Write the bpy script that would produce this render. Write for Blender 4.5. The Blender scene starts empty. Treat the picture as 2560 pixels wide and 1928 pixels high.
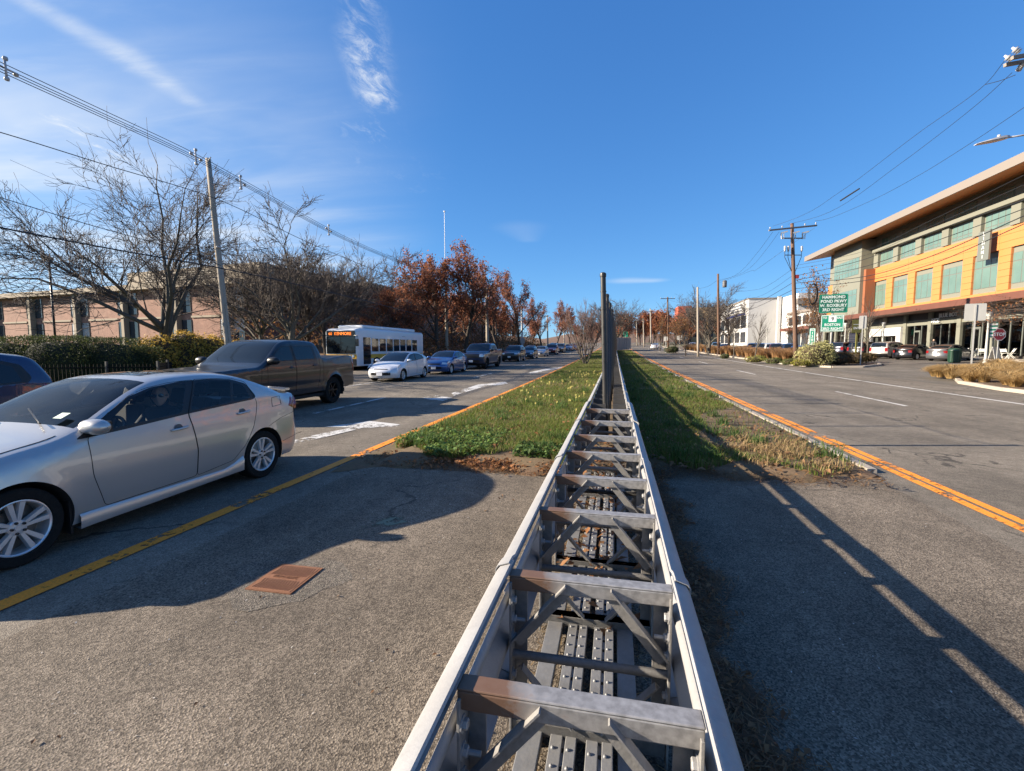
import bpy, math, random
import numpy as np
from mathutils import Vector, Matrix
from mathutils.geometry import delaunay_2d_cdt
random.seed(7); rng=np.random.default_rng(7)
sc=bpy.context.scene; COL=sc.collection
PI=math.pi
# ---------------------------------------------------------------- camera
F_PX=1150.0; CAMZ=1.75
YAW=math.radians(12.5577); PITCH=math.radians(4.6234)
FW=Vector((-math.sin(YAW)*math.cos(PITCH),math.cos(YAW)*math.cos(PITCH),-math.sin(PITCH)))
RT=Vector((math.cos(YAW),math.sin(YAW),0)); UP=RT.cross(FW)
cd=bpy.data.cameras.new('camera'); cam=bpy.data.objects.new('camera',cd); COL.objects.link(cam)
cd.sensor_width=36; cd.lens=36*F_PX/2560; cd.clip_start=.05; cd.clip_end=6000
m=Matrix.Identity(4)
for i in range(3): m[i][0]=RT[i]; m[i][1]=UP[i]; m[i][2]=-FW[i]
m[2][3]=CAMZ; cam.matrix_world=m; sc.camera=cam
# ---------------------------------------------------------------- light
SUN_EL=math.radians(22.0); SUN_AZ=math.radians(257.4)      # azimuth from +Y towards +X
SUN=Vector((math.sin(SUN_AZ)*math.cos(SUN_EL),math.cos(SUN_AZ)*math.cos(SUN_EL),math.sin(SUN_EL)))
w=bpy.data.worlds.new('World'); sc.world=w; w.use_nodes=True
nt=w.node_tree; N=nt.nodes; LK=nt.links
for n in list(N): N.remove(n)
def wn(t,**k):
    n=N.new(t)
    for a,b in k.items(): setattr(n,a,b)
    return n
def wm(op,a,b=None,c=None,clamp=False):
    n=wn('ShaderNodeMath',operation=op,use_clamp=clamp)
    for i,v in enumerate((a,b,c)):
        if v is None: continue
        if isinstance(v,(int,float)): n.inputs[i].default_value=v
        else: LK.new(v,n.inputs[i])
    return n.outputs[0]
out=wn('ShaderNodeOutputWorld'); bg=wn('ShaderNodeBackground'); bg.inputs[1].default_value=.087
sky=wn('ShaderNodeTexSky',sky_type='NISHITA'); sky.sun_disc=False; sky.sun_elevation=SUN_EL; sky.sun_rotation=SUN_AZ
sky.air_density=.8; sky.dust_density=.1; sky.ozone_density=1.4; sky.altitude=0
hs=wn('ShaderNodeHueSaturation'); hs.inputs['Saturation'].default_value=1.0; hs.inputs['Value'].default_value=1.0
tn=wn('ShaderNodeMix',data_type='RGBA',blend_type='MULTIPLY'); tn.inputs[0].default_value=1; tn.inputs[7].default_value=(.33,.76,1.58,1)
sepc=wn('ShaderNodeSeparateColor'); LK.new(sky.outputs[0],sepc.inputs[0]); cmbc=wn('ShaderNodeCombineColor')
for i_,pw in enumerate((.88,.70,.52)): LK.new(wm('POWER',sepc.outputs[i_],pw),cmbc.inputs[i_])
LK.new(cmbc.outputs[0],tn.inputs[6]); LK.new(tn.outputs[2],hs.inputs['Color'])
# thin cirrus laid out on a high plane above the place (u=x/z, v=y/z)
tc=wn('ShaderNodeTexCoord'); sx=wn('ShaderNodeSeparateXYZ'); LK.new(tc.outputs['Generated'],sx.inputs[0])
zz=wm('MAXIMUM',sx.outputs[2],.03); cu=wm('DIVIDE',sx.outputs[0],zz); cv=wm('DIVIDE',sx.outputs[1],zz)
cxy=wn('ShaderNodeCombineXYZ'); LK.new(cu,cxy.inputs[0]); LK.new(cv,cxy.inputs[1])
def cloud_noise(rot,scl,detail,rough,dist=0):
    mp=wn('ShaderNodeMapping'); mp.inputs['Rotation'].default_value=(0,0,rot); mp.inputs['Scale'].default_value=scl
    LK.new(cxy.outputs[0],mp.inputs[0]); nz=wn('ShaderNodeTexNoise'); nz.inputs['Scale'].default_value=1
    nz.inputs['Detail'].default_value=detail; nz.inputs['Roughness'].default_value=rough; nz.inputs['Distortion'].default_value=dist
    LK.new(mp.outputs[0],nz.inputs['Vector']); return nz.outputs[0]
def ramp(x,a,b):
    mr=wn('ShaderNodeMapRange',interpolation_type='SMOOTHSTEP'); LK.new(x,mr.inputs[0])
    mr.inputs[1].default_value=a; mr.inputs[2].default_value=b; return mr.outputs[0]
def pxuv(px,py):
    d=FW+RT*((px-1280)/F_PX)-UP*((py-964)/F_PX); return d.x/d.z,d.y/d.z
def seg_mask(p0,p1,wd0,wd1):
    # soft streak between two points of the cloud plane
    (ax,ay),(bx,by)=p0,p1; dx,dy=bx-ax,by-ay; L2=dx*dx+dy*dy
    t=wm('ADD',wm('MULTIPLY',wm('SUBTRACT',cu,ax),dx/L2),wm('MULTIPLY',wm('SUBTRACT',cv,ay),dy/L2),clamp=True)
    ex=wm('SUBTRACT',cu,wm('MULTIPLY_ADD',t,dx,ax)); ey=wm('SUBTRACT',cv,wm('MULTIPLY_ADD',t,dy,ay))
    d=wm('SQRT',wm('ADD',wm('MULTIPLY',ex,ex),wm('MULTIPLY',ey,ey)))
    r=wm('MULTIPLY_ADD',t,wd1-wd0,wd0); return wm('SUBTRACT',1.0,ramp(wm('DIVIDE',d,r),0.0,1.0))
fine=cloud_noise(.8,(13,7,1),8,.72,.6); veil=cloud_noise(-1.05,(.5,1.5,1),4,.55,.5); fil=cloud_noise(-.95,(1.3,5,1),6,.66,.8)
u0,v0=pxuv(890,-60); u1,v1=pxuv(945,255)
m1=seg_mask((u0,v0),(u1,v1),.085,.12); u2,v2=pxuv(880,90); u3,v3=pxuv(930,230)
m1b=seg_mask((u2,v2),(u3,v3),.08,.10)
c1=wm('MULTIPLY',m1,ramp(fine,.42,.72)); c1=wm('ADD',wm('MULTIPLY',c1,.45),wm('MULTIPLY',wm('MULTIPLY',m1b,ramp(fine,.32,.72)),.42))
m1c=seg_mask(pxuv(915,310),pxuv(930,340),.2,.2); c1=wm('ADD',c1,wm('MULTIPLY',wm('MULTIPLY',m1c,ramp(fine,.5,.75)),.25))
m1d=seg_mask(pxuv(930,420),pxuv(1000,440),.35,.45); c1=wm('ADD',c1,wm('MULTIPLY',wm('MULTIPLY',m1d,ramp(fine,.5,.8)),.12))
# broad veil of cirrus on the sunward side
dirw=wm('ADD',wm('MULTIPLY',cu,-.93),wm('MULTIPLY',cv,-.36)); m2=ramp(dirw,-.15,1.9)
c2=wm('MULTIPLY',m2,wm('MULTIPLY_ADD',ramp(veil,.30,.80),.55,.22)); c2=wm('ADD',c2,wm('MULTIPLY',wm('MULTIPLY',m2,ramp(fil,.45,.85)),.16))
a0,b0=pxuv(60,0); a1,b1=pxuv(300,130); a2,b2=pxuv(470,250)
m3=seg_mask((a0,b0),(a1,b1),.07,.11); m3b=seg_mask((a1,b1),(a2,b2),.11,.08)
c3=wm('MULTIPLY',wm('MAXIMUM',m3,m3b),wm('MULTIPLY_ADD',ramp(fil,.3,.7),.2,.10))
m4=seg_mask(pxuv(1570,702),pxuv(1625,702),.45,.35); c4=wm('MULTIPLY',m4,.30)
m5=seg_mask(pxuv(1300,570),pxuv(1320,600),.3,.15); c4=wm('ADD',c4,wm('MULTIPLY',m5,.08))
m6=seg_mask(pxuv(150,300),pxuv(300,400),.09,.09); c4=wm('ADD',c4,wm('MULTIPLY',wm('MULTIPLY',m6,ramp(fine,.45,.7)),.4))
call=wm('ADD',wm('ADD',c1,c2),wm('ADD',c3,c4),clamp=True)
call=wm('MULTIPLY',call,ramp(sx.outputs[2],.0,.12))
mixc=wn('ShaderNodeMix',data_type='RGBA'); LK.new(call,mixc.inputs[0]); LK.new(hs.outputs[0],mixc.inputs[6]); mixc.inputs[7].default_value=(3.6,3.8,4.0,1)
LK.new(mixc.outputs[2],bg.inputs[0]); LK.new(bg.outputs[0],out.inputs[0])
sl=bpy.data.lights.new('sun','SUN'); sl.energy=5.0; sl.angle=math.radians(.53); sl.color=(1,.87,.70)
so=bpy.data.objects.new('sun',sl); COL.objects.link(so); so.location=SUN*200; so.rotation_euler=SUN.to_track_quat('Z','Y').to_euler()
sc.view_settings.view_transform='Standard'; sc.view_settings.look='None'; sc.view_settings.gamma=1; sc.view_settings.exposure=1.55
sc.cycles.max_bounces=6; sc.cycles.diffuse_bounces=2; sc.cycles.glossy_bounces=3; sc.cycles.transparent_max_bounces=12; sc.cycles.transmission_bounces=3
sc.cycles.caustics_reflective=False; sc.cycles.caustics_refractive=False

# ---------------------------------------------------------------- helpers
_py=np.arange(-60,3000,1.0)
_ps=np.interp((_py[:-1]+_py[1:])/2,[0,15,40,120,300,330],[.003,.004,.013,.02,.02,0])
_ps[_py[:-1]<0]=0
_pz=np.concatenate([[0],np.cumsum(_ps)])
def gz(x,y): return float(np.interp(y,_py,_pz))+max(0.,min(x,40)-14.5)*.02
def gza(x,y): return np.interp(y,_py,_pz)+np.clip(np.minimum(x,40)-14.5,0,None)*.02
def P(px,py,zc):            # a photo pixel at a camera depth (metres) -> world point
    d=FW+RT*((px-1280)/F_PX)-UP*((py-964)/F_PX); return Vector((0,0,CAMZ))+d*zc
def XY(px,zc):              # ground position under a pixel column at a camera depth
    p=P(px,871,zc); return p.x,p.y
def onX(px,py,X):
    d=FW+RT*((px-1280)/F_PX)-UP*((py-964)/F_PX); return Vector((0,0,CAMZ))+d*(X/d.x)
def GP(px,py,off=0):        # pixel -> ground point
    d=(FW+RT*((px-1280)/F_PX)-UP*((py-964)/F_PX)); t=.5
    while t<900:
        p=Vector((0,0,CAMZ))+d*t
        if p.z<gz(p.x,p.y)+off: break
        t*=1.004
    return p
def lin(r,g,b):
    f=lambda c:(c/255/12.92 if c/255<=.04045 else ((c/255+.055)/1.055)**2.4)
    return (f(r),f(g),f(b))
class MB:
    def __init__(s): s.v=[]; s.f=[]; s.m=[]
    def add(s,vs,fs,mi=0):
        o=len(s.v); s.v+= [tuple(p) for p in vs]; s.f+=[tuple(i+o for i in f) for f in fs]; s.m+=[mi]*len(fs); return s
    def box(s,x0,x1,y0,y1,z0,z1,mi=0,M=None):
        vs=[Vector(p) for p in ((x0,y0,z0),(x1,y0,z0),(x1,y1,z0),(x0,y1,z0),(x0,y0,z1),(x1,y0,z1),(x1,y1,z1),(x0,y1,z1))]
        if M is not None: vs=[M@p for p in vs]
        return s.add(vs,[(0,3,2,1),(4,5,6,7),(0,1,5,4),(1,2,6,5),(2,3,7,6),(3,0,4,7)],mi)
    def bar(s,a,b,wd,th,up=(0,0,1),mi=0,off=0):
        a=Vector(a); b=Vector(b); d=(b-a); L=d.length; d/=L; u=Vector(up); x=d.cross(u).normalized(); z=x.cross(d)
        M=Matrix((( *x,),( *d,),( *z,))).transposed().to_4x4(); M.translation=a
        return s.box(-wd/2,wd/2,0,L,-th/2+off,th/2+off,mi,M)
    def tube(s,pts,r,n=8,cap=True,mi=0):
        pts=[Vector(p) for p in pts]; k=len(pts); rs=[r]*k if isinstance(r,(int,float)) else r
        d0=(pts[1]-pts[0]).normalized(); u=Vector((0,0,1)) if abs(d0.z)<.9 else Vector((1,0,0))
        x=d0.cross(u).normalized(); vs=[]; fs=[]
        for i in range(k):
            d=(pts[min(i+1,k-1)]-pts[max(i-1,0)]).normalized(); x=(x-d*x.dot(d)).normalized(); y=d.cross(x)
            for j in range(n):
                a=2*PI*j/n; vs.append(pts[i]+(x*math.cos(a)+y*math.sin(a))*rs[i])
        for i in range(k-1):
            for j in range(n):
                j2=(j+1)%n; fs.append((i*n+j,i*n+j2,(i+1)*n+j2,(i+1)*n+j))
        if cap and n>2: fs.append(tuple(range(n))[::-1]); fs.append(tuple((k-1)*n+j for j in range(n)))
        return s.add(vs,fs,mi)
    def prism(s,poly,M,d0,d1,mi=0):    # poly in local xy, extruded along local z between d0,d1, by matrix M
        n=len(poly); vs=[M@Vector((p[0],p[1],d0)) for p in poly]+[M@Vector((p[0],p[1],d1)) for p in poly]
        fs=[tuple(range(n))[::-1],tuple(range(n,2*n))]+[(i,(i+1)%n,n+(i+1)%n,n+i) for i in range(n)]
        return s.add(vs,fs,mi)
    def lathe(s,prof,n,M=None,mi=0,closed=False):   # prof (r,h) spun about local z
        vs=[];fs=[];k=len(prof)
        for r,h in prof:
            for j in range(n):
                a=2*PI*j/n; p=Vector((r*math.cos(a),r*math.sin(a),h)); vs.append(M@p if M is not None else p)
        for i in range(k if closed else k-1):
            i2=(i+1)%k
            for j in range(n):
                j2=(j+1)%n; fs.append((i*n+j,i*n+j2,i2*n+j2,i2*n+j))
        return s.add(vs,fs,mi)
    def mesh(s,name,mats,smooth=False):
        me=bpy.data.meshes.new(name); me.from_pydata([tuple(v) for v in s.v],[],s.f)
        for mm in (mats if isinstance(mats,(list,tuple)) else [mats]): me.materials.append(mm)
        if any(s.m): me.polygons.foreach_set('material_index',s.m)
        if smooth: me.polygons.foreach_set('use_smooth',[True]*len(s.f))
        me.update(); return me
    def build(s,name,mats,parent=None,smooth=False,loc=None,bevel=0):
        return link(name,s.mesh(name,mats,smooth),parent,loc,bevel)
def link(name,me,parent=None,loc=None,bevel=0,seg=2):
    o=bpy.data.objects.new(name,me); COL.objects.link(o)
    if parent is not None: o.parent=parent
    if loc is not None: o.location=loc
    if bevel:
        b=o.modifiers.new('bevel','BEVEL'); b.width=bevel; b.segments=seg; b.limit_method='ANGLE'; b.angle_limit=math.radians(40); b.harden_normals=False
    return o
def autosmooth(me,deg=35):
    me.polygons.foreach_set('use_smooth',[True]*len(me.polygons))
    try: me.set_sharp_from_angle(angle=math.radians(deg))
    except Exception: pass
    return me
def tag(o,label=None,cat=None,group=None,kind=None):
    if label: o['label']=label
    if cat: o['category']=cat
    if group: o['group']=group
    if kind: o['kind']=kind
    return o
def thing(name,label,cat,loc=(0,0,0),rz=0,group=None):
    o=bpy.data.objects.new(name,None); COL.objects.link(o); o.location=loc; o.rotation_euler=(0,0,rz); o.empty_display_size=.2
    return tag(o,label,cat,group)
def copy_tree(o,parent=None,loc=None,rz=None,scale=None):
    c=o.copy(); COL.objects.link(c); c.parent=parent
    if loc is not None: c.location=loc
    if rz is not None: c.rotation_euler=(0,0,rz)
    if scale is not None: c.scale=scale if not isinstance(scale,(int,float)) else (scale,)*3
    for ch in list(o.children): copy_tree(ch,c)
    return c
def npmesh(name,V,Fc,mat,cols=None,smooth=False):
    me=bpy.data.meshes.new(name); V=np.asarray(V,np.float32); Fc=np.asarray(Fc,np.int32)
    nf,k=Fc.shape; me.vertices.add(len(V)); me.vertices.foreach_set('co',V.ravel())
    me.loops.add(nf*k); me.loops.foreach_set('vertex_index',Fc.ravel())
    me.polygons.add(nf); me.polygons.foreach_set('loop_start',np.arange(nf,dtype=np.int32)*k)
    try: me.polygons.foreach_set('loop_total',np.full(nf,k,np.int32))
    except Exception: pass
    if cols is not None:
        ca=me.color_attributes.new('col','FLOAT_COLOR','POINT'); c4=np.ones((len(V),4),np.float32); c4[:,:3]=cols; ca.data.foreach_set('color',c4.ravel())
    if smooth: me.polygons.foreach_set('use_smooth',np.ones(nf,bool))
    me.materials.append(mat); me.update(); me.validate(); return me
# text as flat mesh, lying in local XZ facing -Y
_tx={}
def text_mb(mb,body,size,M,mi=0,align='CENTER',depth=.004,sx=1.0,spacing=1.0,bold=0.):
    cu_=bpy.data.curves.new('t','FONT'); cu_.body=body; cu_.size=size; cu_.align_x=align; cu_.align_y='CENTER'; cu_.resolution_u=2; cu_.extrude=depth/2; cu_.space_character=spacing; cu_.offset=bold*size
    o=bpy.data.objects.new('t',cu_); COL.objects.link(o)
    dg=bpy.context.evaluated_depsgraph_get(); me=o.evaluated_get(dg).to_mesh()
    T=M@Matrix.Rotation(PI/2,4,'X')@Matrix.Diagonal((sx,1,1,1))
    mb.add([T@v.co for v in me.vertices],[tuple(p.vertices) for p in me.polygons],mi)
    o.evaluated_get(dg).to_mesh_clear(); bpy.data.objects.remove(o); bpy.data.curves.remove(cu_)

# ---------------------------------------------------------------- materials
_mats={}
def mat(name,col=(.5,.5,.5),rough=.6,metal=0.,var=None,bump=None,spec=.5,coat=0.,attr=False,trans=None,alpha=None,emis=None,coords='Object',flake=0):
    """var=(scale,amount,colour2[,detail]) noise mix; bump=(scale,strength)"""
    if name in _mats: return _mats[name]
    mt=bpy.data.materials.new(name); mt.use_nodes=True; t=mt.node_tree; ns=t.nodes; b=ns['Principled BSDF']
    b.inputs['Base Color'].default_value=(*col,1); b.inputs['Roughness'].default_value=rough; b.inputs['Metallic'].default_value=metal
    b.inputs['Specular IOR Level'].default_value=spec; b.inputs['Coat Weight'].default_value=coat; b.inputs['Coat Roughness'].default_value=.03
    tcn=ns.new('ShaderNodeTexCoord')
    csrc=None
    if attr:
        at=ns.new('ShaderNodeAttribute'); at.attribute_name='col'; csrc=at.outputs['Color']
    vs=[] if var is None else (var if isinstance(var,list) else [var])
    for vv in vs:
        nz=ns.new('ShaderNodeTexNoise'); nz.inputs['Scale'].default_value=vv[0]; nz.inputs['Detail'].default_value=vv[3] if len(vv)>3 else 5; nz.inputs['Roughness'].default_value=.62
        t.links.new(tcn.outputs[coords],nz.inputs['Vector'])
        mr=ns.new('ShaderNodeMapRange'); mr.inputs[1].default_value=.35; mr.inputs[2].default_value=.68; mr.inputs[4].default_value=vv[1]; t.links.new(nz.outputs[0],mr.inputs[0])
        mx=ns.new('ShaderNodeMix'); mx.data_type='RGBA'; t.links.new(mr.outputs[0],mx.inputs[0])
        if csrc is not None: t.links.new(csrc,mx.inputs[6])
        else: mx.inputs[6].default_value=(*col,1)
        mx.inputs[7].default_value=(*vv[2],1); csrc=mx.outputs[2]
    if csrc is not None: t.links.new(csrc,b.inputs['Base Color'])
    if bump:
        nz=ns.new('ShaderNodeTexNoise'); nz.inputs['Scale'].default_value=bump[0]; nz.inputs['Detail'].default_value=4; t.links.new(tcn.outputs[coords],nz.inputs['Vector'])
        bp=ns.new('ShaderNodeBump'); bp.inputs['Strength'].default_value=bump[1]; bp.inputs['Distance'].default_value=.01; t.links.new(nz.outputs[0],bp.inputs['Height']); t.links.new(bp.outputs[0],b.inputs['Normal'])
    if emis: b.inputs['Emission Color'].default_value=(*emis[0],1); b.inputs['Emission Strength'].default_value=emis[1]
    if trans:
        o=ns['Material Output']; tr=ns.new('ShaderNodeBsdfTransparent'); tr.inputs[0].default_value=(*trans[0],1)
        gl=ns.new('ShaderNodeBsdfGlossy'); gl.inputs['Roughness'].default_value=.01
        lw=ns.new('ShaderNodeFresnel'); lw.inputs[0].default_value=1.5
        mx=ns.new('ShaderNodeMixShader'); t.links.new(lw.outputs[0],mx.inputs[0]); t.links.new(tr.outputs[0],mx.inputs[1]); t.links.new(gl.outputs[0],mx.inputs[2])
        t.links.new(mx.outputs[0],o.inputs[0])
    if attr:      # thin leaves and blades let light through
        tl=ns.new('ShaderNodeBsdfTranslucent'); t.links.new(csrc,tl.inputs[0]); ms=ns.new('ShaderNodeMixShader'); ms.inputs[0].default_value=.42; o=ns['Material Output']; t.links.new(b.outputs[0],ms.inputs[1]); t.links.new(tl.outputs[0],ms.inputs[2]); t.links.new(ms.outputs[0],o.inputs[0])
    _mats[name]=mt; return mt
# ================================================================ the setting: ground, road, markings
def asphalt(name,base,dark,light,scale=85,blotch=.35,crack=0.,tint=None,bump=.5):
    mt=bpy.data.materials.new(name); mt.use_nodes=True; t=mt.node_tree; ns=t.nodes; L=t.links; b=ns['Principled BSDF']
    tcn=ns.new('ShaderNodeTexCoord'); src=tcn.outputs['Object']
    vo=ns.new('ShaderNodeTexVoronoi'); vo.inputs['Scale'].default_value=scale; L.new(src,vo.inputs['Vector'])
    bw=ns.new('ShaderNodeRGBToBW'); L.new(vo.outputs['Color'],bw.inputs[0])
    cr=ns.new('ShaderNodeValToRGB'); e=cr.color_ramp.elements; e[0].position=.12; e[0].color=(*dark,1); e[1].position=.9; e[1].color=(*light,1); m_=e.new(.45); m_.color=(*base,1)
    L.new(bw.outputs[0],cr.inputs[0])
    n1=ns.new('ShaderNodeTexNoise'); n1.inputs['Scale'].default_value=.55; n1.inputs['Detail'].default_value=6; n1.inputs['Roughness'].default_value=.65; L.new(src,n1.inputs['Vector'])
    mr=ns.new('ShaderNodeMapRange'); mr.inputs[1].default_value=.3; mr.inputs[2].default_value=.7; mr.inputs[3].default_value=1-blotch; mr.inputs[4].default_value=1+blotch*.6; L.new(n1.outputs[0],mr.inputs[0])
    # long wear along the driving direction
    mp=ns.new('ShaderNodeMapping'); mp.inputs['Scale'].default_value=(1.3,.05,1); L.new(src,mp.inputs[0])
    n2=ns.new('ShaderNodeTexNoise'); n2.inputs['Scale'].default_value=1.0; n2.inputs['Detail'].default_value=4; L.new(mp.outputs[0],n2.inputs['Vector'])
    mr2=ns.new('ShaderNodeMapRange'); mr2.inputs[1].default_value=.35; mr2.inputs[2].default_value=.65; mr2.inputs[3].default_value=.86; mr2.inputs[4].default_value=1.1; L.new(n2.outputs[0],mr2.inputs[0])
    n4=ns.new('ShaderNodeTexNoise'); n4.inputs['Scale'].default_value=9; n4.inputs['Detail'].default_value=5; L.new(src,n4.inputs['Vector'])
    mr4=ns.new('ShaderNodeMapRange'); mr4.inputs[1].default_value=.3; mr4.inputs[2].default_value=.7; mr4.inputs[3].default_value=.85; mr4.inputs[4].default_value=1.15; L.new(n4.outputs[0],mr4.inputs[0])
    mu=ns.new('ShaderNodeMath'); mu.operation='MULTIPLY'; L.new(mr.outputs[0],mu.inputs[0]); L.new(mr2.outputs[0],mu.inputs[1])
    mu2=ns.new('ShaderNodeMath'); mu2.operation='MULTIPLY'; L.new(mu.outputs[0],mu2.inputs[0]); L.new(mr4.outputs[0],mu2.inputs[1])
    mx=ns.new('ShaderNodeMix'); mx.data_type='RGBA'; mx.blend_type='MULTIPLY'; mx.inputs[0].default_value=1; L.new(cr.outputs[0],mx.inputs[6])
    cb=ns.new('ShaderNodeCombineColor'); 
    for i in range(3): L.new(mu2.outputs[0],cb.inputs[i])
    L.new(cb.outputs[0],mx.inputs[7]); col=mx.outputs[2]
    if crack:
        v2=ns.new('ShaderNodeTexVoronoi'); v2.feature='DISTANCE_TO_EDGE'; v2.inputs['Scale'].default_value=.42
        n3=ns.new('ShaderNodeTexNoise'); n3.inputs['Scale'].default_value=1.6; n3.inputs['Detail'].default_value=6; L.new(src,n3.inputs['Vector'])
        va=ns.new('ShaderNodeVectorMath'); va.operation='MULTIPLY_ADD'; va.inputs[1].default_value=(.8,.8,.8); L.new(n3.outputs['Color'],va.inputs[0]); L.new(src,va.inputs[2]); L.new(va.outputs[0],v2.inputs['Vector'])
        mr3=ns.new('ShaderNodeMapRange'); mr3.inputs[1].default_value=.004; mr3.inputs[2].default_value=.011; mr3.inputs[3].default_value=crack; mr3.inputs[4].default_value=0; L.new(v2.outputs[0],mr3.inputs[0])
        gate=ns.new('ShaderNodeMapRange'); gate.inputs[1].default_value=.5; gate.inputs[2].default_value=.56; L.new(n1.outputs[0],gate.inputs[0])
        mg=ns.new('ShaderNodeMath'); mg.operation='MULTIPLY'; L.new(mr3.outputs[0],mg.inputs[0]); L.new(gate.outputs[0],mg.inputs[1])
        m3=ns.new('ShaderNodeMix'); m3.data_type='RGBA'; L.new(mg.outputs[0],m3.inputs[0]); L.new(col,m3.inputs[6]); m3.inputs[7].default_value=(.012,.012,.012,1); col=m3.outputs[2]
    L.new(col,b.inputs['Base Color']); b.inputs['Roughness'].default_value=.88; b.inputs['Specular IOR Level'].default_value=.25
    bp=ns.new('ShaderNodeBump'); bp.inputs['Strength'].default_value=bump; bp.inputs['Distance'].default_value=.006; L.new(vo.outputs['Distance'],bp.inputs['Height']); L.new(bp.outputs[0],b.inputs['Normal'])
    return mt
A_ROAD=asphalt('asphalt_road',(.160,.137,.108),(.088,.075,.06),(.26,.224,.178),scale=150,crack=.7)
A_MED=asphalt('asphalt_median',(.128,.105,.080),(.058,.047,.037),(.26,.216,.166),scale=120,blotch=.4,crack=.55,bump=.5)
A_LOT=asphalt('asphalt_lot',(.135,.12,.102),(.08,.07,.06),(.20,.18,.15),scale=70,crack=.8)
def strip(name,xs,ys,zoff,mt,kind='structure'):
    xs=np.asarray(xs,float); ys=np.asarray(ys,float); X,Y=np.meshgrid(xs,ys); Z=gza(X,Y)+zoff
    V=np.stack([X,Y,Z],-1).reshape(-1,3); nx=len(xs); i=np.arange((len(ys)-1)*(nx-1)); r=i//(nx-1); c=i%(nx-1); a=r*nx+c
    Fq=np.stack([a,a+1,a+nx+1,a+nx],1); o=link(name,npmesh(name,V,Fq,mt)); tag(o,kind=kind); return o
YS=np.concatenate([np.arange(-60,60,3.),np.arange(60,420,8)])
m_earth=mat('earth',(.10,.085,.05),.95,var=[(.05,.8,(.075,.085,.03)),(3,.5,(.15,.12,.07))],coords='Object')
strip('ground',[-2500,-600,-200,-60,-30,0,14.5,25,40,60,200,600,2500],np.concatenate([[-300],YS,[500,800,1500,2900]]),-.03,m_earth)
strip('road',[-19.5,-10,0,8,14.6],YS,.0,A_ROAD)
strip('median_pavement',[-3.55,0,3.4],np.linspace(-14,7.4,8),.004,A_MED)
strip('parking_lot',[14.55,18,24,30,31.2],np.concatenate([np.arange(-40,150,6.)]),.004,A_LOT)
m_conc=mat('concrete_walk',(.42,.39,.35),.9,var=[(.8,.5,(.34,.32,.29)),(25,.4,(.48,.45,.41))],bump=(60,.15))
def slab(name,poly,z0,z1,mt,parent=None,follow=True):
    mb=MB(); n=len(poly); vs=[(x,y,(gz(x,y) if follow else 0)+z0) for x,y in poly]+[(x,y,(gz(x,y) if follow else 0)+z1) for x,y in poly]
    mb.add(vs,[tuple(range(n,2*n))]+[(i,(i+1)%n,n+(i+1)%n,n+i) for i in range(n)])
    return mb.build(name,mt,parent)
walk=MB()
for y in np.arange(-10,140,6.): walk.box(31.0,34.0,y,y+6,-.3,.15,M=Matrix.Translation((0,0,gz(31,y+3)+.0)))
tag(walk.build('sidewalk',m_conc),kind='structure')
# worn painted lines
def paint(name,col,wear=.5,scale=14,dirt=(.12,.11,.1)):
    mt=bpy.data.materials.new(name); mt.use_nodes=True; t=mt.node_tree; ns=t.nodes; L=t.links; b=ns['Principled BSDF']
    tcn=ns.new('ShaderNodeTexCoord'); nz=ns.new('ShaderNodeTexNoise'); nz.inputs['Scale'].default_value=scale; nz.inputs['Detail'].default_value=8; nz.inputs['Roughness'].default_value=.7; L.new(tcn.outputs['Object'],nz.inputs['Vector'])
    n2=ns.new('ShaderNodeTexNoise'); n2.inputs['Scale'].default_value=1.4; n2.inputs['Detail'].default_value=3; L.new(tcn.outputs['Object'],n2.inputs['Vector'])
    ad=ns.new('ShaderNodeMath'); ad.operation='MULTIPLY_ADD'; ad.inputs[1].default_value=.9; L.new(n2.outputs[0],ad.inputs[0]); L.new(nz.outputs[0],ad.inputs[2])
    mr=ns.new('ShaderNodeMapRange'); th=1.25-.35*wear; mr.inputs[1].default_value=th; mr.inputs[2].default_value=th+.05; L.new(ad.outputs[0],mr.inputs[0])
    n3=ns.new('ShaderNodeTexNoise'); n3.inputs['Scale'].default_value=60; n3.inputs['Detail'].default_value=3; L.new(tcn.outputs['Object'],n3.inputs['Vector'])
    mx=ns.new('ShaderNodeMix'); mx.data_type='RGBA'; mm=ns.new('ShaderNodeMapRange'); mm.inputs[1].default_value=.4; mm.inputs[2].default_value=.75; mm.inputs[4].default_value=.6; L.new(n3.outputs[0],mm.inputs[0]); L.new(mm.outputs[0],mx.inputs[0]); mx.inputs[6].default_value=(*col,1); mx.inputs[7].default_value=(*dirt,1)
    L.new(mx.outputs[2],b.inputs['Base Color']); b.inputs['Roughness'].default_value=.7
    tr=ns.new('ShaderNodeBsdfTransparent'); ms=ns.new('ShaderNodeMixShader'); L.new(mr.outputs[0],ms.inputs[0]); L.new(b.outputs[0],ms.inputs[1]); L.new(tr.outputs[0],ms.inputs[2]); L.new(ms.outputs[0],ns['Material Output'].inputs[0])
    return mt
p_yel=paint('paint_yellow',(.90,.28,.014),.68,dirt=(.36,.14,.03)); p_whi=paint('paint_white',(.66,.64,.60),.55)
p_whi2=paint('paint_white_worn',(.62,.61,.58),.78)
def line_strip(name,x,wd,y0,y1,mt,z=.009,step=4.):
    n=max(1,int((y1-y0)/step)); return strip(name,[x-wd/2,x+wd/2],np.linspace(y0,y1,n+1),z,mt)
for nm,x,wd,y0,y1,mt in (('yellow_line',-4.03,.155,-8,30,p_yel),('yellow_line',-4.03,.16,30,300,p_yel),('yellow_line',3.84,.11,-8,300,p_yel),('yellow_line',4.0,.11,-8,300,p_yel),('edge_line',12.05,.15,-8,300,p_whi)):
    line_strip(nm,x,wd,y0,y1,mt)
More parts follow.
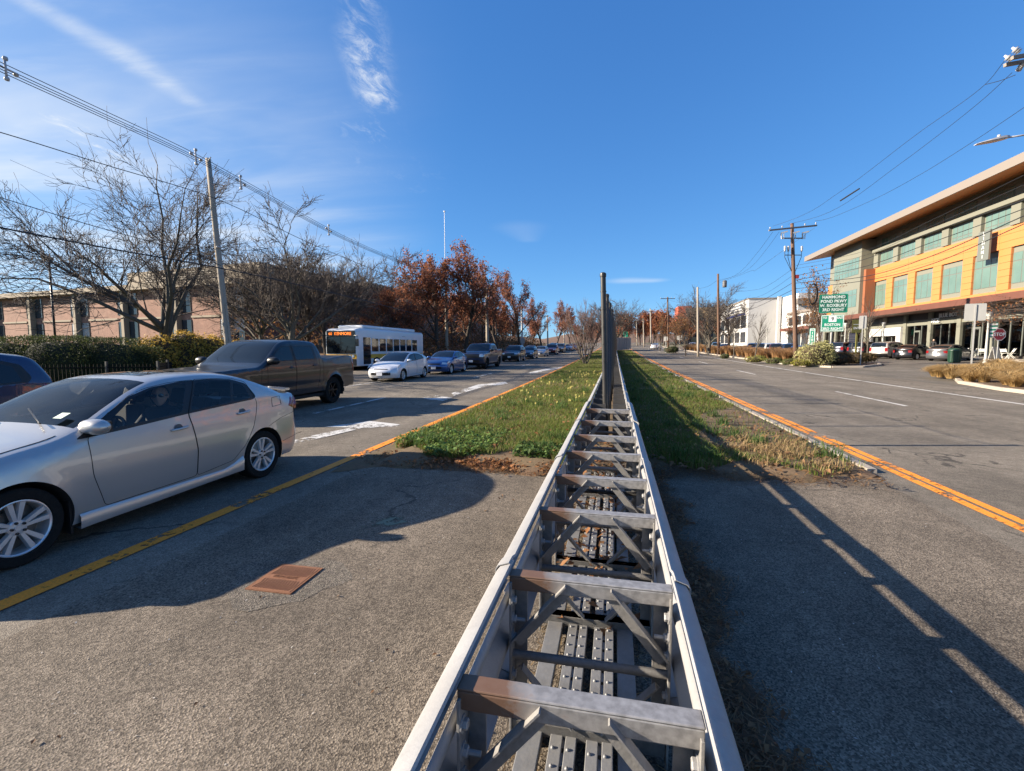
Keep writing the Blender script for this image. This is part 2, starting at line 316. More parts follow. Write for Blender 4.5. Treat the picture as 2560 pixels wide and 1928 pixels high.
for k in range(14): line_strip('lane_dash',8.38,.12,15.6-14.9*2+14.9*k,15.6-14.9*2+14.9*k+4.4,p_whi,step=1.5)
for y0 in (-6,10.6,24.5,38,52,66,80): line_strip('lane_dash',-7.7,.13,y0,y0+4.0,p_whi2,step=1.5)
line_strip('edge_line',-11.5,.13,-6,160,p_whi2)
def gpoly(name,pts,mt,z=.009):
    mb=MB(); mb.add([(p.x,p.y,gz(p.x,p.y)+z) for p in (GP(*q) for q in pts)],[tuple(range(len(pts)))]); o=mb.build(name,mt); return tag(o,kind='structure')
gpoly('lane_arrow',[(728,1112),(812,1094),(905,1072),(992,1068),(1000,1062),(925,1054),(812,1069),(880,1070),(800,1086),(728,1104)],p_whi2)
gpoly('lane_arrow',[(1135,990),(1201,970),(1270,960),(1262,955),(1195,962),(1128,984)],p_whi2)
gpoly('lane_arrow',[(1048,997),(1090,990),(1131,995),(1108,1003)],p_whi2)
gpoly('lane_arrow',[(1328,936),(1372,926),(1412,921),(1406,918),(1366,922),(1322,932)],p_whi2)
# faint green paint splash on the median pavement
p_grn=paint('paint_green_spill',(.135,.165,.11),1.05,scale=9,dirt=(.12,.12,.09)); gpoly('paint_spill',[(885,1325),(910,1310),(985,1294),(1045,1292),(1020,1308),(930,1328)],p_grn)
# granite kerbs, stone by stone
m_gran=mat('granite',(.36,.32,.27),.85,var=[(40,.55,(.22,.19,.16)),(2.5,.35,(.42,.33,.24))],bump=(30,.3))
def kerb_line(name,pts,wd=.16,h=.12,seg=1.8,maxy=70):
    root=bpy.data.objects.new(name,None); COL.objects.link(root); tag(root,kind='structure')
    far=MB(); shared={}
    for a,b in zip(pts[:-1],pts[1:]):
        a=Vector(a); b=Vector(b); L=(b-a).length; n=max(1,round(L/seg)); 
        for i in range(n):
            p=a.lerp(b,i/n); q=a.lerp(b,(i+1)/n); l=(q-p).length; ang=math.atan2(q.y-p.y,q.x-p.x); mid=(p+q)/2
            if mid.y>maxy or mid.y<-4:
                far.bar((p.x,p.y,gz(p.x,p.y)+h/2-.05),(q.x,q.y,gz(q.x,q.y)+h/2-.05),wd,h+.1); continue
            key=round(l,2)
            if key not in shared:
                mb=MB(); mb.box(-l/2+.006,l/2-.006,-wd/2,wd/2,-.15,h); shared[key]=mb.mesh('kerb_stone',m_gran)
            o=link('kerb_stone',shared[key],root,(mid.x+random.uniform(-.008,.008),mid.y,gz(mid.x,mid.y)+random.uniform(-.012,.008)),bevel=.012)
            o.rotation_euler=(0,math.atan2(gz(p.x,p.y)-gz(q.x,q.y),l),ang+random.uniform(-.008,.008))
    if far.v: tag(far.build('kerb_stones',m_gran,root),kind='stuff')
    return root
kerb_line('median_kerb',[(3.52,7.2),(3.52,60),(3.5,160)],.13,.07,2.2,50)
ISL=[(14.7,-6),(14.7,8),(14.7,18),(14.8,21.5),(15.5,25),(16.9,27.6),(18.6,29.6),(21,31.2),(24,32.4),(28,33.2)]
kerb_line('island_kerb',ISL,.18,.14,1.6)
BED=[(14.55,150),(14.55,100),(14.55,60),(14.6,44),(14.9,41),(16.0,39.1),(18,39.0),(20.2,41.2),(21.2,43.6)]
kerb_line('planting_bed_kerb',BED,.18,.14,1.8,75)
m_mulch=mat('mulch',(.085,.055,.038),1,var=[(18,.7,(.15,.10,.06)),(3,.5,(.05,.035,.025))],bump=(25,.9))
def bed(name,poly,z,mt): return tag(slab(name,poly,-.1,z,mt),kind='structure')
bed('planting_bed',[(14.75,-6),(14.75,18),(14.85,21.5),(15.55,25),(16.95,27.5),(18.65,29.5),(21,31.1),(24,32.3),(28,33.1),(28,-6)],.10,m_mulch)
bb=MB()
bys=[39.2,41,44]+list(range(48,152,4))
for i in range(len(bys)-1):
    y0,y1=bys[i],bys[i+1]
    xl=lambda y:16.0 if y<39.5 else (14.95 if y<41.5 else 14.65); xr=lambda y:18. if y<39.5 else (20. if y<41.5 else (21. if y<44.5 else 18.6))
    bb.add([(xl(y0),y0,gz(xl(y0),y0)+.1),(xr(y0),y0,gz(xr(y0),y0)+.1),(xr(y1),y1,gz(xr(y1),y1)+.1),(xl(y1),y1,gz(xl(y1),y1)+.1)],[(0,1,2,3)])
tag(bb.build('planting_bed',m_mulch),kind='structure')
# the grassy median: soil sheet
m_soil=mat('median_soil',(.115,.07,.04),1,var=[(1.2,.6,(.06,.07,.022)),(30,.7,(.18,.11,.06))],bump=(30,.6))
def med_front(x):   # irregular front edge of the soil
    return 6.35+.25*math.sin(x*2.1+.6)+.12*math.sin(x*7)+(.35 if x>0 else 0)+(-.4 if x<-2.6 else 0)
nx=40; xs_=np.linspace(-3.85,3.47,nx); V=[];Fq=[]
yl=np.concatenate([[0,.25,.7,1.5,3],np.arange(6,60,3),np.arange(60,300,12)])
for j,dy in enumerate(yl):
    for x in xs_:
        y=med_front(x)+dy if j<5 else 6.4+dy
        h=.035 if j==0 else (.06 if j==1 else .09); h+=.03*math.sin(x*3+y)*min(1,j/3)*.5
        if abs(x)>3.3: h=min(h,.03)
        V.append((x,y,gz(x,y)+(h if j else .005)))
for j in range(len(yl)-1):
    for i in range(nx-1): a=j*nx+i; Fq.append((a,a+1,a+nx+1,a+nx))
tag(link('median_soil',npmesh('median_soil',V,Fq,m_soil,smooth=True)),kind='structure')

# ================================================================ the steel median barrier
m_galv=mat('galvanised',(.34,.34,.34),.52,.25,var=[(9,.6,(.24,.24,.245)),(70,.4,(.40,.395,.39)),(2.5,.5,(.29,.275,.26))],bump=(140,.08))
m_galvd=mat('galvanised_dull',(.25,.245,.24),.6,.25,var=[(6,.7,(.14,.13,.12)),(45,.5,(.32,.31,.29))],bump=(80,.15))
def rusty(name,base,rust,amt,lo,hi):
    mt=bpy.data.materials.new(name); mt.use_nodes=True; t=mt.node_tree; ns=t.nodes; L=t.links; b=ns['Principled BSDF']
    tcn=ns.new('ShaderNodeTexCoord'); nz=ns.new('ShaderNodeTexNoise'); nz.inputs['Scale'].default_value=5; nz.inputs['Detail'].default_value=7; nz.inputs['Roughness'].default_value=.7; L.new(tcn.outputs['Object'],nz.inputs['Vector'])
    sp=ns.new('ShaderNodeSeparateXYZ'); L.new(tcn.outputs['Object'],sp.inputs[0])
    g=ns.new('ShaderNodeMapRange'); g.inputs[1].default_value=lo; g.inputs[2].default_value=hi; g.inputs[3].default_value=.30; g.inputs[4].default_value=-.12; L.new(sp.outputs[0],g.inputs[0])
    ad=ns.new('ShaderNodeMath'); ad.operation='ADD'; L.new(nz.outputs[0],ad.inputs[0]); L.new(g.outputs[0],ad.inputs[1])
    mr=ns.new('ShaderNodeMapRange'); mr.inputs[1].default_value=.52; mr.inputs[2].default_value=.72; mr.inputs[4].default_value=amt; L.new(ad.outputs[0],mr.inputs[0])
    n2=ns.new('ShaderNodeTexNoise'); n2.inputs['Scale'].default_value=40; n2.inputs['Detail'].default_value=4; L.new(tcn.outputs['Object'],n2.inputs['Vector'])
    mn=ns.new('ShaderNodeMapRange'); mn.inputs[1].default_value=.36; mn.inputs[2].default_value=.66; L.new(n2.outputs[0],mn.inputs[0]); c2=ns.new('ShaderNodeMix'); c2.data_type='RGBA'; L.new(mn.outputs[0],c2.inputs[0]); c2.inputs[6].default_value=(*base,1); c2.inputs[7].default_value=(*(min(1,c*1.5) for c in base),1)
    mx=ns.new('ShaderNodeMix'); mx.data_type='RGBA'; L.new(mr.outputs[0],mx.inputs[0]); L.new(c2.outputs[2],mx.inputs[6]); mx.inputs[7].default_value=(*rust,1); L.new(mx.outputs[2],b.inputs['Base Color'])
    me_=ns.new('ShaderNodeMapRange'); me_.inputs[3].default_value=.55; me_.inputs[4].default_value=0; L.new(mr.outputs[0],me_.inputs[0]); L.new(me_.outputs[0],b.inputs['Metallic']); b.inputs['Roughness'].default_value=.55
    return mt
m_bar=rusty('steel_rusty_end',(.27,.26,.25),(.12,.055,.024),.92,-.42,-.05)
BX0,BX1=-.425,.245
barrier=thing('median_barrier','long galvanised steel median barrier of two rails braced by cross frames','barrier',(0,0,0))
PROF_A=[(0,.795),(.006,.803),(.052,.787),(.066,.768),(.066,.735),(.055,.708),(.03,.700)]
PROF_B=[(.03,.668),(.016,.66),(.012,.645),(.018,.62),(.055,.578),(.066,.56),(.066,.53),(.055,.51),(.016,.468),(.012,.44),(.018,.415),(.055,.373),(.066,.355),(.066,.325),(.05,.305),(.0,.29)]
def rail_mesh(sgn,L,prof,nm):
    mb=MB(); n=len(prof); ys=[0,.07,.10,L*.5,L-.06,L+.05]; fl=[.006,.005,0,0,0,-.001]
    for y,f in zip(ys,fl):
        for d,z in prof: mb.v.append((sgn*(d+f*1.2),y,z+f*.8))
    for y,f in zip(ys,fl):
        for i,(d,z) in enumerate(prof):
            p=prof[max(i-1,0)]; q=prof[min(i+1,n-1)]; tx,tz=q[0]-p[0],q[1]-p[1]; l=math.hypot(tx,tz); mb.v.append((sgn*(d+f*1.2+tz/l*.004),y,z+f*.8-tx/l*.004))
    k=len(ys); o=k*n
    for j in range(k-1):
        for i in range(n-1):
            a=j*n+i; q=(a,a+1,a+n+1,a+n); mb.f.append(q if sgn>0 else q[::-1]); q2=(o+a,o+a+n,o+a+n+1,o+a+1); mb.f.append(q2 if sgn>0 else q2[::-1])
        a=j*n; mb.f.append((a,a+n,o+a+n,o+a)); a=j*n+n-1; mb.f.append((a,o+a,o+a+n,a+n))
    for j in (0,k-1):
        for i in range(n-1): a=j*n+i; mb.f.append((a,a+1,o+a+1,o+a))
    mb.m=[0]*len(mb.f); return autosmooth(mb.mesh(nm,m_galv),50)
RL=2.05; rms={(sg,k):rail_mesh(sg,RL,p,k) for sg in (-1,1) for k,p in (('top_rail',PROF_A),('rail',PROF_B))}
def tilt(o,y0,y1):
    o.rotation_euler=(math.atan2(gz(0,y1)-gz(0,y0),y1-y0),0,0)
k=-1; y=1.9-RL
while y<96:
    ins=0 if y<7.2 else .03
    for s,x in ((-1,BX0+ins),(1,BX1-ins)):
        lo=(x+random.uniform(-.004,.004)*(y>2),y,gz(0,y)+random.uniform(-.006,.006)*(y>2))
        for nm in ('top_rail','rail'): o=link(nm,rms[(s,nm)],barrier,lo); tilt(o,y,y+RL)
    y+=RL
# one cross frame, shared
def hexbolt(mb,c,ax,r=.017,h=.014,shank=.0):
    M=Vector(ax).to_track_quat('Z','Y').to_matrix().to_4x4(); M.translation=c
    mb.lathe([(0,-.002),(r*1.5,-.002),(r*1.5,.003),(0,.003)],12,M); mb.lathe([(0,.003),(r,.003),(r,h),(r*.8,h+.003),(0,h+.003)],6,M)
    if shank: mb.lathe([(0,h),(r*.5,h),(r*.5,h+shank),(0,h+shank)],8,M)
me_posts=[]
for s,x in ((1,BX0+.004),(-1,BX1-.004)):
    f_post=MB()
    a,b=sorted((x,x+s*.010)); f_post.box(a,b,-.045,.045,.03,.752)
    a,b=sorted((x+s*.010,x+s*.065)); f_post.box(a,b,.036,.045,.03,.752)
    me_posts.append(f_post.mesh('upright',m_galvd))
mb=MB(); mb.box(BX0,BX1,-.032,.032,.772,.780); mb.box(BX0+.002,BX1-.002,-.032,-.024,.715,.772); mb.box(BX0+.012,BX0+.02,-.0235,.03,.72,.7715); me_top=mb.mesh('top_bar',m_bar)
mb=MB(); mb.tube([(BX0+.014,-.01,.415),(BX1-.014,-.01,.415)],.019,10); me_mid=autosmooth(mb.mesh('mid_bar',m_galvd),40)
mb=MB(); mb.box(BX0+.015,BX1-.015,-.04,.03,.075,.135); me_bot=mb.mesh('bottom_bar',m_galvd)
mc=(BX0+BX1)/2
def angle_brace(x0,z0,x1,z1,wd,nm):
    mb=MB(); mb.bar((x0,-.012,z0),(x1,-.012,z1),.006,wd,up=(0,1,0)); 
    d=Vector((x1-x0,0,z1-z0)).normalized(); n=Vector((-d.z,0,d.x)); n=n if n.z>0 else -n
    o=n*(wd/2-.003)
    mb=MB(); mb.bar((x0,-.016,z0),(x1,-.016,z1),wd,.006,up=(0,1,0)); mb.bar(Vector((x0,-.0375,z0))+o,Vector((x1,-.0375,z1))+o,.006,.038,up=(0,1,0)); return mb.mesh(nm,m_galvd)
me_b=[angle_brace(mc-.075,.75,BX0+.03,.475,.05,'brace'),angle_brace(mc+.075,.75,BX1-.03,.475,.05,'brace'),angle_brace(BX0+.05,.37,mc-.07,.13,.03,'brace'),angle_brace(BX1-.05,.37,mc+.07,.13,.03,'brace')]
mb=MB()
for z,sh in ((.665,0),(.58,.04),(.50,0),(.33,0)):
    hexbolt(mb,(BX0+.015,-.02,z),(1,0,0),shank=sh); hexbolt(mb,(BX1-.015,-.02,z),(-1,0,0),shank=sh)
me_bolt=autosmooth(mb.mesh('bolts',m_galv),30)
def frame(y):
    z=gz(0,y); f=link('frame',me_top,barrier,(0,y,z),bevel=.004); f.rotation_euler=(0,0,random.uniform(-.012,.012))
    for me in me_posts: link('upright',me,f,bevel=.002); link('mid_bar',me_mid,f); link('bottom_bar',me_bot,f,bevel=.004)
    for me in me_b: link('brace',me,f)
    tag(link('bolt_set',me_bolt,f),kind='stuff')
FR=[.42,1.21,1.88,2.69,3.43,4.25,5.08,6.1,7.28]
for y in FR: frame(y)
# solid dark bulkheads under the fence
m_dark=mat('dark_steel',(.065,.062,.06),.55,.3,var=(8,.6,(.10,.095,.09)))
mb=MB(); mb.box(BX0+.04,mc-.055,-.008,.008,.03,.76); mb.box(mc+.075,BX1-.04,-.008,.008,.03,.76); mb.box(mc-.085,mc-.045,-.02,.02,.03,.77); me_pan=mb.mesh('bulkhead',m_dark)
y=8.05
while y<60: link('bulkhead',me_pan,barrier,(0,y,gz(0,y))); y+=.86 if y<25 else 1.72
# base slats with studs
m_slat=mat('slat_steel',(.24,.245,.255),.55,.45,var=[(7,.6,(.13,.125,.12)),(50,.4,(.31,.30,.28))],bump=(90,.12))
m_hole=mat('hole',(.01,.01,.01),1)
slats=[(-.335,.088,0),(-.228,.052,1),(-.165,.046,1),(-.078,.05,1),(-.012,.046,1),(.072,.088,0)]
def slat_mesh(wd,stud,L):
    mb=MB(); mb.box(-wd/2,wd/2,.02,L-.02,.0,.05)
    if stud:
        n=int(L/.085)
        for i in range(n):
            M=Matrix.Translation(((-.4+.2*(i%2))*wd*.5,.05+i*.085,.05)); mb.lathe([(.009,-.001),(.008,.005),(.004,.0085),(0,.009)],8,M)
    return autosmooth(mb.mesh('base_slat',m_slat),40)
def web_mesh(wd,L):
    mb=MB(); mb.box(-wd/2,wd/2,.0,L,-.01,.025)
    for i in range(int(L/.085)):
        M=Matrix.Translation((0,.06+i*.085,.0255)); mb.lathe([(0,0),(.011,0),(.011,.001),(0,.001)],10,M,1)
    return mb.mesh('perforated_web',[m_slat,m_hole])
for a,b in ((-.30,1.21),(1.21,2.69),(2.69,4.25),(4.25,6.1)):
    L=b-a
    for x,wd,st in slats: link('base_slat',slat_mesh(wd,st,L),barrier,(x+.015+random.uniform(-.004,.004),a,gz(0,a)+.055+random.uniform(-.006,.004)),bevel=.003)
    for x in (-.196,-.045): link('perforated_web',web_mesh(.022,L),barrier,(x+.015,a,gz(0,a)+.06))
# ================================================================ chain-link fence on the barrier
m_blk=mat('black_vinyl',(.022,.021,.02),.42,.0,var=(14,.5,(.045,.042,.04)),spec=.5)
fence=thing('chain_link_fence','tall black chain-link fence standing in the median barrier','fence',(0,0,0))
FX=-.12; FH=2.93
def fx(y,z): # slight lean of the posts
    return FX+.006*(y-8.2)-.10*(z/3)*max(.3,1-(y-8.2)*.12)
py=8.2
posts=[]
while py<94: posts.append(py); py+=2.05
for i,y in enumerate(posts):
    z0=gz(0,y); h=FH+.06 if i==0 else 2.85; r=.047 if i==0 else .037
    mb=MB(); pts=[(fx(y,z),y,z0+z) for z in (0,.6,1.2,1.8,2.4,h)]
    pts=[p for p in pts if p[2]<=z0+h+.001]; mb.tube(pts,r,14); M=Matrix.Translation((fx(y,h),y,z0+h)); mb.lathe([(r*1.15,-.04),(r*1.18,0),(r*1.1,.02),(r*.6,.035),(0,.04)],14,M)
    if i==0:
        for k in range(9): mb.lathe([(r,-.012),(r*1.12,-.01),(r*1.12,.01),(r,.012)],14,Matrix.Translation((fx(y,.3+k*.3),y,z0+.3+k*.3)))
    o=link('post',autosmooth(mb.mesh('post',m_blk),40),fence)
mb=MB(); mb2=MB()
yend=posts[-1]
def wire(a,b,r=.0021): mb.tube([a,b],r,3,cap=False)
def top(y):
    return FH-.10-.05*min(1,(y-8.2))-.0*y
SP=.085
for s in (1,-1):
    c=-60.
    k0=8.2-3.2 if s>0 else 8.2
    n=int((yend-8.2+3.4)/SP/1.414)
    for i in range(n):
        y0=(8.2-3.2 if s>0 else 8.2)+i*SP*1.414*(1 if i<260 else 1)
        za,zb=.1,2.9; ya,yb=(y0,y0+(zb-za)) if s>0 else (y0+0,y0-(zb-za))
        # clip in y and top
        pts=[]
        for t in np.linspace(0,1,25):
            yy=ya+(yb-ya)*t; z=za+(zb-za)*t
            if 8.22<=yy<=yend and z<=top(yy): pts.append((yy,z))
        if len(pts)<2: continue
        (y1,z1),(y2,z2)=pts[0],pts[-1]
        wire((fx(y1,z1)+.008*s+.012*math.sin(y1*1.3),y1,gz(0,y1)+z1),(fx(y2,z2)+.008*s+.012*math.sin(y2*1.3),y2,gz(0,y2)+z2))
tag(mb.build('chain_link_mesh',m_blk,fence),kind='stuff')
mb=MB()
ys=np.arange(8.3,yend,.7); mb.tube([(fx(y,2.5)+.012*math.sin(y*1.3),y,gz(0,y)+top(y)) for y in ys],.009,5); mb.build('top_wire',m_blk,fence)
# solid grey screen fence far along the median
m_scr=mat('screen_grey',(.20,.20,.20),.7,var=(3,.4,(.16,.16,.16)))
scr=thing('screen_fence','grey solid screen fence far along the median past the chain-link','fence',(0,0,0))
for i in range(6):
    y=97+i*2.4; x=.35+i*.55; z=gz(0,y); mb=MB(); mb.bar((x,y,z+1.5),(x+.55,y+2.4,z+1.5),.06,2.6); mb.build('panel',m_scr,scr); mb=MB(); mb.box(x-.06,x+.06,y-.06,y+.06,z,z+2.9); mb.build('post',m_scr,scr)
# ================================================================ rusty cover in the pavement
m_rust=mat('rust_iron',(.20,.085,.042),.9,.1,var=[(7,.6,(.14,.058,.03)),(60,.5,(.27,.12,.06))],bump=(90,.4))
m_patch=asphalt('asphalt_patch',(.128,.110,.090),(.055,.047,.039),(.26,.225,.178),scale=120,blotch=.3,bump=.9)
c=[GP(*q) for q in ((628,1475),(792,1425),(795,1428),(733,1487))]
pa=GP(628,1476); pb=GP(732,1487); pc=GP(794,1427)
ux=(pb-pa); uy=(pc-pb); cen=(pa+pc)/2; ang=math.atan2(ux.y,ux.x); LX=ux.length; LY=uy.length
mb=MB(); n=26
for i in range(n): a=2*PI*i/n; r=.42+.05*math.sin(3*a)+.03*math.sin(7*a); mb.v.append((cen.x+r*math.cos(a)*1.05,cen.y+r*math.sin(a)*.9,gz(0,3)+.0052))
mb.f=[tuple(range(n))]; mb.m=[0]; tag(mb.build('pavement_patch',m_patch),kind='structure')
cov=thing('access_cover','square rusty iron access cover set in the median asphalt','cover',(cen.x,cen.y,gz(0,3)+.012),ang)
mb=MB(); mb.box(-LX/2,LX/2,-LY/2,LY/2,-.02,.004); mb.build('lid',m_rust,cov,bevel=.003)
mb=MB()
for sx_,(y0,y1) in ((1,(-LY*.47,-LY*.1)),(-1,(LY*.08,LY*.46))):
    nn=14
    for i in range(nn):
        x=-LX*.45+LX*.9*(i+.5)/nn
        ym=(y0+y1)/2; mb.bar((x-.008,y0,.005),(x+.008,ym,.005),.007,.004); mb.bar((x+.008,ym,.005),(x-.008,y1,.005),.007,.004)
mb.build('tread_ribs',m_rust,cov)
mb=MB(); mb.box(-LX/2-.015,LX/2+.015,-LY/2-.015,-LY/2-.003,-.02,.002); mb.box(-LX/2-.015,LX/2+.015,LY/2+.003,LY/2+.015,-.02,.002); mb.box(-LX/2-.015,-LX/2-.003,-LY/2-.003,LY/2+.003,-.02,.002); mb.box(LX/2+.003,LX/2+.015,-LY/2-.003,LY/2+.003,-.02,.002); mb.build('rim',m_rust,cov)
mb=MB(); text_mb(mb,'ELECTRIC',.048,Matrix.Translation((0,0,.006))@Matrix.Rotation(-PI/2,4,'X'),depth=.006); mb.build('lettering',m_rust,cov)

# ================================================================ median grass, leaves
m_blade=mat('blade_green',(.1,.15,.03),.6,attr=True,spec=.3)
def blades(N,xr,yr,hm,wd,colf,keep=None,bend=.5,zo=.06,layers=True):
    x=rng.uniform(*xr,N); y=rng.uniform(*yr,N)
    if keep is not None:
        k=keep(x,y); x=x[k]; y=y[k]
    N=len(x); cl=.5+.5*np.sin(x*3.1+1.7*np.sin(y*2.3))*np.sin(y*2.7+1.1*np.sin(x*1.9)); h=hm*(.45+.55*rng.random(N)+.5*cl*rng.random(N)); a=rng.uniform(0,2*PI,N); b=rng.uniform(.1,bend,N)*h
    z=gza(x,y)+zo; dx,dy=np.cos(a),np.sin(a); px,py_=-dy*wd/2,dx*wd/2; w_=(.7+.6*rng.random(N))
    V=np.empty((N,5,3)); 
    V[:,0]=np.stack([x+px*w_,y+py_*w_,z-.02],1); V[:,1]=np.stack([x-px*w_,y-py_*w_,z-.02],1)
    V[:,2]=np.stack([x-px*w_*.7+dx*b*.4,y-py_*w_*.7+dy*b*.4,z+h*.62],1); V[:,3]=np.stack([x+px*w_*.7+dx*b*.4,y+py_*w_*.7+dy*b*.4,z+h*.62],1)
    V[:,4]=np.stack([x+dx*b*1.5,y+dy*b*1.5,z+h],1)
    c=colf(x,y,N,cl); C3=np.repeat(c[:,None,:],5,1); i=np.arange(N)[:,None]*5
    T=np.concatenate([i+[[0,1,2]],i+[[0,2,3]],i+[[3,2,4]]],1).reshape(-1,3)
    return V.reshape(-1,3),T,C3.reshape(-1,3)
def gcol(x,y,N,cl):
    r=rng.random(N)[:,None]; base=np.array([.075,.135,.02])*(1-r)+np.array([.165,.195,.04])*r
    dry=(rng.random(N)<.16+.12*(1-cl))[:,None]; return np.where(dry,np.array([.25,.18,.085])*(.7+.5*r),base*(.75+.5*rng.random((N,1))))
def merge(parts):
    Vs=[];Ts=[];Cs=[];o=0
    for V,T,Cc in parts: Vs.append(V);Ts.append(T+o);Cs.append(Cc);o+=len(V)
    return np.concatenate(Vs),np.concatenate(Ts),np.concatenate(Cs)
def kl(x,y): return (y>6.75+.2*np.sin(x*3)+.1*np.sin(x*11)+.25*(x<-2.9))&((x>-3.62)|(rng.random(len(x))<.3))
def kr(x,y): # thinner towards the kerb and at the front
    e=3.3-1.7*np.exp(-((y-9.5)/3.2)**2)*1.0-.25*np.sin(y*1.7); return (y>6.95+.25*np.sin(x*4))&((x<e)|(rng.random(len(x))<.10))
parts=[blades(26000,(-3.75,-.52),(6.4,10),.13,.010,gcol,kl),blades(30000,(-3.75,-.52),(10,18),.12,.012,gcol,kl),blades(24000,(-3.75,-.52),(18,40),.12,.02,gcol,kl),blades(14000,(-3.75,-.52),(40,100),.13,.04,gcol,kl),
       blades(22000,(.34,3.45),(6.6,10),.12,.010,gcol,kr),blades(26000,(.34,3.45),(10,18),.12,.012,gcol,kr),blades(20000,(.34,3.45),(18,40),.12,.02,gcol,kr),blades(12000,(.34,3.45),(40,100),.13,.04,gcol,kr)]
# taller tufts
def tuft(cx,cy,n,h,r,col):
    a=rng.uniform(0,2*PI,n); rr=r*np.sqrt(rng.random(n)); x=cx+rr*np.cos(a); y=cy+rr*np.sin(a)
    V,T,Cc=blades(n,(0,1),(0,1),h,.012,lambda x,y,N,cl:np.array(col)*(.6+.8*rng.random((N,1))),bend=.9)
    off=np.repeat(np.stack([x,y],1),5,0); b=np.repeat(V.reshape(-1,5,3)[:,:2].mean(1)[:,:2],5,0); V[:,:2]+=off-b; V[:,2]+=gz(cx,cy)-gza(b[:,0],b[:,1]); return V,T,Cc
for i in range(60):
    y=6.9+(rng.random()**1.6)*22; s=rng.random()<.6; x=rng.uniform(-3.5,-.6) if s else rng.uniform(.45,3.2); parts.append(tuft(x,y,70,.24,.16,(.07,.125,.03)))
V,T,Cc=merge(parts); tag(link('median_grass',npmesh('median_grass',V,T,m_blade,Cc)),'green grass covering the median on both sides of the barrier','grass',kind='stuff')
# dry straw clump by the kerb
parts=[tuft(2.55+rng.normal()*.35,8.0+rng.normal()*.55,70,.13,.24,(.34,.24,.12)) for i in range(30)]
V,T,Cc=merge(parts); tag(link('straw_tuft',npmesh('straw_tuft',V,T,m_blade,Cc)),'dry straw-coloured grass clump at the median tip by the right kerb','dry grass',kind='stuff')
# broad-leaved ground cover at the left tip, dead leaves, pine litter: leaf-shaped quads
def leaves(N,pos,size,colf,tiltm=1.0,z0=.01,zr=.03,fold=.3):
    x,y=pos(N); N=len(x); s=size*(.55+.9*rng.random(N)); a=rng.uniform(0,2*PI,N); tl=rng.normal(0,.45*tiltm,N); tl2=rng.normal(0,.45*tiltm,N)
    z=gza(x,y)+z0+zr*rng.random(N); d=np.stack([np.cos(a),np.sin(a),np.sin(tl)],1); e=np.stack([-np.sin(a),np.cos(a),np.sin(tl2)],1); c=np.stack([x,y,z],1)
    up=np.zeros((N,3)); up[:,2]=1
    S=s[:,None]; V=np.stack([c-d*S,c+e*S*.55+up*S*fold,c+d*S,c-e*S*.55+up*S*fold],1); col=colf(N); C4=np.repeat(col[:,None,:],4,1)
    i=np.arange(N)[:,None]*4; T=np.concatenate([i+[[0,2,1]],i+[[0,3,2]]],1).reshape(-1,3); return V.reshape(-1,3),T,C4.reshape(-1,3)
def pbox(x0,x1,y0,y1,f=None):
    def g(N):
        x=rng.uniform(x0,x1,N); y=rng.uniform(y0,y1,N)
        if f is not None: k=f(x,y); x,y=x[k],y[k]
        return x,y
    return g
def cmix(a,b): return lambda N:(lambda r:np.array(a)*(1-r)+np.array(b)*r)(rng.random((N,1)))*(.7+.6*rng.random((N,1)))
iv=[leaves(5200,pbox(-3.7,-1.9,6.5,8.6,lambda x,y:(y>6.75+.25*np.sin(x*3)+.25*(x<-2.9))&(rng.random(len(x))<np.clip(1.3-(y-6.6)*.5,0,1))),.030,cmix((.05,.11,.025),(.19,.27,.07)),1.3,.06,.14),
    leaves(1500,pbox(-1.5,-.55,6.55,7.4,lambda x,y:y>6.7),.03,cmix((.035,.075,.02),(.11,.17,.045)),1.3,.06,.14)]
V,T,Cc=merge(iv); tag(link('ground_cover',npmesh('ground_cover',V,T,m_blade,Cc)),'low broad-leaved green ground cover at the left front of the median','ground cover',kind='stuff')
dl=cmix((.30,.13,.05),(.22,.12,.06)); dk=cmix((.13,.07,.04),(.24,.14,.07))
def near(x,y,cx,cy,sx,sy): return rng.random(len(x))<np.exp(-((x-cx)/sx)**2-((y-cy)/sy)**2)
lv=[leaves(9000,pbox(-3.6,-.5,5.9,7.2,lambda x,y:near(x,y,-1.2,6.5,1.7,.26)),.032,dl,1.2,.012,.05),
    leaves(900,pbox(-3.9,-2.2,5.9,7.2,lambda x,y:near(x,y,-3.1,6.45,.8,.22)),.025,dk,1.0,.012,.03),
    leaves(1500,pbox(-3.6,-.5,6.8,20,lambda x,y:rng.random(len(x))<.25+.3*(y<9)),.035,dl,1,.10,.08),
    leaves(2600,pbox(.35,3.3,6.3,16,lambda x,y:rng.random(len(x))<.55*(y<10)+.2),.038,cmix((.17,.10,.05),(.30,.17,.08)),1,.08,.08),
    leaves(260,pbox(-3.5,-.5,1.2,6.2,lambda x,y:rng.random(len(x))<.18),.016,dk,.6,.008,.01),
    leaves(700,pbox(-.40,.2,2.6,9,None),.035,dl,1.1,.06,.10)]
V,T,Cc=merge(lv); tag(link('dead_leaves',npmesh('dead_leaves',V,T,m_blade,Cc)),'brown dead leaves scattered over the median and inside the barrier','dead leaves',kind='stuff')
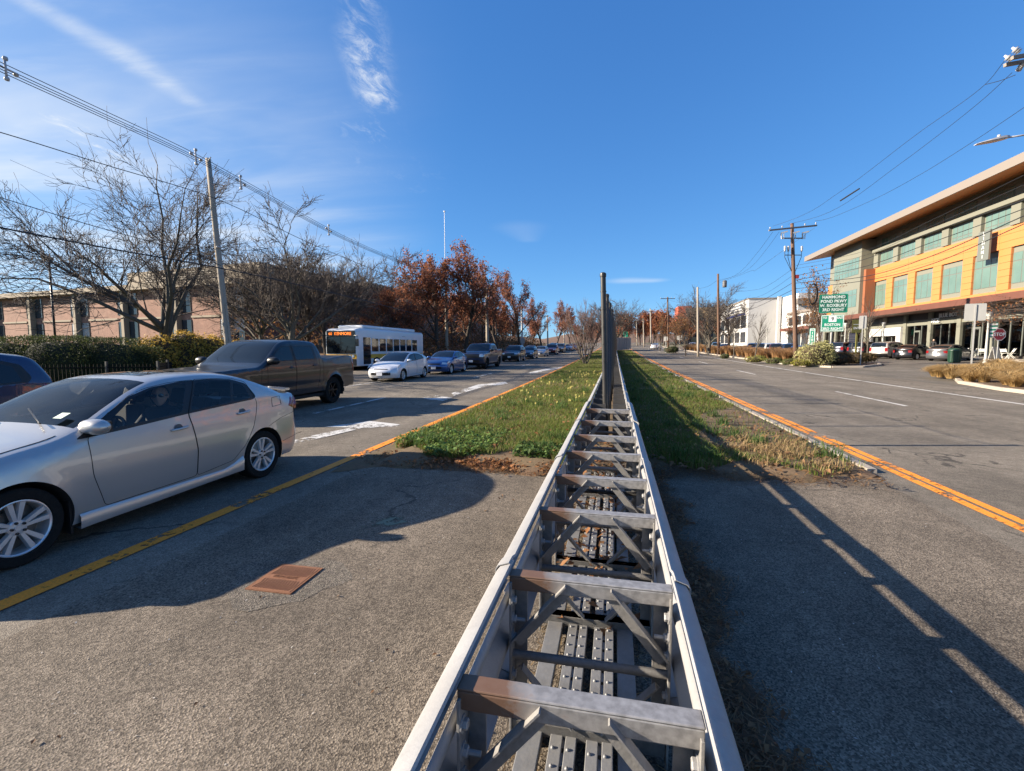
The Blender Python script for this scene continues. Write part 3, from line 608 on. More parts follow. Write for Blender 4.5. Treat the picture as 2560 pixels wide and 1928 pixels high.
# pine-needle litter banked against the right rail and across the tip
def needles(N,pos,L,colf,zr=.05):
    x,y=pos(N); N=len(x); a=rng.uniform(0,2*PI,N); l=L*(.5+rng.random(N)); w_=.0022
    z=gza(x,y)+.012+zr*rng.random(N)**2; d=np.stack([np.cos(a),np.sin(a),rng.normal(0,.25,N)],1)*l[:,None]; e=np.stack([-np.sin(a),np.cos(a),0*a],1)*w_; c=np.stack([x,y,z],1)
    V=np.stack([c-d/2-e,c-d/2+e,c+d/2+e,c+d/2-e],1); col=np.repeat(colf(N)[:,None,:],4,1); i=np.arange(N)[:,None]*4
    T=np.concatenate([i+[[0,1,2]],i+[[0,2,3]]],1).reshape(-1,3); return V.reshape(-1,3),T,col.reshape(-1,3)
edge=lambda y:.36+.40+.07*np.sin(y*4)+.05*np.sin(y*11)+.03*np.sin(y*23)
fit=lambda x,y:(x-.3<(edge(y)-.3)*(.35+.75*rng.random(len(x))))
nd=[needles(24000,pbox(.30,1.0,.8,6.8,fit),.07,cmix((.16,.085,.045),(.30,.17,.085)),.04),
    needles(9000,pbox(.4,3.4,6.2,7.2,lambda x,y:near(x,y,1.3,6.7,1.6,.3)),.08,cmix((.16,.09,.045),(.26,.15,.07)),.05),
    needles(6000,pbox(1.9,3.5,7.0,13.5,lambda x,y:rng.random(len(x))<.6),.09,cmix((.24,.13,.06),(.36,.22,.10)),.07),
    needles(5000,pbox(-.42,.24,.6,8,lambda x,y:rng.random(len(x))<.3+.7*(y>3.6)),.06,cmix((.16,.10,.05),(.34,.24,.12)),.05),
    needles(9000,pbox(-3.7,-.45,6.05,6.95,None),.07,cmix((.22,.12,.06),(.36,.22,.11)),.03)]
lvs=leaves(4200,pbox(.30,.95,.8,6.6,fit),.018,cmix((.18,.09,.045),(.32,.17,.08)),1,.012,.04)
V,T,Cc=merge(nd+[lvs]); tag(link('needle_litter',npmesh('needle_litter',V,T,m_blade,Cc)),'brown pine-needle litter banked along the right rail and median tip','litter',kind='stuff')
m_lit=mat('litter_base',(.11,.065,.038),1,var=[(25,.7,(.19,.11,.06)),(4,.5,(.05,.03,.02))],bump=(40,.9))
mb=MB(); ys=np.linspace(.3,6.9,50); 
for y in ys: mb.v+=[(.30,y,gz(0,y)+.02),(float(edge(y))*.93+.0,y,gz(0,y)+.006)]
mb.f=[(2*i,2*i+1,2*i+3,2*i+2) for i in range(49)]; mb.m=[0]*49; tag(mb.build('litter_bank',m_lit),kind='structure')
gr=[leaves(420,pbox(-3.6,3.2,.9,6.2,None),.007,cmix((.35,.33,.30),(.55,.53,.5)),.3,.006,.002,.05),leaves(160,pbox(-7.5,-4.2,-1,14,None),.009,cmix((.35,.34,.32),(.55,.53,.5)),.3,.005,.002,.05)]
V,T,Cc=merge(gr); tag(link('road_grit',npmesh('road_grit',V,T,mat('grit',(.4,.4,.4),.8,attr=True),Cc)),'pale grit and stone chips scattered over the near pavement','grit',kind='stuff')
# pale daffodil heads on the left lawn
m_daf=mat('daffodil',(.75,.62,.18),.6)
def flowers(N):
    cs=[(-1.4,24),(-.9,27),(-2.2,26),(-1.9,14),(-1.0,12.5),(-2.6,19),(-1.6,17),(-2.9,15)]
    V=[];T=[]; o=0
    for i in range(N):
        c=cs[rng.integers(len(cs))]; x=c[0]+rng.normal()*.45; y=c[1]+rng.normal()*1.1
        if not -3.6<x<-.55: continue
        z=gz(x,y)+.06+.20+.06*rng.random(); r=.022+.0007*y
        for j in range(6):
            a=PI*j/3; b=a+.5; V+=[(x,y,z),(x+r*math.cos(a),y-.01,z+r*math.sin(a)),(x+r*math.cos(b),y-.01,z+r*math.sin(b))]; T.append((o,o+1,o+2)); o+=3
        V+=[(x-.003,y,z),(x+.003,y,z),(x,y,z-.24)]; T.append((o,o+1,o+2)); o+=3
    return V,T
V,T=flowers(75); tag(link('daffodils',npmesh('daffodils',V,T,m_daf)),'pale yellow daffodils dotted over the left median lawn','flowers',kind='stuff')
# ================================================================ vehicles
def herm(pts,sub):
    p=np.asarray(pts,float); n=len(p); d=np.maximum(np.linalg.norm(np.diff(p[:,:2],axis=0),axis=1),1e-4); m=np.zeros_like(p)
    for i in range(n):
        if i==0: m[i]=(p[1]-p[0])/d[0]
        elif i==n-1: m[i]=(p[-1]-p[-2])/d[-1]
        else: a=(p[i]-p[i-1])/d[i-1]; b=(p[i+1]-p[i])/d[i]; m[i]=(a*d[i]+b*d[i-1])/(d[i-1]+d[i])
    out=[];idx=[]
    for i in range(n-1):
        for k in range(sub):
            t=k/sub; h=d[i]; out.append((2*t**3-3*t*t+1)*p[i]+(t**3-2*t*t+t)*h*m[i]+(-2*t**3+3*t*t)*p[i+1]+(t**3-t*t)*h*m[i+1]); idx.append(i+t)
    out.append(p[-1]); idx.append(n-1.); return np.array(out),np.array(idx)
def inpoly(pt,poly):
    x,y=pt; c=False; j=len(poly)-1
    for i in range(len(poly)):
        xi,yi=poly[i];xj,yj=poly[j]
        if (yi>y)!=(yj>y) and x<(xj-xi)*(y-yi)/(yj-yi)+xi: c=not c
        j=i
    return c
def dens(poly,step,closed=True):
    out=[]; n=len(poly)
    for i in range(n if closed else n-1):
        a=poly[i]; b=poly[(i+1)%n]; k=max(1,int(math.hypot(b[0]-a[0],b[1]-a[1])/step))
        for q in range(k): out.append((a[0]+(b[0]-a[0])*q/k,a[1]+(b[1]-a[1])*q/k))
    if not closed: out.append(tuple(poly[-1]))
    return out
def smoothpoly(poly,r=.03,k=4):   # round the corners of a polygon
    out=[]; n=len(poly)
    for i in range(n):
        p=Vector(poly[i-1]); c=Vector(poly[i]); q=Vector(poly[(i+1)%n]); a=(p-c); b=(q-c); ra=min(r,a.length*.45); rb=min(r,b.length*.45); A=c+a.normalized()*ra; B=c+b.normalized()*rb
        for t in np.linspace(0,1,k): out.append(tuple((1-t)**2*A+2*t*(1-t)*c+t*t*B))
    return out
def paintmat(name,col,metal=.5,rough=.32,coat=1.):
    m_=mat('paint_'+name,col,rough,metal,coat=coat,var=(2.2,.10,tuple(c*.8 for c in col))); return m_
g_dark=mat('car_glass_dark',(.008,.012,.017),.03,0,spec=.5)
g_clear=mat('car_glass_clear',trans=((.90,.93,.93),))
m_tyre=mat('tyre',(.013,.013,.013),.95,spec=.15,var=(30,.4,(.03,.029,.027)),bump=(60,.2)); m_trim=mat('black_trim',(.015,.015,.016),.35,spec=.4)
m_under=mat('underbody',(.012,.012,.012),.9); m_rim=mat('alloy',(.72,.72,.72),.35,.55,var=(8,.3,(.58,.57,.56))); m_rimd=mat('alloy_dark',(.02,.02,.022),.35,.5)
m_lampw=mat('lamp_clear',(.62,.64,.66),.08,.3,coat=1); m_lampr=mat('lamp_red',(.22,.010,.012),.12,0,coat=1,var=(25,.5,(.2,.008,.01))); m_chrome=mat('chrome',(.75,.76,.78),.12,1)
m_plate=mat('plate',(.70,.70,.70),.5,var=(60,.4,(.45,.48,.6))); m_seam=mat('panel_gap',(.01,.01,.01),.8); m_seat=mat('seat_cloth',(.035,.035,.037),.9); m_gray=mat('plastic_grey',(.10,.10,.105),.6)
m_disc=mat('brake_disc',(.16,.15,.14),.5,.6)
_wheelcache={}
def wheel_meshes(r,wd,style,rimr,n=40):
    k=(round(r,3),style,n)
    if k in _wheelcache: return _wheelcache[k]
    R=Matrix.Rotation(-PI/2,4,'X')   # local z -> +y ; outside is +y
    t=MB(); h=wd/2
    t.lathe([(rimr*.97,-h*.8),(rimr*1.03,-h*.98),(r*.93,-h),(r*.985,-h*.85),(r,-h*.5),(r,-h*.3),(r*.985,-h*.28),(r*.985,-h*.2),(r,-h*.18),(r,h*.18),(r*.985,h*.2),(r*.985,h*.28),(r,h*.3),(r,h*.5),(r*.985,h*.85),(r*.93,h),(rimr*1.06,h*.98),(rimr*1.0,h*.86),(rimr*.97,h*.8)],n,R,closed=True)
    rm=MB(); rm.lathe([(rimr*.99,h*.84),(rimr*1.0,h*.93),(rimr*.97,h*.95),(rimr*.93,h*.86),(rimr*.90,h*.4),(rimr*.88,-h*.8)],n,R)
    ns={'ten':10,'five':5,'six':6,'multi':12,'seven':7}[style]
    for i in range(ns):
        a=2*PI*i/ns+(.11 if (style=='ten' and i%2) else (-.11 if style=='ten' else 0)); M=R@Matrix.Rotation(a,4,'Z')
        w0,w1={'ten':(.034,.050),'five':(.045,.065),'six':(.035,.045),'multi':(.02,.024),'seven':(.03,.045)}[style]
        r0,r1=rimr*.22,rimr*.95
        vs=[(r0,-w0/2,h*.45),(r1,-w1/2,h*.55),(r1,w1/2,h*.55),(r0,w0/2,h*.45),(r0,-w0/2*.7,h*.78),(r1*.985,-w1/2*.75,h*.86),(r1*.985,w1/2*.75,h*.86),(r0,w0/2*.7,h*.78)]
        rm.add([M@Vector(v) for v in vs],[(0,3,2,1),(4,5,6,7),(0,1,5,4),(1,2,6,5),(2,3,7,6),(3,0,4,7)])
    rm.lathe([(rimr*.29,h*.4),(rimr*.29,h*.72),(rimr*.25,h*.8),(rimr*.12,h*.82),(rimr*.11,h*.88),(0,h*.88)],20,R)
    lug=MB()
    for i in range(5):
        a=2*PI*i/5; M=R@Matrix.Translation((rimr*.2*math.cos(a),rimr*.2*math.sin(a),h*.70)); lug.lathe([(.011,0),(.011,.028),(0,.03)],6,M)
    dk=MB(); dk.lathe([(0,h*.1),(rimr*.62,h*.1),(rimr*.62,h*.02),(0,h*.02)],24,R); dk.lathe([(rimr*.9,-h*.3),(0,-h*.3)],24,R)
    out=(autosmooth(t.mesh('tyre',m_tyre),40),autosmooth(rm.mesh('rim',m_rimd if style=='six' else m_rim),35),autosmooth(lug.mesh('lug_nuts',m_trim),30),dk.mesh('brake_disc',m_disc)); _wheelcache[k]=out; return out
def build_car(S,name,label,cat,loc,heading,paint,group=None,detail=1.0,glass=None,cut=None):
    """S: shape spec. local x runs from nose (0) to tail (L); the root sits at the nose-tail middle on the ground"""
    glass=glass or g_dark
    ctrl=S['ctrl']; sub=max(2,int(4*detail)); smp,sidx=herm(ctrl,sub); Wh=S['W']/2
    pl,_=herm([(x,w_,0) for x,w_ in S['plan']],6); sp=np.array(S['side']); bl=np.array(S['belt'])
    def B(x,z):
        b=np.interp(x,bl[:,0],bl[:,1]); zz_=np.minimum(z,b); base=Wh*np.interp(x,pl[:,0],pl[:,1])*np.interp(zz_,sp[:,0],sp[:,1]); t=z-b
        return base-S['tumble']*np.where(t>0,np.sqrt(t*t+.0009)-.03,0.)
    xe=smp[:,0]+smp[:,2]; ze=smp[:,1]-smp[:,4]; ins=smp[:,3]; ye=B(xe,ze)-ins
    ex=np.stack([xe,ze],1); Rr=S.get('round',.11)
    def Sf(x,z):
        x=np.asarray(x,float); z=np.asarray(z,float); d2=(x[:,None]-ex[None,:,0])**2+(z[:,None]-ex[None,:,1])**2; j=np.argmin(d2,1); d=np.sqrt(d2[np.arange(len(x)),j])
        b=B(x,z)-ins[j]*np.clip(1-d/Rr,0,1)**2
        for (cx,cz,rr,amp) in S['flare']:
            q=np.hypot(x-cx,z-cz)-rr; b=b+amp*np.exp(-(q/.05)**2)*(q>-.02)
        if 'crease' in S:
            for (x0,z0,x1,z1,amp,wd_) in S['crease']:
                zc=z0+(z1-z0)*(x-x0)/(x1-x0); b=b+amp*np.exp(-((z-zc)/wd_)**2)*np.clip((x-x0)/.3,0,1)*np.clip((x1-x)/.3,0,1)
        return b
    outer=[tuple(p) for p in ex]; sill=S['sill']; xs_=np.linspace(outer[-1][0],outer[0][0],30)[1:-1]
    outer_full=outer+[(x,float(np.interp(x,[q[0] for q in sill],[q[1] for q in sill]))) for x in xs_]
    pts=[];edges=[]
    def loop(poly,closed=True):
        o=len(pts); pts.extend(poly); n=len(poly); edges.extend([(o+i,o+(i+1)%n) for i in range(n if closed else n-1)])
    loop(outer_full)
    arches=[(cx,S['wr'],ra) for cx,ra in S['arch']]
    regs=[]
    for k_,poly in S['regions']:
        r_=smoothpoly(poly,S.get('corner',.035),4); regs.append((k_,r_)); loop(dens(r_,.07/detail))
    for cx,cz,ra in arches: loop([(cx+ra*math.cos(a),cz+ra*math.sin(a)) for a in np.linspace(0,2*PI,int(40*detail)+12,endpoint=False)])
    g=.085/detail; X0,X1=ex[:,0].min(),ex[:,0].max(); Z0,Z1=min(q[1] for q in outer_full),ex[:,1].max()
    for i,x in enumerate(np.arange(X0,X1,g)):
        for z in np.arange(Z0,Z1,g):
            q=(x+(.01 if i%2 else 0),z+(g/2 if i%2 else 0))
            if inpoly(q,outer_full) and np.min((ex[:,0]-q[0])**2+(ex[:,1]-q[1])**2)>(g*.45)**2: pts.append(q)
    for dd in (.012,.03,.055):   # rows under the edge for the rounding
        nrm=np.gradient(ex,axis=0); nn=np.stack([-nrm[:,1],nrm[:,0]],1); nn/=np.maximum(np.linalg.norm(nn,axis=1,keepdims=True),1e-6)
        for (x,z),n_ in zip(ex[1:-1],nn[1:-1]):
            for s in (1,-1):
                q=(x+s*n_[0]*dd,z+s*n_[1]*dd)
                if inpoly(q,outer_full) : pts.append(q); break
    res=delaunay_2d_cdt([Vector(p) for p in pts],edges,[],0,1e-4); vs2=np.array([(v.x,v.y) for v in res[0]]); tri=[]
    treg=[]
    for f in res[2]:
        c_=vs2[list(f)].mean(0)
        if not inpoly(c_,outer_full): continue
        if any((c_[0]-a[0])**2+(c_[1]-a[1])**2<a[2]**2 for a in arches): continue
        rg='body'
        for k_,poly in regs:
            if inpoly(c_,poly): rg=k_
        tri.append(f); treg.append(rg)
    ysd=Sf(vs2[:,0],vs2[:,1])
    Vall=[];Fall=[];Rall=[]
    for s in (1,-1):
        o=len(Vall); Vall.extend([(x,s*y,z) for (x,z),y in zip(vs2,ysd)])
        for f,rg in zip(tri,treg):
            f=tuple(i+o for i in f); Fall.append(f[::-1] if s>0 else f); Rall.append((rg,s) if rg!='body' else ('body',0))
    tcol=np.array([-1,-.985,-.96,-.935,-.88,-.78,-.6,-.3,0,.3,.6,.78,.88,.935,.96,.985,1]); o=len(Vall); nt_=len(tcol); a=np.abs(tcol)
    def top(j,t):
        aa=abs(t); x=smp[j,0]+smp[j,2]*aa**2.4; z=smp[j,1]-smp[j,4]*(.55*aa**2+.45*aa**9); return (x,t*ye[j],z)
    for j in range(len(smp)):
        for t in tcol: Vall.append(top(j,t))
    for j in range(len(smp)-1):
        sm=(sidx[j]+sidx[j+1])/2
        for i in range(nt_-1):
            tm=(tcol[i]+tcol[i+1])/2; rg='body'
            for k_,s0,s1,t0,t1 in S['top']:
                if s0<sm<s1 and t0<abs(tm)<t1: rg=k_
            q=o+j*nt_+i; Fall.append((q,q+nt_,q+nt_+1,q+1)); Rall.append((rg,0))
    V=np.array(Vall); key=np.round(V/.0004).astype(np.int64); _,inv=np.unique(key,axis=0,return_inverse=True); inv=inv.ravel()
    nr=np.zeros((inv.max()+1,3))
    for f in Fall:
        p=V[list(f)]; n_=np.cross(p[1]-p[0],p[2]-p[0]) if len(f)==3 else np.cross(p[2]-p[0],p[3]-p[1])
        for i in f: nr[inv[i]]+=n_
    nr/=np.maximum(np.linalg.norm(nr,axis=1,keepdims=True),1e-9); vn=nr[inv]
    # make sure normals face outwards
    L=S['L']; root=thing(name,label,cat,loc,math.atan2(heading[1],heading[0])+PI,group)
    tilt_=math.atan2(gz(loc[0]+heading[0],loc[1]+heading[1])-gz(loc[0]-heading[0],loc[1]-heading[1]),2.); root.rotation_euler=(0,tilt_,math.atan2(heading[1],heading[0])+PI)
    OFF=Vector((-L/2,0,0))
    def part(nm,mt,faces,parent=root):
        ids=sorted({i for f in faces for i in f}); mp={i:k for k,i in enumerate(ids)}
        me=bpy.data.meshes.new(nm); me.from_pydata([tuple(V[i]+np.array(OFF)) for i in ids],[],[tuple(mp[i] for i in f) for f in faces]); me.materials.append(mt)
        me.polygons.foreach_set('use_smooth',[True]*len(faces)); me.update()
        try: me.normals_split_custom_set_from_vertices([tuple(vn[i]) for i in ids])
        except Exception: pass
        return link(nm,me,parent)
    groups={}
    for f,r_ in zip(Fall,Rall): groups.setdefault(r_,[]).append(f)
    names={'body':('body',paint),'hood':('hood',paint),'roof':('roof',paint),'trunk':('trunk_lid',paint),'ws':('windshield',glass),'rw':('rear_window',glass),'trim':('window_trim',m_trim),'lower':('lower_trim',S.get('lowmat',m_trim)),'grille':('grille',m_trim),'sunroof':('sunroof',g_dark),'bed':('bed_cover',m_trim),'bumper':('bumper',S.get('bumpmat',paint))}
    doors={}
    for (rg,s),fs in sorted(groups.items(),key=lambda q:(q[0][0],q[0][1])):
        if rg.startswith('door'): doors[(rg,s)]=part('door',paint,fs)
    for (rg,s),fs in sorted(groups.items(),key=lambda q:(q[0][0],q[0][1])):
        if rg.startswith('door'): continue
        if rg.startswith('win'): part('window',glass,fs,doors.get(('door'+rg[3:],s),root)); continue
        nm,mt=names[rg]; part(nm,mt,fs)
    # panel gaps
    seam=MB()
    def surf(p,s,off=.0015):
        q=dens(p,.05,closed=False); q=np.array(q); y=Sf(q[:,0],q[:,1])+off; return [Vector((x,s*yy,z))+OFF for (x,z),yy in zip(q,y)]
    for s in (1,-1):
        for k_,poly in regs:
            if k_.startswith('door') or k_=='fuel': seam.tube(surf(poly+[poly[0]],s),.0028,4,cap=False)
        for ln in S.get('seams',[]): seam.tube(surf(ln,s),.0028,4,cap=False)
    for s0,t0,s1,t1 in S.get('topseams',[]):
        pt=[]
        for q in np.linspace(0,1,14):
            ss=s0+(s1-s0)*q; j=int(np.argmin(abs(sidx-ss))); 
            for sg in (1,): pt.append((j,t0+(t1-t0)*q))
        for sg in (1,-1): seam.tube([Vector(top(j,t*sg))+OFF+Vector((0,0,.002)) for j,t in pt],.003,4,cap=False)
    if detail>=.8 and seam.v: tag(seam.build('panel_gaps',m_seam,root),kind='stuff')
    # patches for lamps etc
    def tpatch(nm,mt,s0,s1,t0,t1,off=.006,parent=root,rnd=True):
        for sg in (1,-1):
            mb=MB(); ss=np.linspace(s0,s1,6); tt=np.linspace(t0,t1,6)
            for a_ in ss:
                j=min(len(smp)-2,int(np.searchsorted(sidx,a_)-1)); j=max(j,0); fr=(a_-sidx[j])/(sidx[j+1]-sidx[j])
                for b_ in tt:
                    p0=Vector(top(j,b_*sg)).lerp(Vector(top(j+1,b_*sg)),fr); p1=Vector(top(min(j+1,len(smp)-1),b_*sg))-Vector(top(j,b_*sg)); p2=Vector(top(j,(b_+.02)*sg))-Vector(top(j,(b_-.02)*sg)); n_=p1.cross(p2).normalized(); c0=Vector((L/2,0,.6)); n_=n_ if n_.dot(p0-c0)>0 else -n_; mb.v.append(p0+n_*off+OFF)
            for i in range(5):
                for j2 in range(5): q=i*6+j2; mb.f.append((q,q+1,q+7,q+6))
            mb.m=[0]*len(mb.f); mb.build(nm,mt,parent,smooth=True)
            if t0<=-t1+1e-6: break
    def spatch(nm,mt,poly,off=.006,parent=root):
        pp=dens(smoothpoly(poly,.02,3),.06)
        for s in (1,-1):
            q0=np.array(pp); c_=q0.mean(0); mb=MB(); n=len(pp)
            for k_,fct in enumerate((1.,.75,.5,.25,.02)):
                q=c_+(q0-c_)*fct; y=Sf(q[:,0],q[:,1])+(off if k_ else off*.2); mb.v+=[Vector((x,s*yy,z))+OFF for (x,z),yy in zip(q,y)]
            for k_ in range(4):
                for i in range(n): a_,b_=k_*n+i,k_*n+(i+1)%n; fq=(a_,b_,b_+n,a_+n); mb.f.append(fq if s<0 else fq[::-1])
            mb.m=[0]*len(mb.f); mb.build(nm,mt,parent,smooth=True)
    for d_ in S.get('tpatch',[]): tpatch(*d_)
    for d_ in S.get('spatch',[]): spatch(*d_)
    # arch liners and underbody
    lin_=MB()
    for cx,cz,ra in arches:
        an=[a for a in np.linspace(-.35,PI+.35,22)]
        for s in (1,-1):
            q=np.array([(cx+(ra)*math.cos(a),cz+ra*math.sin(a)) for a in an]); y=Sf(q[:,0],q[:,1])-.002; o2=len(lin_.v)
            for (x,z),yy in zip(q,y): lin_.v+=[Vector((x,s*yy,z))+OFF,Vector((x,s*(Wh-.34),z))+OFF]
            fs=[(o2+2*i,o2+2*i+1,o2+2*i+3,o2+2*i+2) for i in range(len(an)-1)]; lin_.f+=fs; lin_.m+=[0]*len(fs)
            o2=len(lin_.v); lin_.v+=[Vector((x,s*(Wh-.34),z))+OFF for x,z in q]; lin_.f.append(tuple(range(o2,o2+len(an)))); lin_.m.append(0)
    lin_.box(ex[:,0].min()+.25-L/2,ex[:,0].max()-.25-L/2,-Wh+.28,Wh-.28,S['clear'],S['clear']+.12)
    lin_.box(.25-L/2,L-.3-L/2,-Wh+.1,Wh-.1,S['clear']+.12,S['clear']+.16) if False else None
    xs3=[S['arch'][0][0]+S['arch'][0][1],S['arch'][1][0]-S['arch'][1][1]]; lin_.box(xs3[0]-L/2,xs3[1]-L/2,-Wh+.05,Wh-.05,S['clear']+.02,S['clear']+.10)
    lin_.build('underbody',m_under,root)
    # wheels
    wt=S.get('tyre',.21); tm,rmm,lg,dk=wheel_meshes(S['wr'],wt,S['rim'],S['rimr'],int(30*detail)+14)
    for cx,_ in S['arch']:
        for s in (1,-1):
            y=float(B(np.array([cx]),np.array([.5]))[0])-wt/2-.015; wo=link('wheel',tm,root,Vector((cx,s*y,S['wr']))+OFF)
            if s<0: wo.rotation_euler=(0,0,PI)
            link('rim',rmm,wo)
            if detail>=.8: link('lug_nut_set',lg,wo)
            link('brake_disc',dk,wo)
            wo.rotation_euler.rotate_axis('Y',random.uniform(0,1.2)) if False else None
    # mirrors, handles, plates
    for s in (1,-1):
        mx,mz=S['mirror']; y=float(Sf([mx],[mz])[0]); sc3=S.get('mirs',(.075,.115,.068)); mb=MB(); M=Matrix.Translation(Vector((mx,s*(y+.12),mz))+OFF)@Matrix.Diagonal((*sc3,1))
        mb.lathe([(0,-1),(.45,-.93),(.78,-.72),(.95,-.35),(1,0),(.97,.4),(.85,.75),(.55,.95),(0,1)],16,M@Matrix.Rotation(PI/2*s,4,'X')); mo=mb.build('mirror',S.get('mirmat',paint),root,smooth=True)
        mb=MB(); mb.bar(Vector((mx-.01,s*(y-.03),mz-.05))+OFF,Vector((mx,s*(y+.10),mz-.03))+OFF,.05,.035); mb.box(mx+sc3[0]*.62-L/2,mx+sc3[0]*.9-L/2,min(s*(y+.03),s*(y+.21)),max(s*(y+.03),s*(y+.21)),mz-.045,mz+.045); mb.build('mirror_glass',m_trim,mo)
        for i,(hx,hz) in enumerate(S['handles']):
            hy=float(Sf([hx],[hz])[0]); mb=MB(); l=.105; pts_=[Vector((hx+t*l,s*(hy+.003+.030*math.cos(t*PI/2)**.5),hz+.006*t))+OFF for t in np.linspace(-1,1,9)]; mb.tube(pts_,[.008]+[.0135]*7+[.008],8); dp=doors.get(('door%d'%i,s)); mb.build('door_handle',S.get('hanmat',paint),dp or root,smooth=True)
            if detail>=1: mb=MB(); M=Matrix.Translation(Vector((hx-.01,s*(hy+.0015),hz))+OFF)@Matrix.Rotation(PI/2,4,'X'); mb.lathe([(0,0),(.045,0),(.05,.001)],16,M); mb.build('handle_recess',m_gray,dp or root)
    for key_,xx,zz2 in S.get('plates',[]):
        mb=MB(); mb.box(xx-.006-L/2,xx+.006-L/2,-.155,.155,zz2-.075,zz2+.075); mb.build('plate',m_plate,root)
    root['spec_len']=L; del root['spec_len']
    return root,OFF,Sf
def front_tail(): pass
SED=dict(L=4.54,W=1.76,tumble=.47,sill=[(0,.22),(.4,.20),(4.1,.22),(4.54,.27)],clear=.15,wr=.316,rimr=.222,rim='ten',arch=[(.93,.365),(3.53,.362)],flare=[(.93,.316,.365,.012),(3.53,.316,.362,.012)],
 ctrl=[(.12,.19,.26,.03,0),(.04,.33,.27,.03,0),(0.0,.48,.30,.03,0),(.03,.60,.30,.03,0),(.10,.70,.28,.04,.02),(.26,.79,.14,.05,.05),(.6,.885,.03,.06,.05),(1.0,.955,0,.06,.05),(1.28,1.005,0,.06,.05),(1.42,1.06,.02,.05,.05),
   (1.72,1.215,.03,.04,.05),(2.02,1.36,.03,.04,.055),(2.22,1.425,.02,.035,.055),(2.55,1.462,0,.035,.055),(2.9,1.465,0,.035,.055),(3.2,1.44,-.01,.035,.055),(3.42,1.395,-.02,.035,.055),(3.7,1.295,-.02,.04,.05),(3.95,1.19,-.02,.05,.05),(4.08,1.135,-.02,.06,.05),
   (4.25,1.11,-.03,.06,.045),(4.40,1.09,-.07,.06,.04),(4.46,1.03,-.14,.05,.02),(4.47,.85,-.20,.04,0),(4.50,.62,-.24,.03,0),(4.54,.5,-.26,.03,0),(4.53,.36,-.26,.03,0),(4.46,.25,-.24,.03,0)],
 plan=[(0,.86),(.3,.925),(.6,.965),(1.0,.99),(1.5,1.),(3.2,1.),(3.7,.985),(4.1,.95),(4.4,.90),(4.54,.88)],
 side=[(.15,.955),(.25,.975),(.4,.99),(.6,1.),(.75,.995),(.88,.975),(.98,.945),(1.1,.93)],belt=[(0,.80),(1.0,.90),(1.36,.925),(2.4,.99),(3.4,1.05),(4.0,1.06),(4.54,1.04)],
 regions=[('door0',[(1.455,.93),(1.46,.6),(1.55,.29),(2.50,.31),(2.52,.6),(2.47,1.02),(2.705,1.375),(2.4,1.362),(2.15,1.325),(1.95,1.26),(1.7,1.12)]),('door1',[(2.507,.31),(3.02,.36),(3.19,.50),(3.36,.72),(3.49,1.0),(3.42,1.30),(3.22,1.36),(2.712,1.378),(2.477,1.02),(2.527,.6)]),
   ('trim',[(1.37,.935),(1.8,.962),(2.45,1.012),(3.44,1.068),(3.50,1.10),(3.42,1.275),(3.22,1.345),(2.9,1.368),(2.55,1.367),(2.2,1.328),(1.95,1.255),(1.6,1.065)]),
   ('win0',[(1.575,.982),(2.40,1.035),(2.60,1.345),(2.35,1.335),(2.15,1.295),(1.96,1.23)]),('win1',[(2.52,1.045),(3.07,1.073),(3.20,1.325),(2.9,1.345),(2.72,1.345)]),('winq',[(3.115,1.076),(3.40,1.09),(3.36,1.26),(3.235,1.31)])],
 top=[('hood',4.6,8.2,0,.90),('ws',9.0,11.9,0,.935),('sunroof',12.4,14.2,0,.62),('rw',16.2,18.7,0,.90),('trunk',19.1,22.6,0,.90)],
 topseams=[(4.6,.91,8.2,.91),(19.0,.9,22.5,.88)],seams=[[(3.62,.68),(3.9,.76),(4.2,.80),(4.4,.83)],[(3.76,.93),(3.95,.94),(3.95,1.06),(3.78,1.05),(3.76,.93)],[(3.9,.42),(4.2,.45),(4.4,.46)]],
 mirror=(1.50,1.035),mirs=(.085,.135,.072),handles=[(2.33,.875),(3.23,.925)],plates=[('r',4.52,.78),('f',.0,.42)],
 tpatch=[('headlight',m_lampw,3.3,4.7,.62,.99,.006),('grille',m_trim,3.05,3.9,-.5,.5,.005),('air_intake',m_trim,1.2,2.1,-.62,.62,.005),('tail_light',m_lampr,22.6,23.6,.70,1.0,.006)],
 spatch=[('headlight',m_lampw,[(.33,.66),(.75,.80),(.72,.86),(.45,.82),(.33,.76)],.006),('tail_light',m_lampr,[(4.10,.90),(4.30,.83),(4.34,.93),(4.34,1.03),(4.2,1.02)],.008)])
# ---------------- silver sedan (nearest), with driver
silver=paintmat('silver',(.47,.455,.44),.55,.33)
sed,OFF,Sfn=build_car(SED,'silver_sedan','silver four-door sedan with sunroof and rear spoiler, nearest car on the left','car',(-5.44,2.53-.93+2.27+.09,gz(-5,4)),(0,-1),silver,detail=1.5,glass=g_clear)
L2=SED['L']/2
def ob(x0,x1,y0,y1,z0,z1): return (x0-L2,x1-L2,y0,y1,z0,z1)
# spoiler
mb=MB(); n=13
for t in np.linspace(-1,1,n):
    y=t*.66; x=4.40-.10*abs(t)**2.5-L2; z=1.128-.012*t*t
    mb.v+=[(x-.16,y,z+.012),(x+.02,y,z+.022),(x+.045,y,z+.008),(x+.02,y,z-.008),(x-.14,y,z-.006)]
for i in range(n-1):
    for j in range(5): a=i*5+j; b=i*5+(j+1)%5; mb.f.append((a,b,b+5,a+5))
mb.f+=[tuple(range(5)),tuple(range((n-1)*5,n*5))[::-1]]; mb.m=[0]*len(mb.f)
for t in (-.8,0.,.8): mb.box(4.27-L2,4.36-L2,t*.66-.03,t*.66+.03,1.06,1.125)
link('spoiler',autosmooth(mb.mesh('spoiler',silver),50),sed)
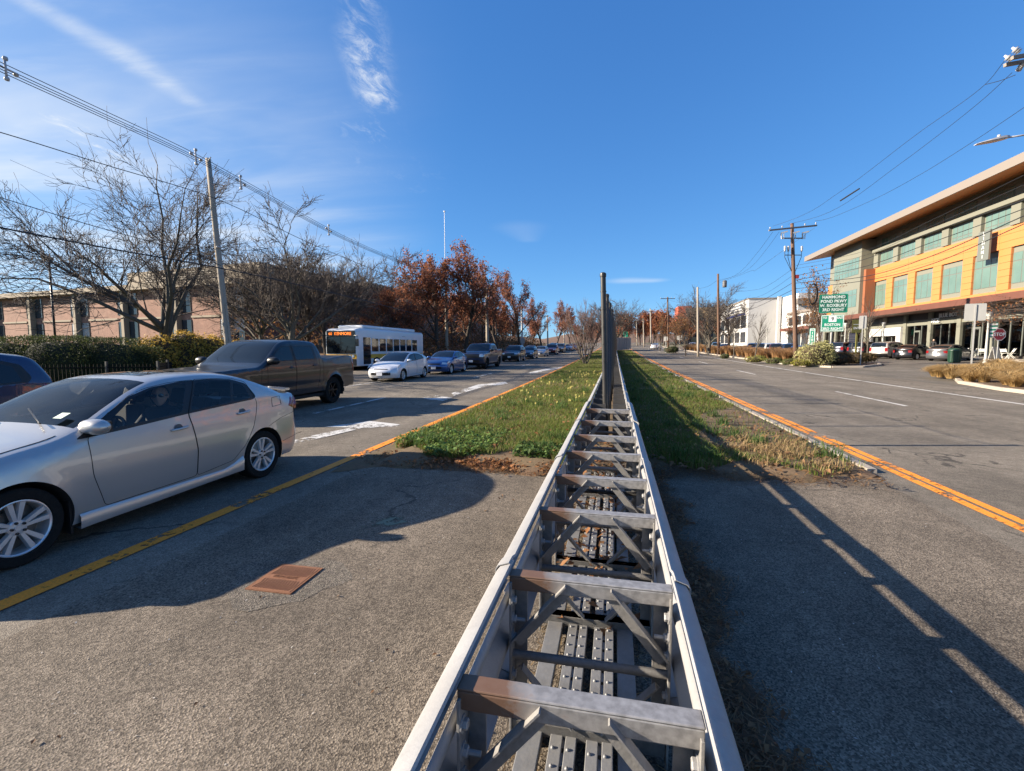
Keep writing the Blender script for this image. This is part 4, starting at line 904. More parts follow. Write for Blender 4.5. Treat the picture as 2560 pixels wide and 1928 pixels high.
# side skirts and mud flaps
for s in (1,-1):
    mb=MB(); xs=np.linspace(1.33,3.16,14); z0=np.interp(xs,[1.33,3.16],[.155,.20])
    for x,zb in zip(xs,z0):
        y=float(Sfn([x],[.3])[0]); rise=.10*np.clip((x-2.95)/.2,0,1)
        mb.v+=[(x-L2,s*(y+.004),.285+rise),(x-L2,s*(y+.022),.26+rise*.8),(x-L2,s*(y+.012),zb),(x-L2,s*(y-.10),zb+.01)]
    for i in range(13):
        for j in range(3): a=i*4+j; mb.f.append((a,a+1,a+5,a+4) if s<0 else (a,a+4,a+5,a+1))
    mb.m=[0]*len(mb.f); link('side_skirt',autosmooth(mb.mesh('side_skirt',silver),50),sed)
    mb=MB(); mb.box(*ob(1.27,1.29,min(s*.62,s*.85),max(s*.62,s*.85),.13,.42)); mb.build('mud_flap',m_trim,sed)
# rust spot by the rear arch
mb=MB(); q=np.array([(3.13,.55),(3.175,.57),(3.18,.66),(3.15,.63)]); y=Sfn(q[:,0],q[:,1])+.003; mb.add([(x-L2,yy,z) for (x,z),yy in zip(q,y)],[(0,1,2,3)]); mb.build('rust_spot',m_rust,sed)
# wipers, interior
mb=MB(); 
for y in (-.45,.15): mb.tube([(1.36-L2,y,1.075),(1.50-L2,y+.3,1.12),(1.6-L2,y+.52,1.16)],.008,5)
mb.build('wiper',m_trim,sed)
mb=MB(); mb.box(*ob(1.45,4.0,-.74,.74,.30,.36)); mb.box(*ob(1.5,1.85,-.72,.72,.62,.93)); mb.box(*ob(1.42,1.55,-.72,.72,.85,.97)); mb.box(*ob(3.75,4.05,-.6,.6,.95,1.02)); mb.box(*ob(1.5,3.5,-.80,-.76,.35,.93)); mb.box(*ob(1.5,3.5,.76,.80,.35,.93)); mb.build('cabin',mat('cabin_grey',(.22,.215,.20),.8),sed,bevel=.02)
for (x,y) in ((2.35,.36),(2.35,-.36),(3.25,.36),(3.25,-.36)):
    mb=MB(); M=Matrix.Translation((x+.28-L2,y,.55))@Matrix.Rotation(math.radians(18),4,'Y'); mb.box(-.07,.07,-.25,.25,0,.52,M=M); mb.box(-.05,.05,-.13,.13,.56,.74,M=M); mb.box(-.03,.03,-.03,.03,.5,.6,M=M); mb.box(x-.28-L2,x+.3-L2,y-.25,y+.25,.40,.55); mb.build('seat',m_seat,sed,bevel=.04)
mb=MB(); M=Matrix.Translation((1.98-L2,-.37,.86))@Matrix.Rotation(math.radians(-62),4,'Y'); prf=[(.185+.016*math.cos(a),.016*math.sin(a)) for a in np.linspace(0,2*PI,8,endpoint=False)]; mb.lathe(prf,28,M,closed=True)
for a in (0,2.2,4.1): mb.bar(M@Vector((0,0,-.02)),M@Vector((.18*math.cos(a),.18*math.sin(a),0)),.04,.02)
mb.build('steering_wheel',m_trim,sed)
mb=MB(); mb.box(1.985-L2,1.99-L2,-.1,-.02,1.24,1.27); mb.box(1.50-L2,1.53-L2,.5,.6,1.16,1.22); mb.build('rear_view_mirror',m_trim,sed)
m_stick=mat('sticker',(.62,.72,.60),.5)
# emblem and sticker on the windshield
mb=MB(); M=Matrix.Translation((1.46-L2,-.50,1.10))@Matrix.Rotation(math.radians(-26),4,'Y'); mb.box(-.0,.09,-.05,.05,.004,.006,M=M); mb.build('inspection_sticker',m_stick,sed)
# ---------------- people: skin-modifier bodies
m_skin=mat('skin',(.55,.34,.25),.5,var=(12,.3,(.36,.19,.13))); m_hair=mat('hair_dark',(.012,.010,.009),.45); m_cloth=mat('cloth_dark',(.018,.018,.022),.9,bump=(40,.3)); m_shade=mat('sunglass',(.006,.006,.007),.08,spec=.8)
def skinned(name,verts,edges,radii,mats,root_i=0,sub=2,parent=None):
    me=bpy.data.meshes.new(name); me.from_pydata([tuple(v) for v in verts],edges,[]); o=bpy.data.objects.new(name+'_tmp',me); COL.objects.link(o)
    md=o.modifiers.new('skin','SKIN'); md.use_smooth_shade=True
    for i,r in enumerate(radii):
        sv=me.skin_vertices[0].data[i]; sv.radius=(r,r) if isinstance(r,(int,float)) else r; sv.use_root=(i==root_i)
    s=o.modifiers.new('sub','SUBSURF'); s.levels=sub; s.render_levels=sub
    dg=bpy.context.evaluated_depsgraph_get(); nm=bpy.data.meshes.new_from_object(o.evaluated_get(dg)); bpy.data.objects.remove(o); nm.name=name
    nm.materials.clear(); 
    for m_ in mats: nm.materials.append(m_)
    nm.polygons.foreach_set('use_smooth',[True]*len(nm.polygons)); return nm
def head_mesh(name,mats,s=1.0):
    """a head looking along -x, origin at the chin-neck joint; s scales (0.23 m tall)"""
    nU,nV=28,22; V=[];Fq=[]
    for j in range(nV+1):
        ph=-PI/2+PI*j/nV
        for i in range(nU):
            th=2*PI*i/nU; x=math.cos(ph)*math.cos(th); y=math.cos(ph)*math.sin(th); z=math.sin(ph)
            X=x*.098; Y=y*.076; Z=.118+z*.118
            fr=max(0,-x)                                    # front
            if z<-.05: k_=min(1,(-z-.05)/.9); Y*=1-.32*k_; X=X*(1-.12*k_)-(.012*k_ if x<0 else -.035*k_*(x>0)*-1)
            g=lambda cx,cz,sy,sz:math.exp(-((Y-cx)/sy)**2-((Z-cz)/sz)**2)*(1 if x<-.2 else 0)
            X-= .026*g(0,.098,.013,.022)*1+.014*g(0,.12,.009,.022)      # nose
            X+= .012*g(.032,.125,.017,.014)+.012*g(-.032,.125,.017,.014) # sockets
            X-= .007*g(0,.062,.026,.008); X-=.006*g(0,.05,.022,.007); X+=.004*g(0,.056,.024,.003); X-=.008*g(0,.018,.022,.016)  # lips, chin
            X-=.006*g(0,.142,.05,.008)
            V.append((X*s,Y*s,Z*s))
    for j in range(nV):
        for i in range(nU): a=j*nU+i; b=j*nU+(i+1)%nU; Fq.append((a,b,b+nU,a+nU))
    mb=MB(); mb.v=V; mb.f=Fq; mb.m=[0]*len(Fq)
    for sy in (1,-1):
        M=Matrix.Translation((.012*s,sy*.076*s,.115*s))@Matrix.Rotation(sy*.3,4,'Z')@Matrix.Diagonal((.018*s,.009*s,.032*s,1)); mb.lathe([(0,-1),(.6,-.8),(1,0),(.6,.8),(0,1)],10,M)
    return mb.mesh(name,mats,smooth=True)
def hair_mesh(name,mt,s=1.0,long=.2):
    nU,nV=28,16; mb=MB()
    for j in range(nV+1):
        ph=-PI/2*long*2+(PI/2+PI/2*long*2)*j/nV
        for i in range(nU):
            th=2*PI*i/nU; x=math.cos(ph)*math.cos(th); y=math.cos(ph)*math.sin(th); z=math.sin(ph)
            k_=1.13+.04*math.sin(9*th+3*ph)
            X=x*.100*k_+.012; Y=y*.080*k_; Z=.122+z*.122*1.07
            if x<.02 and z<.60: X=.018+.01*math.sin(7*th); Y*=1.03
            mb.v.append((X*s,Y*s,Z*s))
    for j in range(nV):
        for i in range(nU): a=j*nU+i; b=j*nU+(i+1)%nU; mb.f.append((a,b,b+nU,a+nU))
    mb.m=[0]*len(mb.f); return mb.mesh(name,mt,smooth=True)
drv=thing('person','driver with dark hair, sunglasses and black top in silver sedan','person',(-5.44,3.96,gz(-5,4)),PI/2)
# local frame of the car: nose towards -x; driver's seat on +y side (near side)
bx,by=2.48-L2,-.36
vs=[(bx,by,.60),(bx+.04,by,.78),(bx+.10,by,1.0),(bx+.10,by,1.07),(bx+.085,by,1.115),
    (bx+.10,by-.17,1.0),(bx-.06,by-.23,.80),(bx-.32,by-.15,.86),(bx+.10,by+.17,1.0),(bx-.06,by+.23,.80),(bx-.32,by+.15,.86),
    (bx-.1,by-.1,.60),(bx-.48,by-.13,.62),(bx-.62,by-.13,.38),(bx-.1,by+.1,.60),(bx-.48,by+.13,.62),(bx-.62,by+.13,.38)]
ed=[(0,1),(1,2),(2,3),(3,4),(2,5),(5,6),(6,7),(2,8),(8,9),(9,10),(0,11),(11,12),(12,13),(0,14),(14,15),(15,16)]
rd=[(.15,.12),(.15,.11),(.14,.09),.055,.05,.07,.05,.038,.07,.05,.038,.09,.07,.05,.09,.07,.05]
link('clothing',skinned('clothing',vs,ed,rd,[m_cloth]),drv)
hd=link('head',head_mesh('head',[m_skin],1.0),drv,(bx+.07,by,1.075)); hd.rotation_euler=(0,math.radians(4),math.radians(38))
link('hair',hair_mesh('hair',m_hair,1.0,.45),hd)
mb=MB()
for sy in (1,-1):
    M=Matrix.Translation((-.100,sy*.034,.124))@Matrix.Rotation(-sy*.22,4,'Z')@Matrix.Rotation(-PI/2,4,'Y')@Matrix.Diagonal((.021,.031,.008,1)); mb.lathe([(0,1),(.8,.8),(1,0),(.8,-.6),(0,-.6)],16,M); mb.bar((-.09,sy*.062,.127),(.012,sy*.08,.124),.004,.008)
mb.bar((-.100,-.012,.128),(-.100,.012,.128),.006,.006); mb.build('sunglasses',m_shade,hd)
mb=MB()
for sy,hx in ((-.15,0),(.15,0)):
    c0=Vector((bx-.36,by+sy,.87)); mb.tube([(bx-.30,by+sy,.86),c0],[.034,.038],8)
    for k in range(4): mb.tube([c0+Vector((-.02,(k-1.5)*.019,.01)),c0+Vector((-.07,(k-1.5)*.02,.02-.004*k)),c0+Vector((-.085,(k-1.5)*.02,-.015))],[.009,.008,.007],6)
    mb.tube([c0+Vector((0,-.03*np.sign(sy),0)),c0+Vector((-.05,-.05*np.sign(sy),.02))],[.01,.008],6)
mb.build('hands',m_skin,drv,smooth=True)
# ---------------- other vehicle shapes
PICK=dict(L=5.89,W=2.03,tumble=.32,round=.08,sill=[(0,.48),(.5,.42),(5.3,.46),(5.89,.55)],clear=.28,wr=.415,rimr=.25,rim='six',tyre=.28,arch=[(.93,.50),(4.62,.50)],flare=[(.93,.415,.5,.035),(4.62,.415,.5,.035)],
 ctrl=[(.10,.45,.12,.03,0),(.02,.6,.14,.03,0),(0,.8,.15,.03,0),(0,1.0,.15,.03,0),(.04,1.12,.14,.04,.02),(.14,1.19,.08,.05,.03),(.6,1.235,0,.05,.03),(1.2,1.27,0,.05,.03),(1.52,1.29,.04,.05,.03),(1.68,1.36,.05,.05,.03),(2.05,1.63,.05,.04,.04),(2.40,1.87,.04,.04,.045),(2.62,1.935,.02,.04,.045),(3.1,1.96,0,.04,.045),(3.6,1.95,0,.04,.045),(3.86,1.92,-.01,.04,.045),(3.95,1.85,-.01,.04,.03),(4.02,1.6,0,.03,.02),(4.04,1.46,0,.02,.01),(4.12,1.42,0,.015,0),(4.8,1.43,0,.015,0),(5.68,1.445,-.01,.015,0),(5.79,1.41,-.03,.02,0),(5.81,1.2,-.04,.02,0),(5.81,.82,-.04,.02,0),(5.89,.74,-.08,.02,0),(5.89,.56,-.08,.02,0),(5.84,.48,-.07,.02,0)],
 plan=[(0,.90),(.2,.95),(.6,.985),(1.2,1.),(5.2,1.),(5.6,.985),(5.89,.965)],side=[(.3,.94),(.5,.955),(.65,.975),(.85,.99),(1.05,1.),(1.2,.995),(1.36,.965),(1.5,.955)],belt=[(0,1.15),(1.2,1.22),(1.7,1.33),(1.9,1.36),(3.95,1.38),(4.1,1.52),(5.9,1.52)],
 crease=[(1.2,.68,5.6,.72,-.018,.05)],
 regions=[('door0',[(1.80,1.34),(1.80,.62),(2.0,.52),(2.84,.52),(2.85,1.38),(2.85,1.82),(2.45,1.80),(2.25,1.68)]),('door1',[(2.87,.52),(3.78,.54),(3.86,.70),(3.90,1.38),(3.86,1.80),(3.72,1.84),(2.87,1.82)]),('trim',[(1.83,1.365),(3.80,1.385),(3.78,1.76),(3.70,1.80),(2.48,1.785),(2.28,1.68)]),('win0',[(1.98,1.395),(2.77,1.40),(2.77,1.765),(2.49,1.755),(2.32,1.67)]),('win1',[(2.92,1.40),(3.68,1.41),(3.69,1.72),(3.64,1.765),(2.92,1.765)])],
 seams=[[(4.06,.5),(4.06,1.42)],[(1.55,.75),(1.62,1.25)]],
 top=[('hood',4.6,8.2,0,.93),('ws',9.0,11.4,0,.94),('rw',16.2,17.6,0,.80),('bed',19.05,21.6,0,.93),('bumper',24.4,27,0,1.1)],bumpmat=m_trim,
 mirror=(1.93,1.40),mirs=(.11,.16,.10),mirmat=m_trim,handles=[(2.68,1.20),(3.66,1.22)],plates=[('r',5.86,.62),('f',-.01,.62)],
 tpatch=[('headlight',m_lampw,2.7,4.2,.70,1.0,.006),('grille',m_trim,2.3,4.1,-.66,.66,.008),('air_intake',m_trim,.6,1.5,-.7,.7,.006),('tail_light',m_lampr,22.2,23.7,.90,1.0,.006)],
 spatch=[('tail_light',m_lampr,[(5.58,1.40),(5.74,1.40),(5.74,.98),(5.68,.98),(5.66,1.12)],.014),('headlight',m_lampw,[(.15,.93),(.32,.95),(.32,1.12),(.17,1.1)],.006)])
SUV=dict(L=4.75,W=1.9,tumble=.38,sill=[(0,.30),(.4,.24),(4.3,.27),(4.75,.36)],clear=.19,wr=.355,rimr=.24,rim='five',tyre=.23,arch=[(.93,.41),(3.70,.41)],flare=[(.93,.355,.41,.02),(3.70,.355,.41,.02)],
 ctrl=[(.12,.24,.24,.03,0),(.04,.42,.26,.03,0),(0,.58,.28,.03,0),(.02,.76,.26,.03,0),(.09,.87,.22,.05,.02),(.28,.95,.10,.06,.04),(.7,1.02,.02,.06,.04),(1.1,1.07,0,.06,.04),(1.35,1.10,.02,.06,.04),(1.5,1.17,.03,.05,.04),(1.85,1.42,.03,.04,.05),(2.12,1.59,.03,.04,.05),(2.35,1.67,.02,.04,.05),(2.8,1.71,0,.04,.05),(3.5,1.71,0,.04,.05),(4.1,1.67,-.02,.04,.05),(4.36,1.61,-.04,.04,.05),(4.50,1.42,-.06,.05,.03),(4.62,1.18,-.10,.05,.02),(4.66,1.05,-.14,.05,.01),(4.68,.85,-.18,.04,0),(4.75,.62,-.22,.03,0),(4.74,.46,-.22,.03,0),(4.68,.33,-.22,.03,0)],
 plan=[(0,.86),(.3,.93),(.7,.975),(1.2,1.),(3.6,1.),(4.1,.98),(4.5,.945),(4.75,.92)],side=[(.2,.95),(.4,.975),(.65,1.),(.85,.995),(1.0,.98),(1.12,.955),(1.3,.945)],belt=[(0,.92),(1.1,1.03),(1.5,1.06),(3.0,1.12),(4.75,1.18)],
 regions=[('door0',[(1.55,1.08),(1.55,.6),(1.66,.42),(2.62,.42),(2.64,1.12),(2.68,1.58),(2.3,1.56),(2.1,1.49)]),('door1',[(2.66,.42),(3.2,.46),(3.4,.75),(3.58,1.15),(3.55,1.50),(3.4,1.57),(2.70,1.58),(2.66,1.12)]),('trim',[(1.58,1.085),(2.6,1.125),(4.15,1.20),(4.22,1.28),(4.12,1.48),(3.9,1.55),(2.4,1.55),(2.12,1.48)]),('win0',[(1.78,1.125),(2.56,1.15),(2.58,1.52),(2.4,1.52),(2.16,1.45)]),('win1',[(2.70,1.155),(3.44,1.19),(3.46,1.52),(2.72,1.525)]),('winq',[(3.54,1.20),(4.08,1.225),(4.02,1.45),(3.85,1.515),(3.56,1.52)])],
 top=[('hood',4.6,8.2,0,.90),('ws',9.0,12.0,0,.93),('rw',16.2,18.1,0,.86),('lower',21.4,24,0,1.1),('lower',0,1.2,0,1.1)],
 mirror=(1.68,1.16),mirs=(.08,.13,.08),handles=[(2.45,1.0),(3.4,1.06)],plates=[('r',4.70,.85),('f',-.01,.52)],topseams=[(4.6,.91,8.2,.91)],
 tpatch=[('headlight',m_lampw,3.2,4.4,.62,.99,.006),('grille',m_trim,2.3,3.7,-.58,.58,.005),('air_intake',m_trim,.7,1.6,-.6,.6,.006),('tail_light',m_lampr,18.4,20.4,.74,1.0,.006)],
 spatch=[('headlight',m_lampw,[(.28,.80),(.62,.92),(.62,.97),(.3,.92)],.006),('tail_light',m_lampr,[(4.30,1.0),(4.50,.96),(4.50,1.16),(4.34,1.16)],.008)])
HATCH=dict(L=4.5,W=1.76,tumble=.42,sill=[(0,.26),(.4,.2),(4.1,.22),(4.5,.3)],clear=.15,wr=.31,rimr=.205,rim='seven',tyre=.2,arch=[(.92,.355),(3.60,.355)],flare=[(.92,.31,.355,.012),(3.60,.31,.355,.012)],
 ctrl=[(.12,.2,.28,.03,0),(.03,.34,.30,.03,0),(0,.46,.34,.03,0),(.05,.57,.34,.03,0),(.16,.66,.30,.04,.02),(.35,.75,.16,.05,.05),(.7,.87,.04,.06,.05),(1.0,.95,0,.06,.05),(1.2,1.0,.02,.06,.05),(1.5,1.15,.03,.05,.05),(1.9,1.34,.03,.04,.055),(2.25,1.45,.02,.035,.055),(2.6,1.49,0,.035,.055),(3.0,1.48,0,.035,.055),(3.5,1.40,-.02,.035,.055),(3.95,1.28,-.03,.04,.05),(4.25,1.18,-.06,.05,.04),(4.34,1.10,-.12,.05,.02),(4.38,.9,-.16,.04,0),(4.46,.65,-.2,.03,0),(4.5,.48,-.24,.03,0),(4.44,.28,-.22,.03,0)],
 plan=[(0,.84),(.3,.92),(.6,.965),(1.0,.99),(1.5,1.),(3.2,1.),(3.8,.975),(4.2,.94),(4.5,.9)],side=[(.15,.955),(.3,.98),(.5,1.),(.7,.995),(.85,.975),(.97,.945),(1.1,.93)],belt=[(0,.75),(1.0,.88),(1.4,.93),(2.6,1.0),(3.6,1.08),(4.5,1.1)],
 regions=[('door0',[(1.42,.93),(1.42,.6),(1.5,.3),(2.48,.3),(2.5,1.0),(2.55,1.38),(2.2,1.34),(1.95,1.27)]),('door1',[(2.52,.3),(3.05,.34),(3.2,.5),(3.42,.85),(3.46,1.1),(3.35,1.33),(2.58,1.38),(2.52,1.0)]),('trim',[(1.35,.94),(2.45,1.005),(3.6,1.09),(3.5,1.26),(3.1,1.36),(2.6,1.385),(2.2,1.35),(1.9,1.26)]),('win0',[(1.55,.985),(2.42,1.03),(2.48,1.35),(2.22,1.32),(1.95,1.24)]),('win1',[(2.55,1.035),(3.3,1.085),(3.3,1.29),(2.62,1.36)])],
 top=[('hood',4.6,7.6,0,.9),('ws',8.1,11.0,0,.93),('rw',14.1,16.6,0,.86)],mirror=(1.5,1.04),handles=[(2.32,.87),(3.25,.94)],plates=[('r',4.44,.75),('f',.0,.40)],topseams=[(4.6,.91,7.6,.91)],
 tpatch=[('headlight',m_lampw,3.4,4.8,.60,.99,.006),('air_intake',m_trim,1.0,2.2,-.68,.68,.006),('grille',m_trim,3.5,3.9,-.45,.45,.006),('tail_light',m_lampr,17.0,18.2,.7,1.0,.006)],
 spatch=[('headlight',m_lampw,[(.36,.66),(.75,.84),(.72,.88),(.45,.80)],.006),('tail_light',m_lampr,[(4.0,.98),(4.2,.9),(4.22,1.08),(4.05,1.12)],.008)])
def place(S,name,label,cat,px,zc,heading,col,group=None,detail=.6,metal=.4,rough=.3,side=None,**kw):
    x,y=XY(px,zc); return build_car(S,name,label,cat,(x,y,gz(x,y)),heading,paintmat(name,col,metal,rough),group,detail,**kw)[0]
DN=(0,-1); UPR=(0,1)
# oncoming queue on the left
p_truck=paintmat('truck_grey',(.013,.0165,.023),.0,.3,.5)
build_car(PICK,'pickup_truck','dark grey crew-cab pickup truck behind the silver sedan','pickup',(-9.52,8.14+2.945,gz(-9,11)),DN,p_truck,detail=1.1)
build_car(SUV,'blue_suv','dark navy blue SUV at the left edge ahead of the pickup','car',(-9.75,3.55,gz(-9,4)),DN,paintmat('navy',(.012,.022,.07),.4,.22),detail=1.0)
GQ='cars queuing on the left carriageway'
q=[(HATCH,'white_hatchback','white hatchback with pointed nose beside the bus','car',(-11.3,22.9),(.62,.63,.65),.1,.8),
   (SED,'blue_sedan','bright blue sedan behind the white hatchback','car',(-10.9,28.9),(.03,.09,.26),.5,.7),
   (PICK,'blue_pickup','dark blue pickup truck in the queue ahead of the black SUV','pickup',(-10.4,35.6),(.018,.03,.07),.4,.7),
   (SUV,'black_suv','black SUV with silver trim in the queue behind the blue pickup','car',(-10.6,48.6),(.012,.013,.016),.3,.65),
   (SED,'dark_sedan','dark blue sedan in the queue behind the black SUV','car',(-10.4,56.5),(.012,.018,.035),.4,.5),
   (SED,'grey_sedan','light grey sedan in the queue ahead of the red SUV','car',(-10.2,65),(.38,.39,.41),.5,.5),
   (SUV,'red_suv','dark red SUV in the distant queue of cars','car',(-10.0,74.5),(.13,.012,.016),.4,.5),
   (SUV,'charcoal_suv','charcoal SUV behind the red SUV in the distant queue','car',(-9.9,85),(.05,.05,.055),.4,.4),
   (SED,'pale_blue_sedan','pale blue-grey sedan behind the charcoal SUV far up the queue','car',(-9.8,102),(.20,.25,.30),.4,.4),
   (HATCH,'teal_hatchback','teal hatchback far up the queue','car',(-9.6,112),(.03,.10,.14),.4,.4),
   (SUV,'black_crossover','black crossover farthest up the queue','car',(-9.4,123),(.02,.02,.022),.3,.4),
   (SUV,'navy_crossover','navy crossover in the kerb lane far up the road','car',(-13.6,104),(.02,.03,.06),.3,.4),
   (SED,'silver_car','small silver car in the kerb lane by the far poles','car',(-13.4,74),(.10,.11,.13),.3,.4)]
for S_,n_,l_,c_,(x,y),col,mt_,dt in q: build_car(S_,n_,l_,c_,(x,y,gz(x,y)),DN,paintmat(n_,col,mt_,.28),GQ,dt)
# angled parking before the shops
HP=(math.sin(math.radians(56)),math.cos(math.radians(56))); GPK='cars parked nose-in before the shops'
def park(S,n,l,rear,col,metal=.4,h=HP,dt=.6):
    x,y=rear[0]+h[0]*S['L']/2,rear[1]+h[1]*S['L']/2; build_car(S,n,l,'car',(x,y,gz(x,y)),h,paintmat(n,col,metal,.28),GPK,dt)
park(SED,'grey_coupe','grey sedan parked nearest the white café chairs','%s' and (27.1,47.0),(.15,.15,.155),.6)
park(SED,'black_sedan','black sedan parked between the grey sedan and the silver SUV',(26.3,50.4),(.014,.014,.018),.3)
park(SUV,'silver_suv','silver-beige SUV parked beside the black sedan',(26.0,53.8),(.40,.38,.35),.4)
park(SUV,'dark_suv','black SUV parked behind the bare street tree',(25.6,57.6),(.012,.012,.015),.3)
park(SUV,'navy_suv','dark blue SUV parked left of the plain sign back',(25.2,61.2),(.02,.024,.05),.3)
park(SED,'maroon_sedan','dark maroon sedan parked behind the green road signs',(25.0,64.8),(.06,.014,.018),.3)
park(HATCH,'white_car','small white car parked behind the variegated shrub',(24.8,68.4),(.55,.55,.55),.1)
HB=(math.sin(math.radians(215)),math.cos(math.radians(215)))
for i,(px,zc,col,l,n,S_) in enumerate([(1990,50,(.02,.035,.07),'navy hatchback parked beside the brown utility pole','navy_hatchback',HATCH),(1952,53,(.018,.03,.06),'blue-black SUV parked behind the tan grasses left of the utility pole','ink_suv',SUV),(1905,57,(.05,.012,.015),'dark SUV with red tail lamps behind the tan grasses','wine_suv',SUV),(1878,62,(.03,.05,.10),'blue wagon parked behind the small street tree','blue_wagon',SUV),(1832,60,(.60,.60,.60),'white SUV seen above the tan grasses','white_suv',SUV),(1792,67,(.03,.06,.14),'blue SUV parked left of the white SUV','cobalt_suv',SUV),(1735,84,(.015,.015,.016),'black car parked by the tan low wall','far_black_car',SED),(1700,92,(.10,.14,.17),'grey-blue car by the two sign backs','far_grey_car',SUV),(1622,120,(.6,.6,.62),'white car far up the right side by the road','far_white_car',SED),(1640,112,(.45,.46,.48),'pale silver car beside the far white car','far_silver_car',SED)]):
    h=[(.35,.94),(.2,.98),(.3,.95)][i%3]; x,y=XY(px,zc); x=max(x,19.5) if i<9 else x
    build_car(S_,n,l,'car',(x,y,gz(x,y)),h,paintmat(n,col,.3,.3),'cars parked behind the tan grasses',.45)
# ---------------- city bus
m_busw=mat('bus_white',(.66,.67,.68),.35,coat=.4,var=(3,.2,(.55,.56,.57))); m_busy=mat('bus_yellow',(.60,.33,.02),.4,coat=.3); m_busk=mat('bus_black',(.015,.016,.018),.25,spec=.5); m_led=mat('led_orange',(.9,.25,.02),.5,emis=((1,.20,.012),.55))
bw_,bl_,bh_=2.6,11.0,3.05
bxp,byp=-19.0,29.4
bus=thing('city_bus','white city bus with yellow band showing 60 KENMORE','bus',(bxp,byp,gz(bxp,byp)),-.02)
def rrect(w,h,r,n=5,z0=0):
    out=[]
    for cx,cz,a0 in ((w/2-r,z0+h-r,0),(-w/2+r,z0+h-r,PI/2),(-w/2+r*.3,z0+r*.3,PI),(w/2-r*.3,z0+r*.3,1.5*PI)):
        rr=r if cz>z0+h/2 else r*.3
        for a in np.linspace(0,PI/2,n): out.append((cx+rr*math.cos(a0+a),cz+rr*math.sin(a0+a)))
    return out
def bsec(y,w,h,z0,r): return [(x,y,z) for x,z in rrect(w,h,r,5,z0)]
mb=MB(); secs=[bsec(0.0,2.42,2.5,.36,.22),bsec(.05,2.50,2.60,.33,.24),bsec(.25,2.56,2.68,.32,.22),bsec(.6,2.6,2.73,.32,.2),bsec(bl_-.2,2.6,2.73,.32,.2),bsec(bl_,2.5,2.6,.4,.2)]
n=len(secs[0])
for s in secs: mb.v+=s
for j in range(len(secs)-1):
    for i in range(n): a=j*n+i; b=j*n+(i+1)%n; mb.f.append((a,b,b+n,a+n))
mb.f+=[tuple(range(n)),tuple(range((len(secs)-1)*n,len(secs)*n))[::-1]]; mb.m=[0]*len(mb.f); link('body',autosmooth(mb.mesh('body',m_busw),40),bus)
mb=MB(); mb.box(-1.05,1.05,1.2,bl_-1.2,3.045,3.30); mb.build('roof_housing',m_busw,bus,bevel=.1)
mb=MB(); mb.box(-1.16,1.16,-.035,.0,1.22,2.42); mb.build('windshield',g_dark,bus,bevel=.03)
mb=MB(); mb.box(-.02,.02,-.045,-.036,1.25,2.4); mb.build('windshield_divider',m_busk,bus)
sg=MB(); sg.box(-1.14,1.14,-.04,.0,2.43,2.84); sgo=sg.build('destination_sign',m_busk,bus,bevel=.05)
mb=MB(); text_mb(mb,'60  KENMORE',.30,Matrix.Translation((-.05,-.047,2.63)),depth=.006,sx=.98,spacing=1.0); mb.build('lettering',m_led,sgo)
mb=MB(); mb.box(-1.24,1.24,-.02,.0,.86,1.17); mb.build('yellow_band',m_busy,bus)
mb=MB(); mb.box(-1.23,1.23,-.06,.0,.38,.85); mb.build('bumper',m_busk,bus,bevel=.05)
for s in (-1,1):
    mb=MB(); mb.lathe([(0,.01),(.09,.008),(.11,0)],16,Matrix.Translation((s*.95,-.028,1.02))@Matrix.Rotation(PI/2,4,'X')); mb.lathe([(0,.01),(.07,.008),(.09,0)],16,Matrix.Translation((s*.72,-.028,1.02))@Matrix.Rotation(PI/2,4,'X')); mb.build('headlight',m_lampw,bus,smooth=True)
    xs=s*1.302
    for i in range(9):
        y0=.95+i*1.2 if s<0 else 1.9+i*1.12
        if y0+1.0>bl_-.4: continue
        mb=MB(); mb.box(min(xs,xs-s*.03),max(xs,xs-s*.03),y0,y0+1.08 if s<0 else y0+1.0,1.35,2.35); mb.build('window',g_dark,bus,bevel=.03)
    mb=MB(); mb.box(min(xs,xs-s*.02)-.002*(s<0),max(xs,xs-s*.02)+.002*(s>0),.9,bl_-.4,.86,1.17); mb.build('yellow_band',m_busy,bus)
    for y0 in (2.6,bl_-3.2):
        mb=MB(); M=Matrix.Translation((s*1.16,y0,.48))@Matrix.Rotation(s*PI/2,4,'Y'); mb.lathe([(.25,.16),(.46,.16),(.48,.1),(.48,-.12),(.25,-.12)],24,M); w_=mb.build('wheel',m_tyre,bus,smooth=True); mb=MB(); mb.lathe([(.0,.12),(.12,.14),(.2,.08),(.27,.15)],20,M); mb.build('rim',m_rim,w_,smooth=True)
        mb=MB(); M=Matrix.Translation((s*1.303,y0,.48))@Matrix.Rotation(s*PI/2,4,'Y'); mb.lathe([(0,-.02),(.56,-.02),(.56,.0),(0,.0)],28,M); mb.build('wheel_arch',m_busk,bus)
    mb=MB(); mb.tube([(s*1.1,-.02,2.5),(s*1.45,-.25,2.5),(s*1.48,-.3,2.2)],.025,6); mb.box(s*1.48-.1,s*1.48+.1,-.36,-.26,1.75,2.25); mb.build('mirror',m_busk,bus)
mb=MB(); mb.box(1.29,1.306,.75,1.75,.45,2.4); mb.build('door',g_dark,bus)
mb=MB(); 
for x in (-.5,.3): mb.tube([(x,-.06,1.2),(x+.25,-.06,1.75)],.015,5)
mb.build('wiper',m_busk,bus)
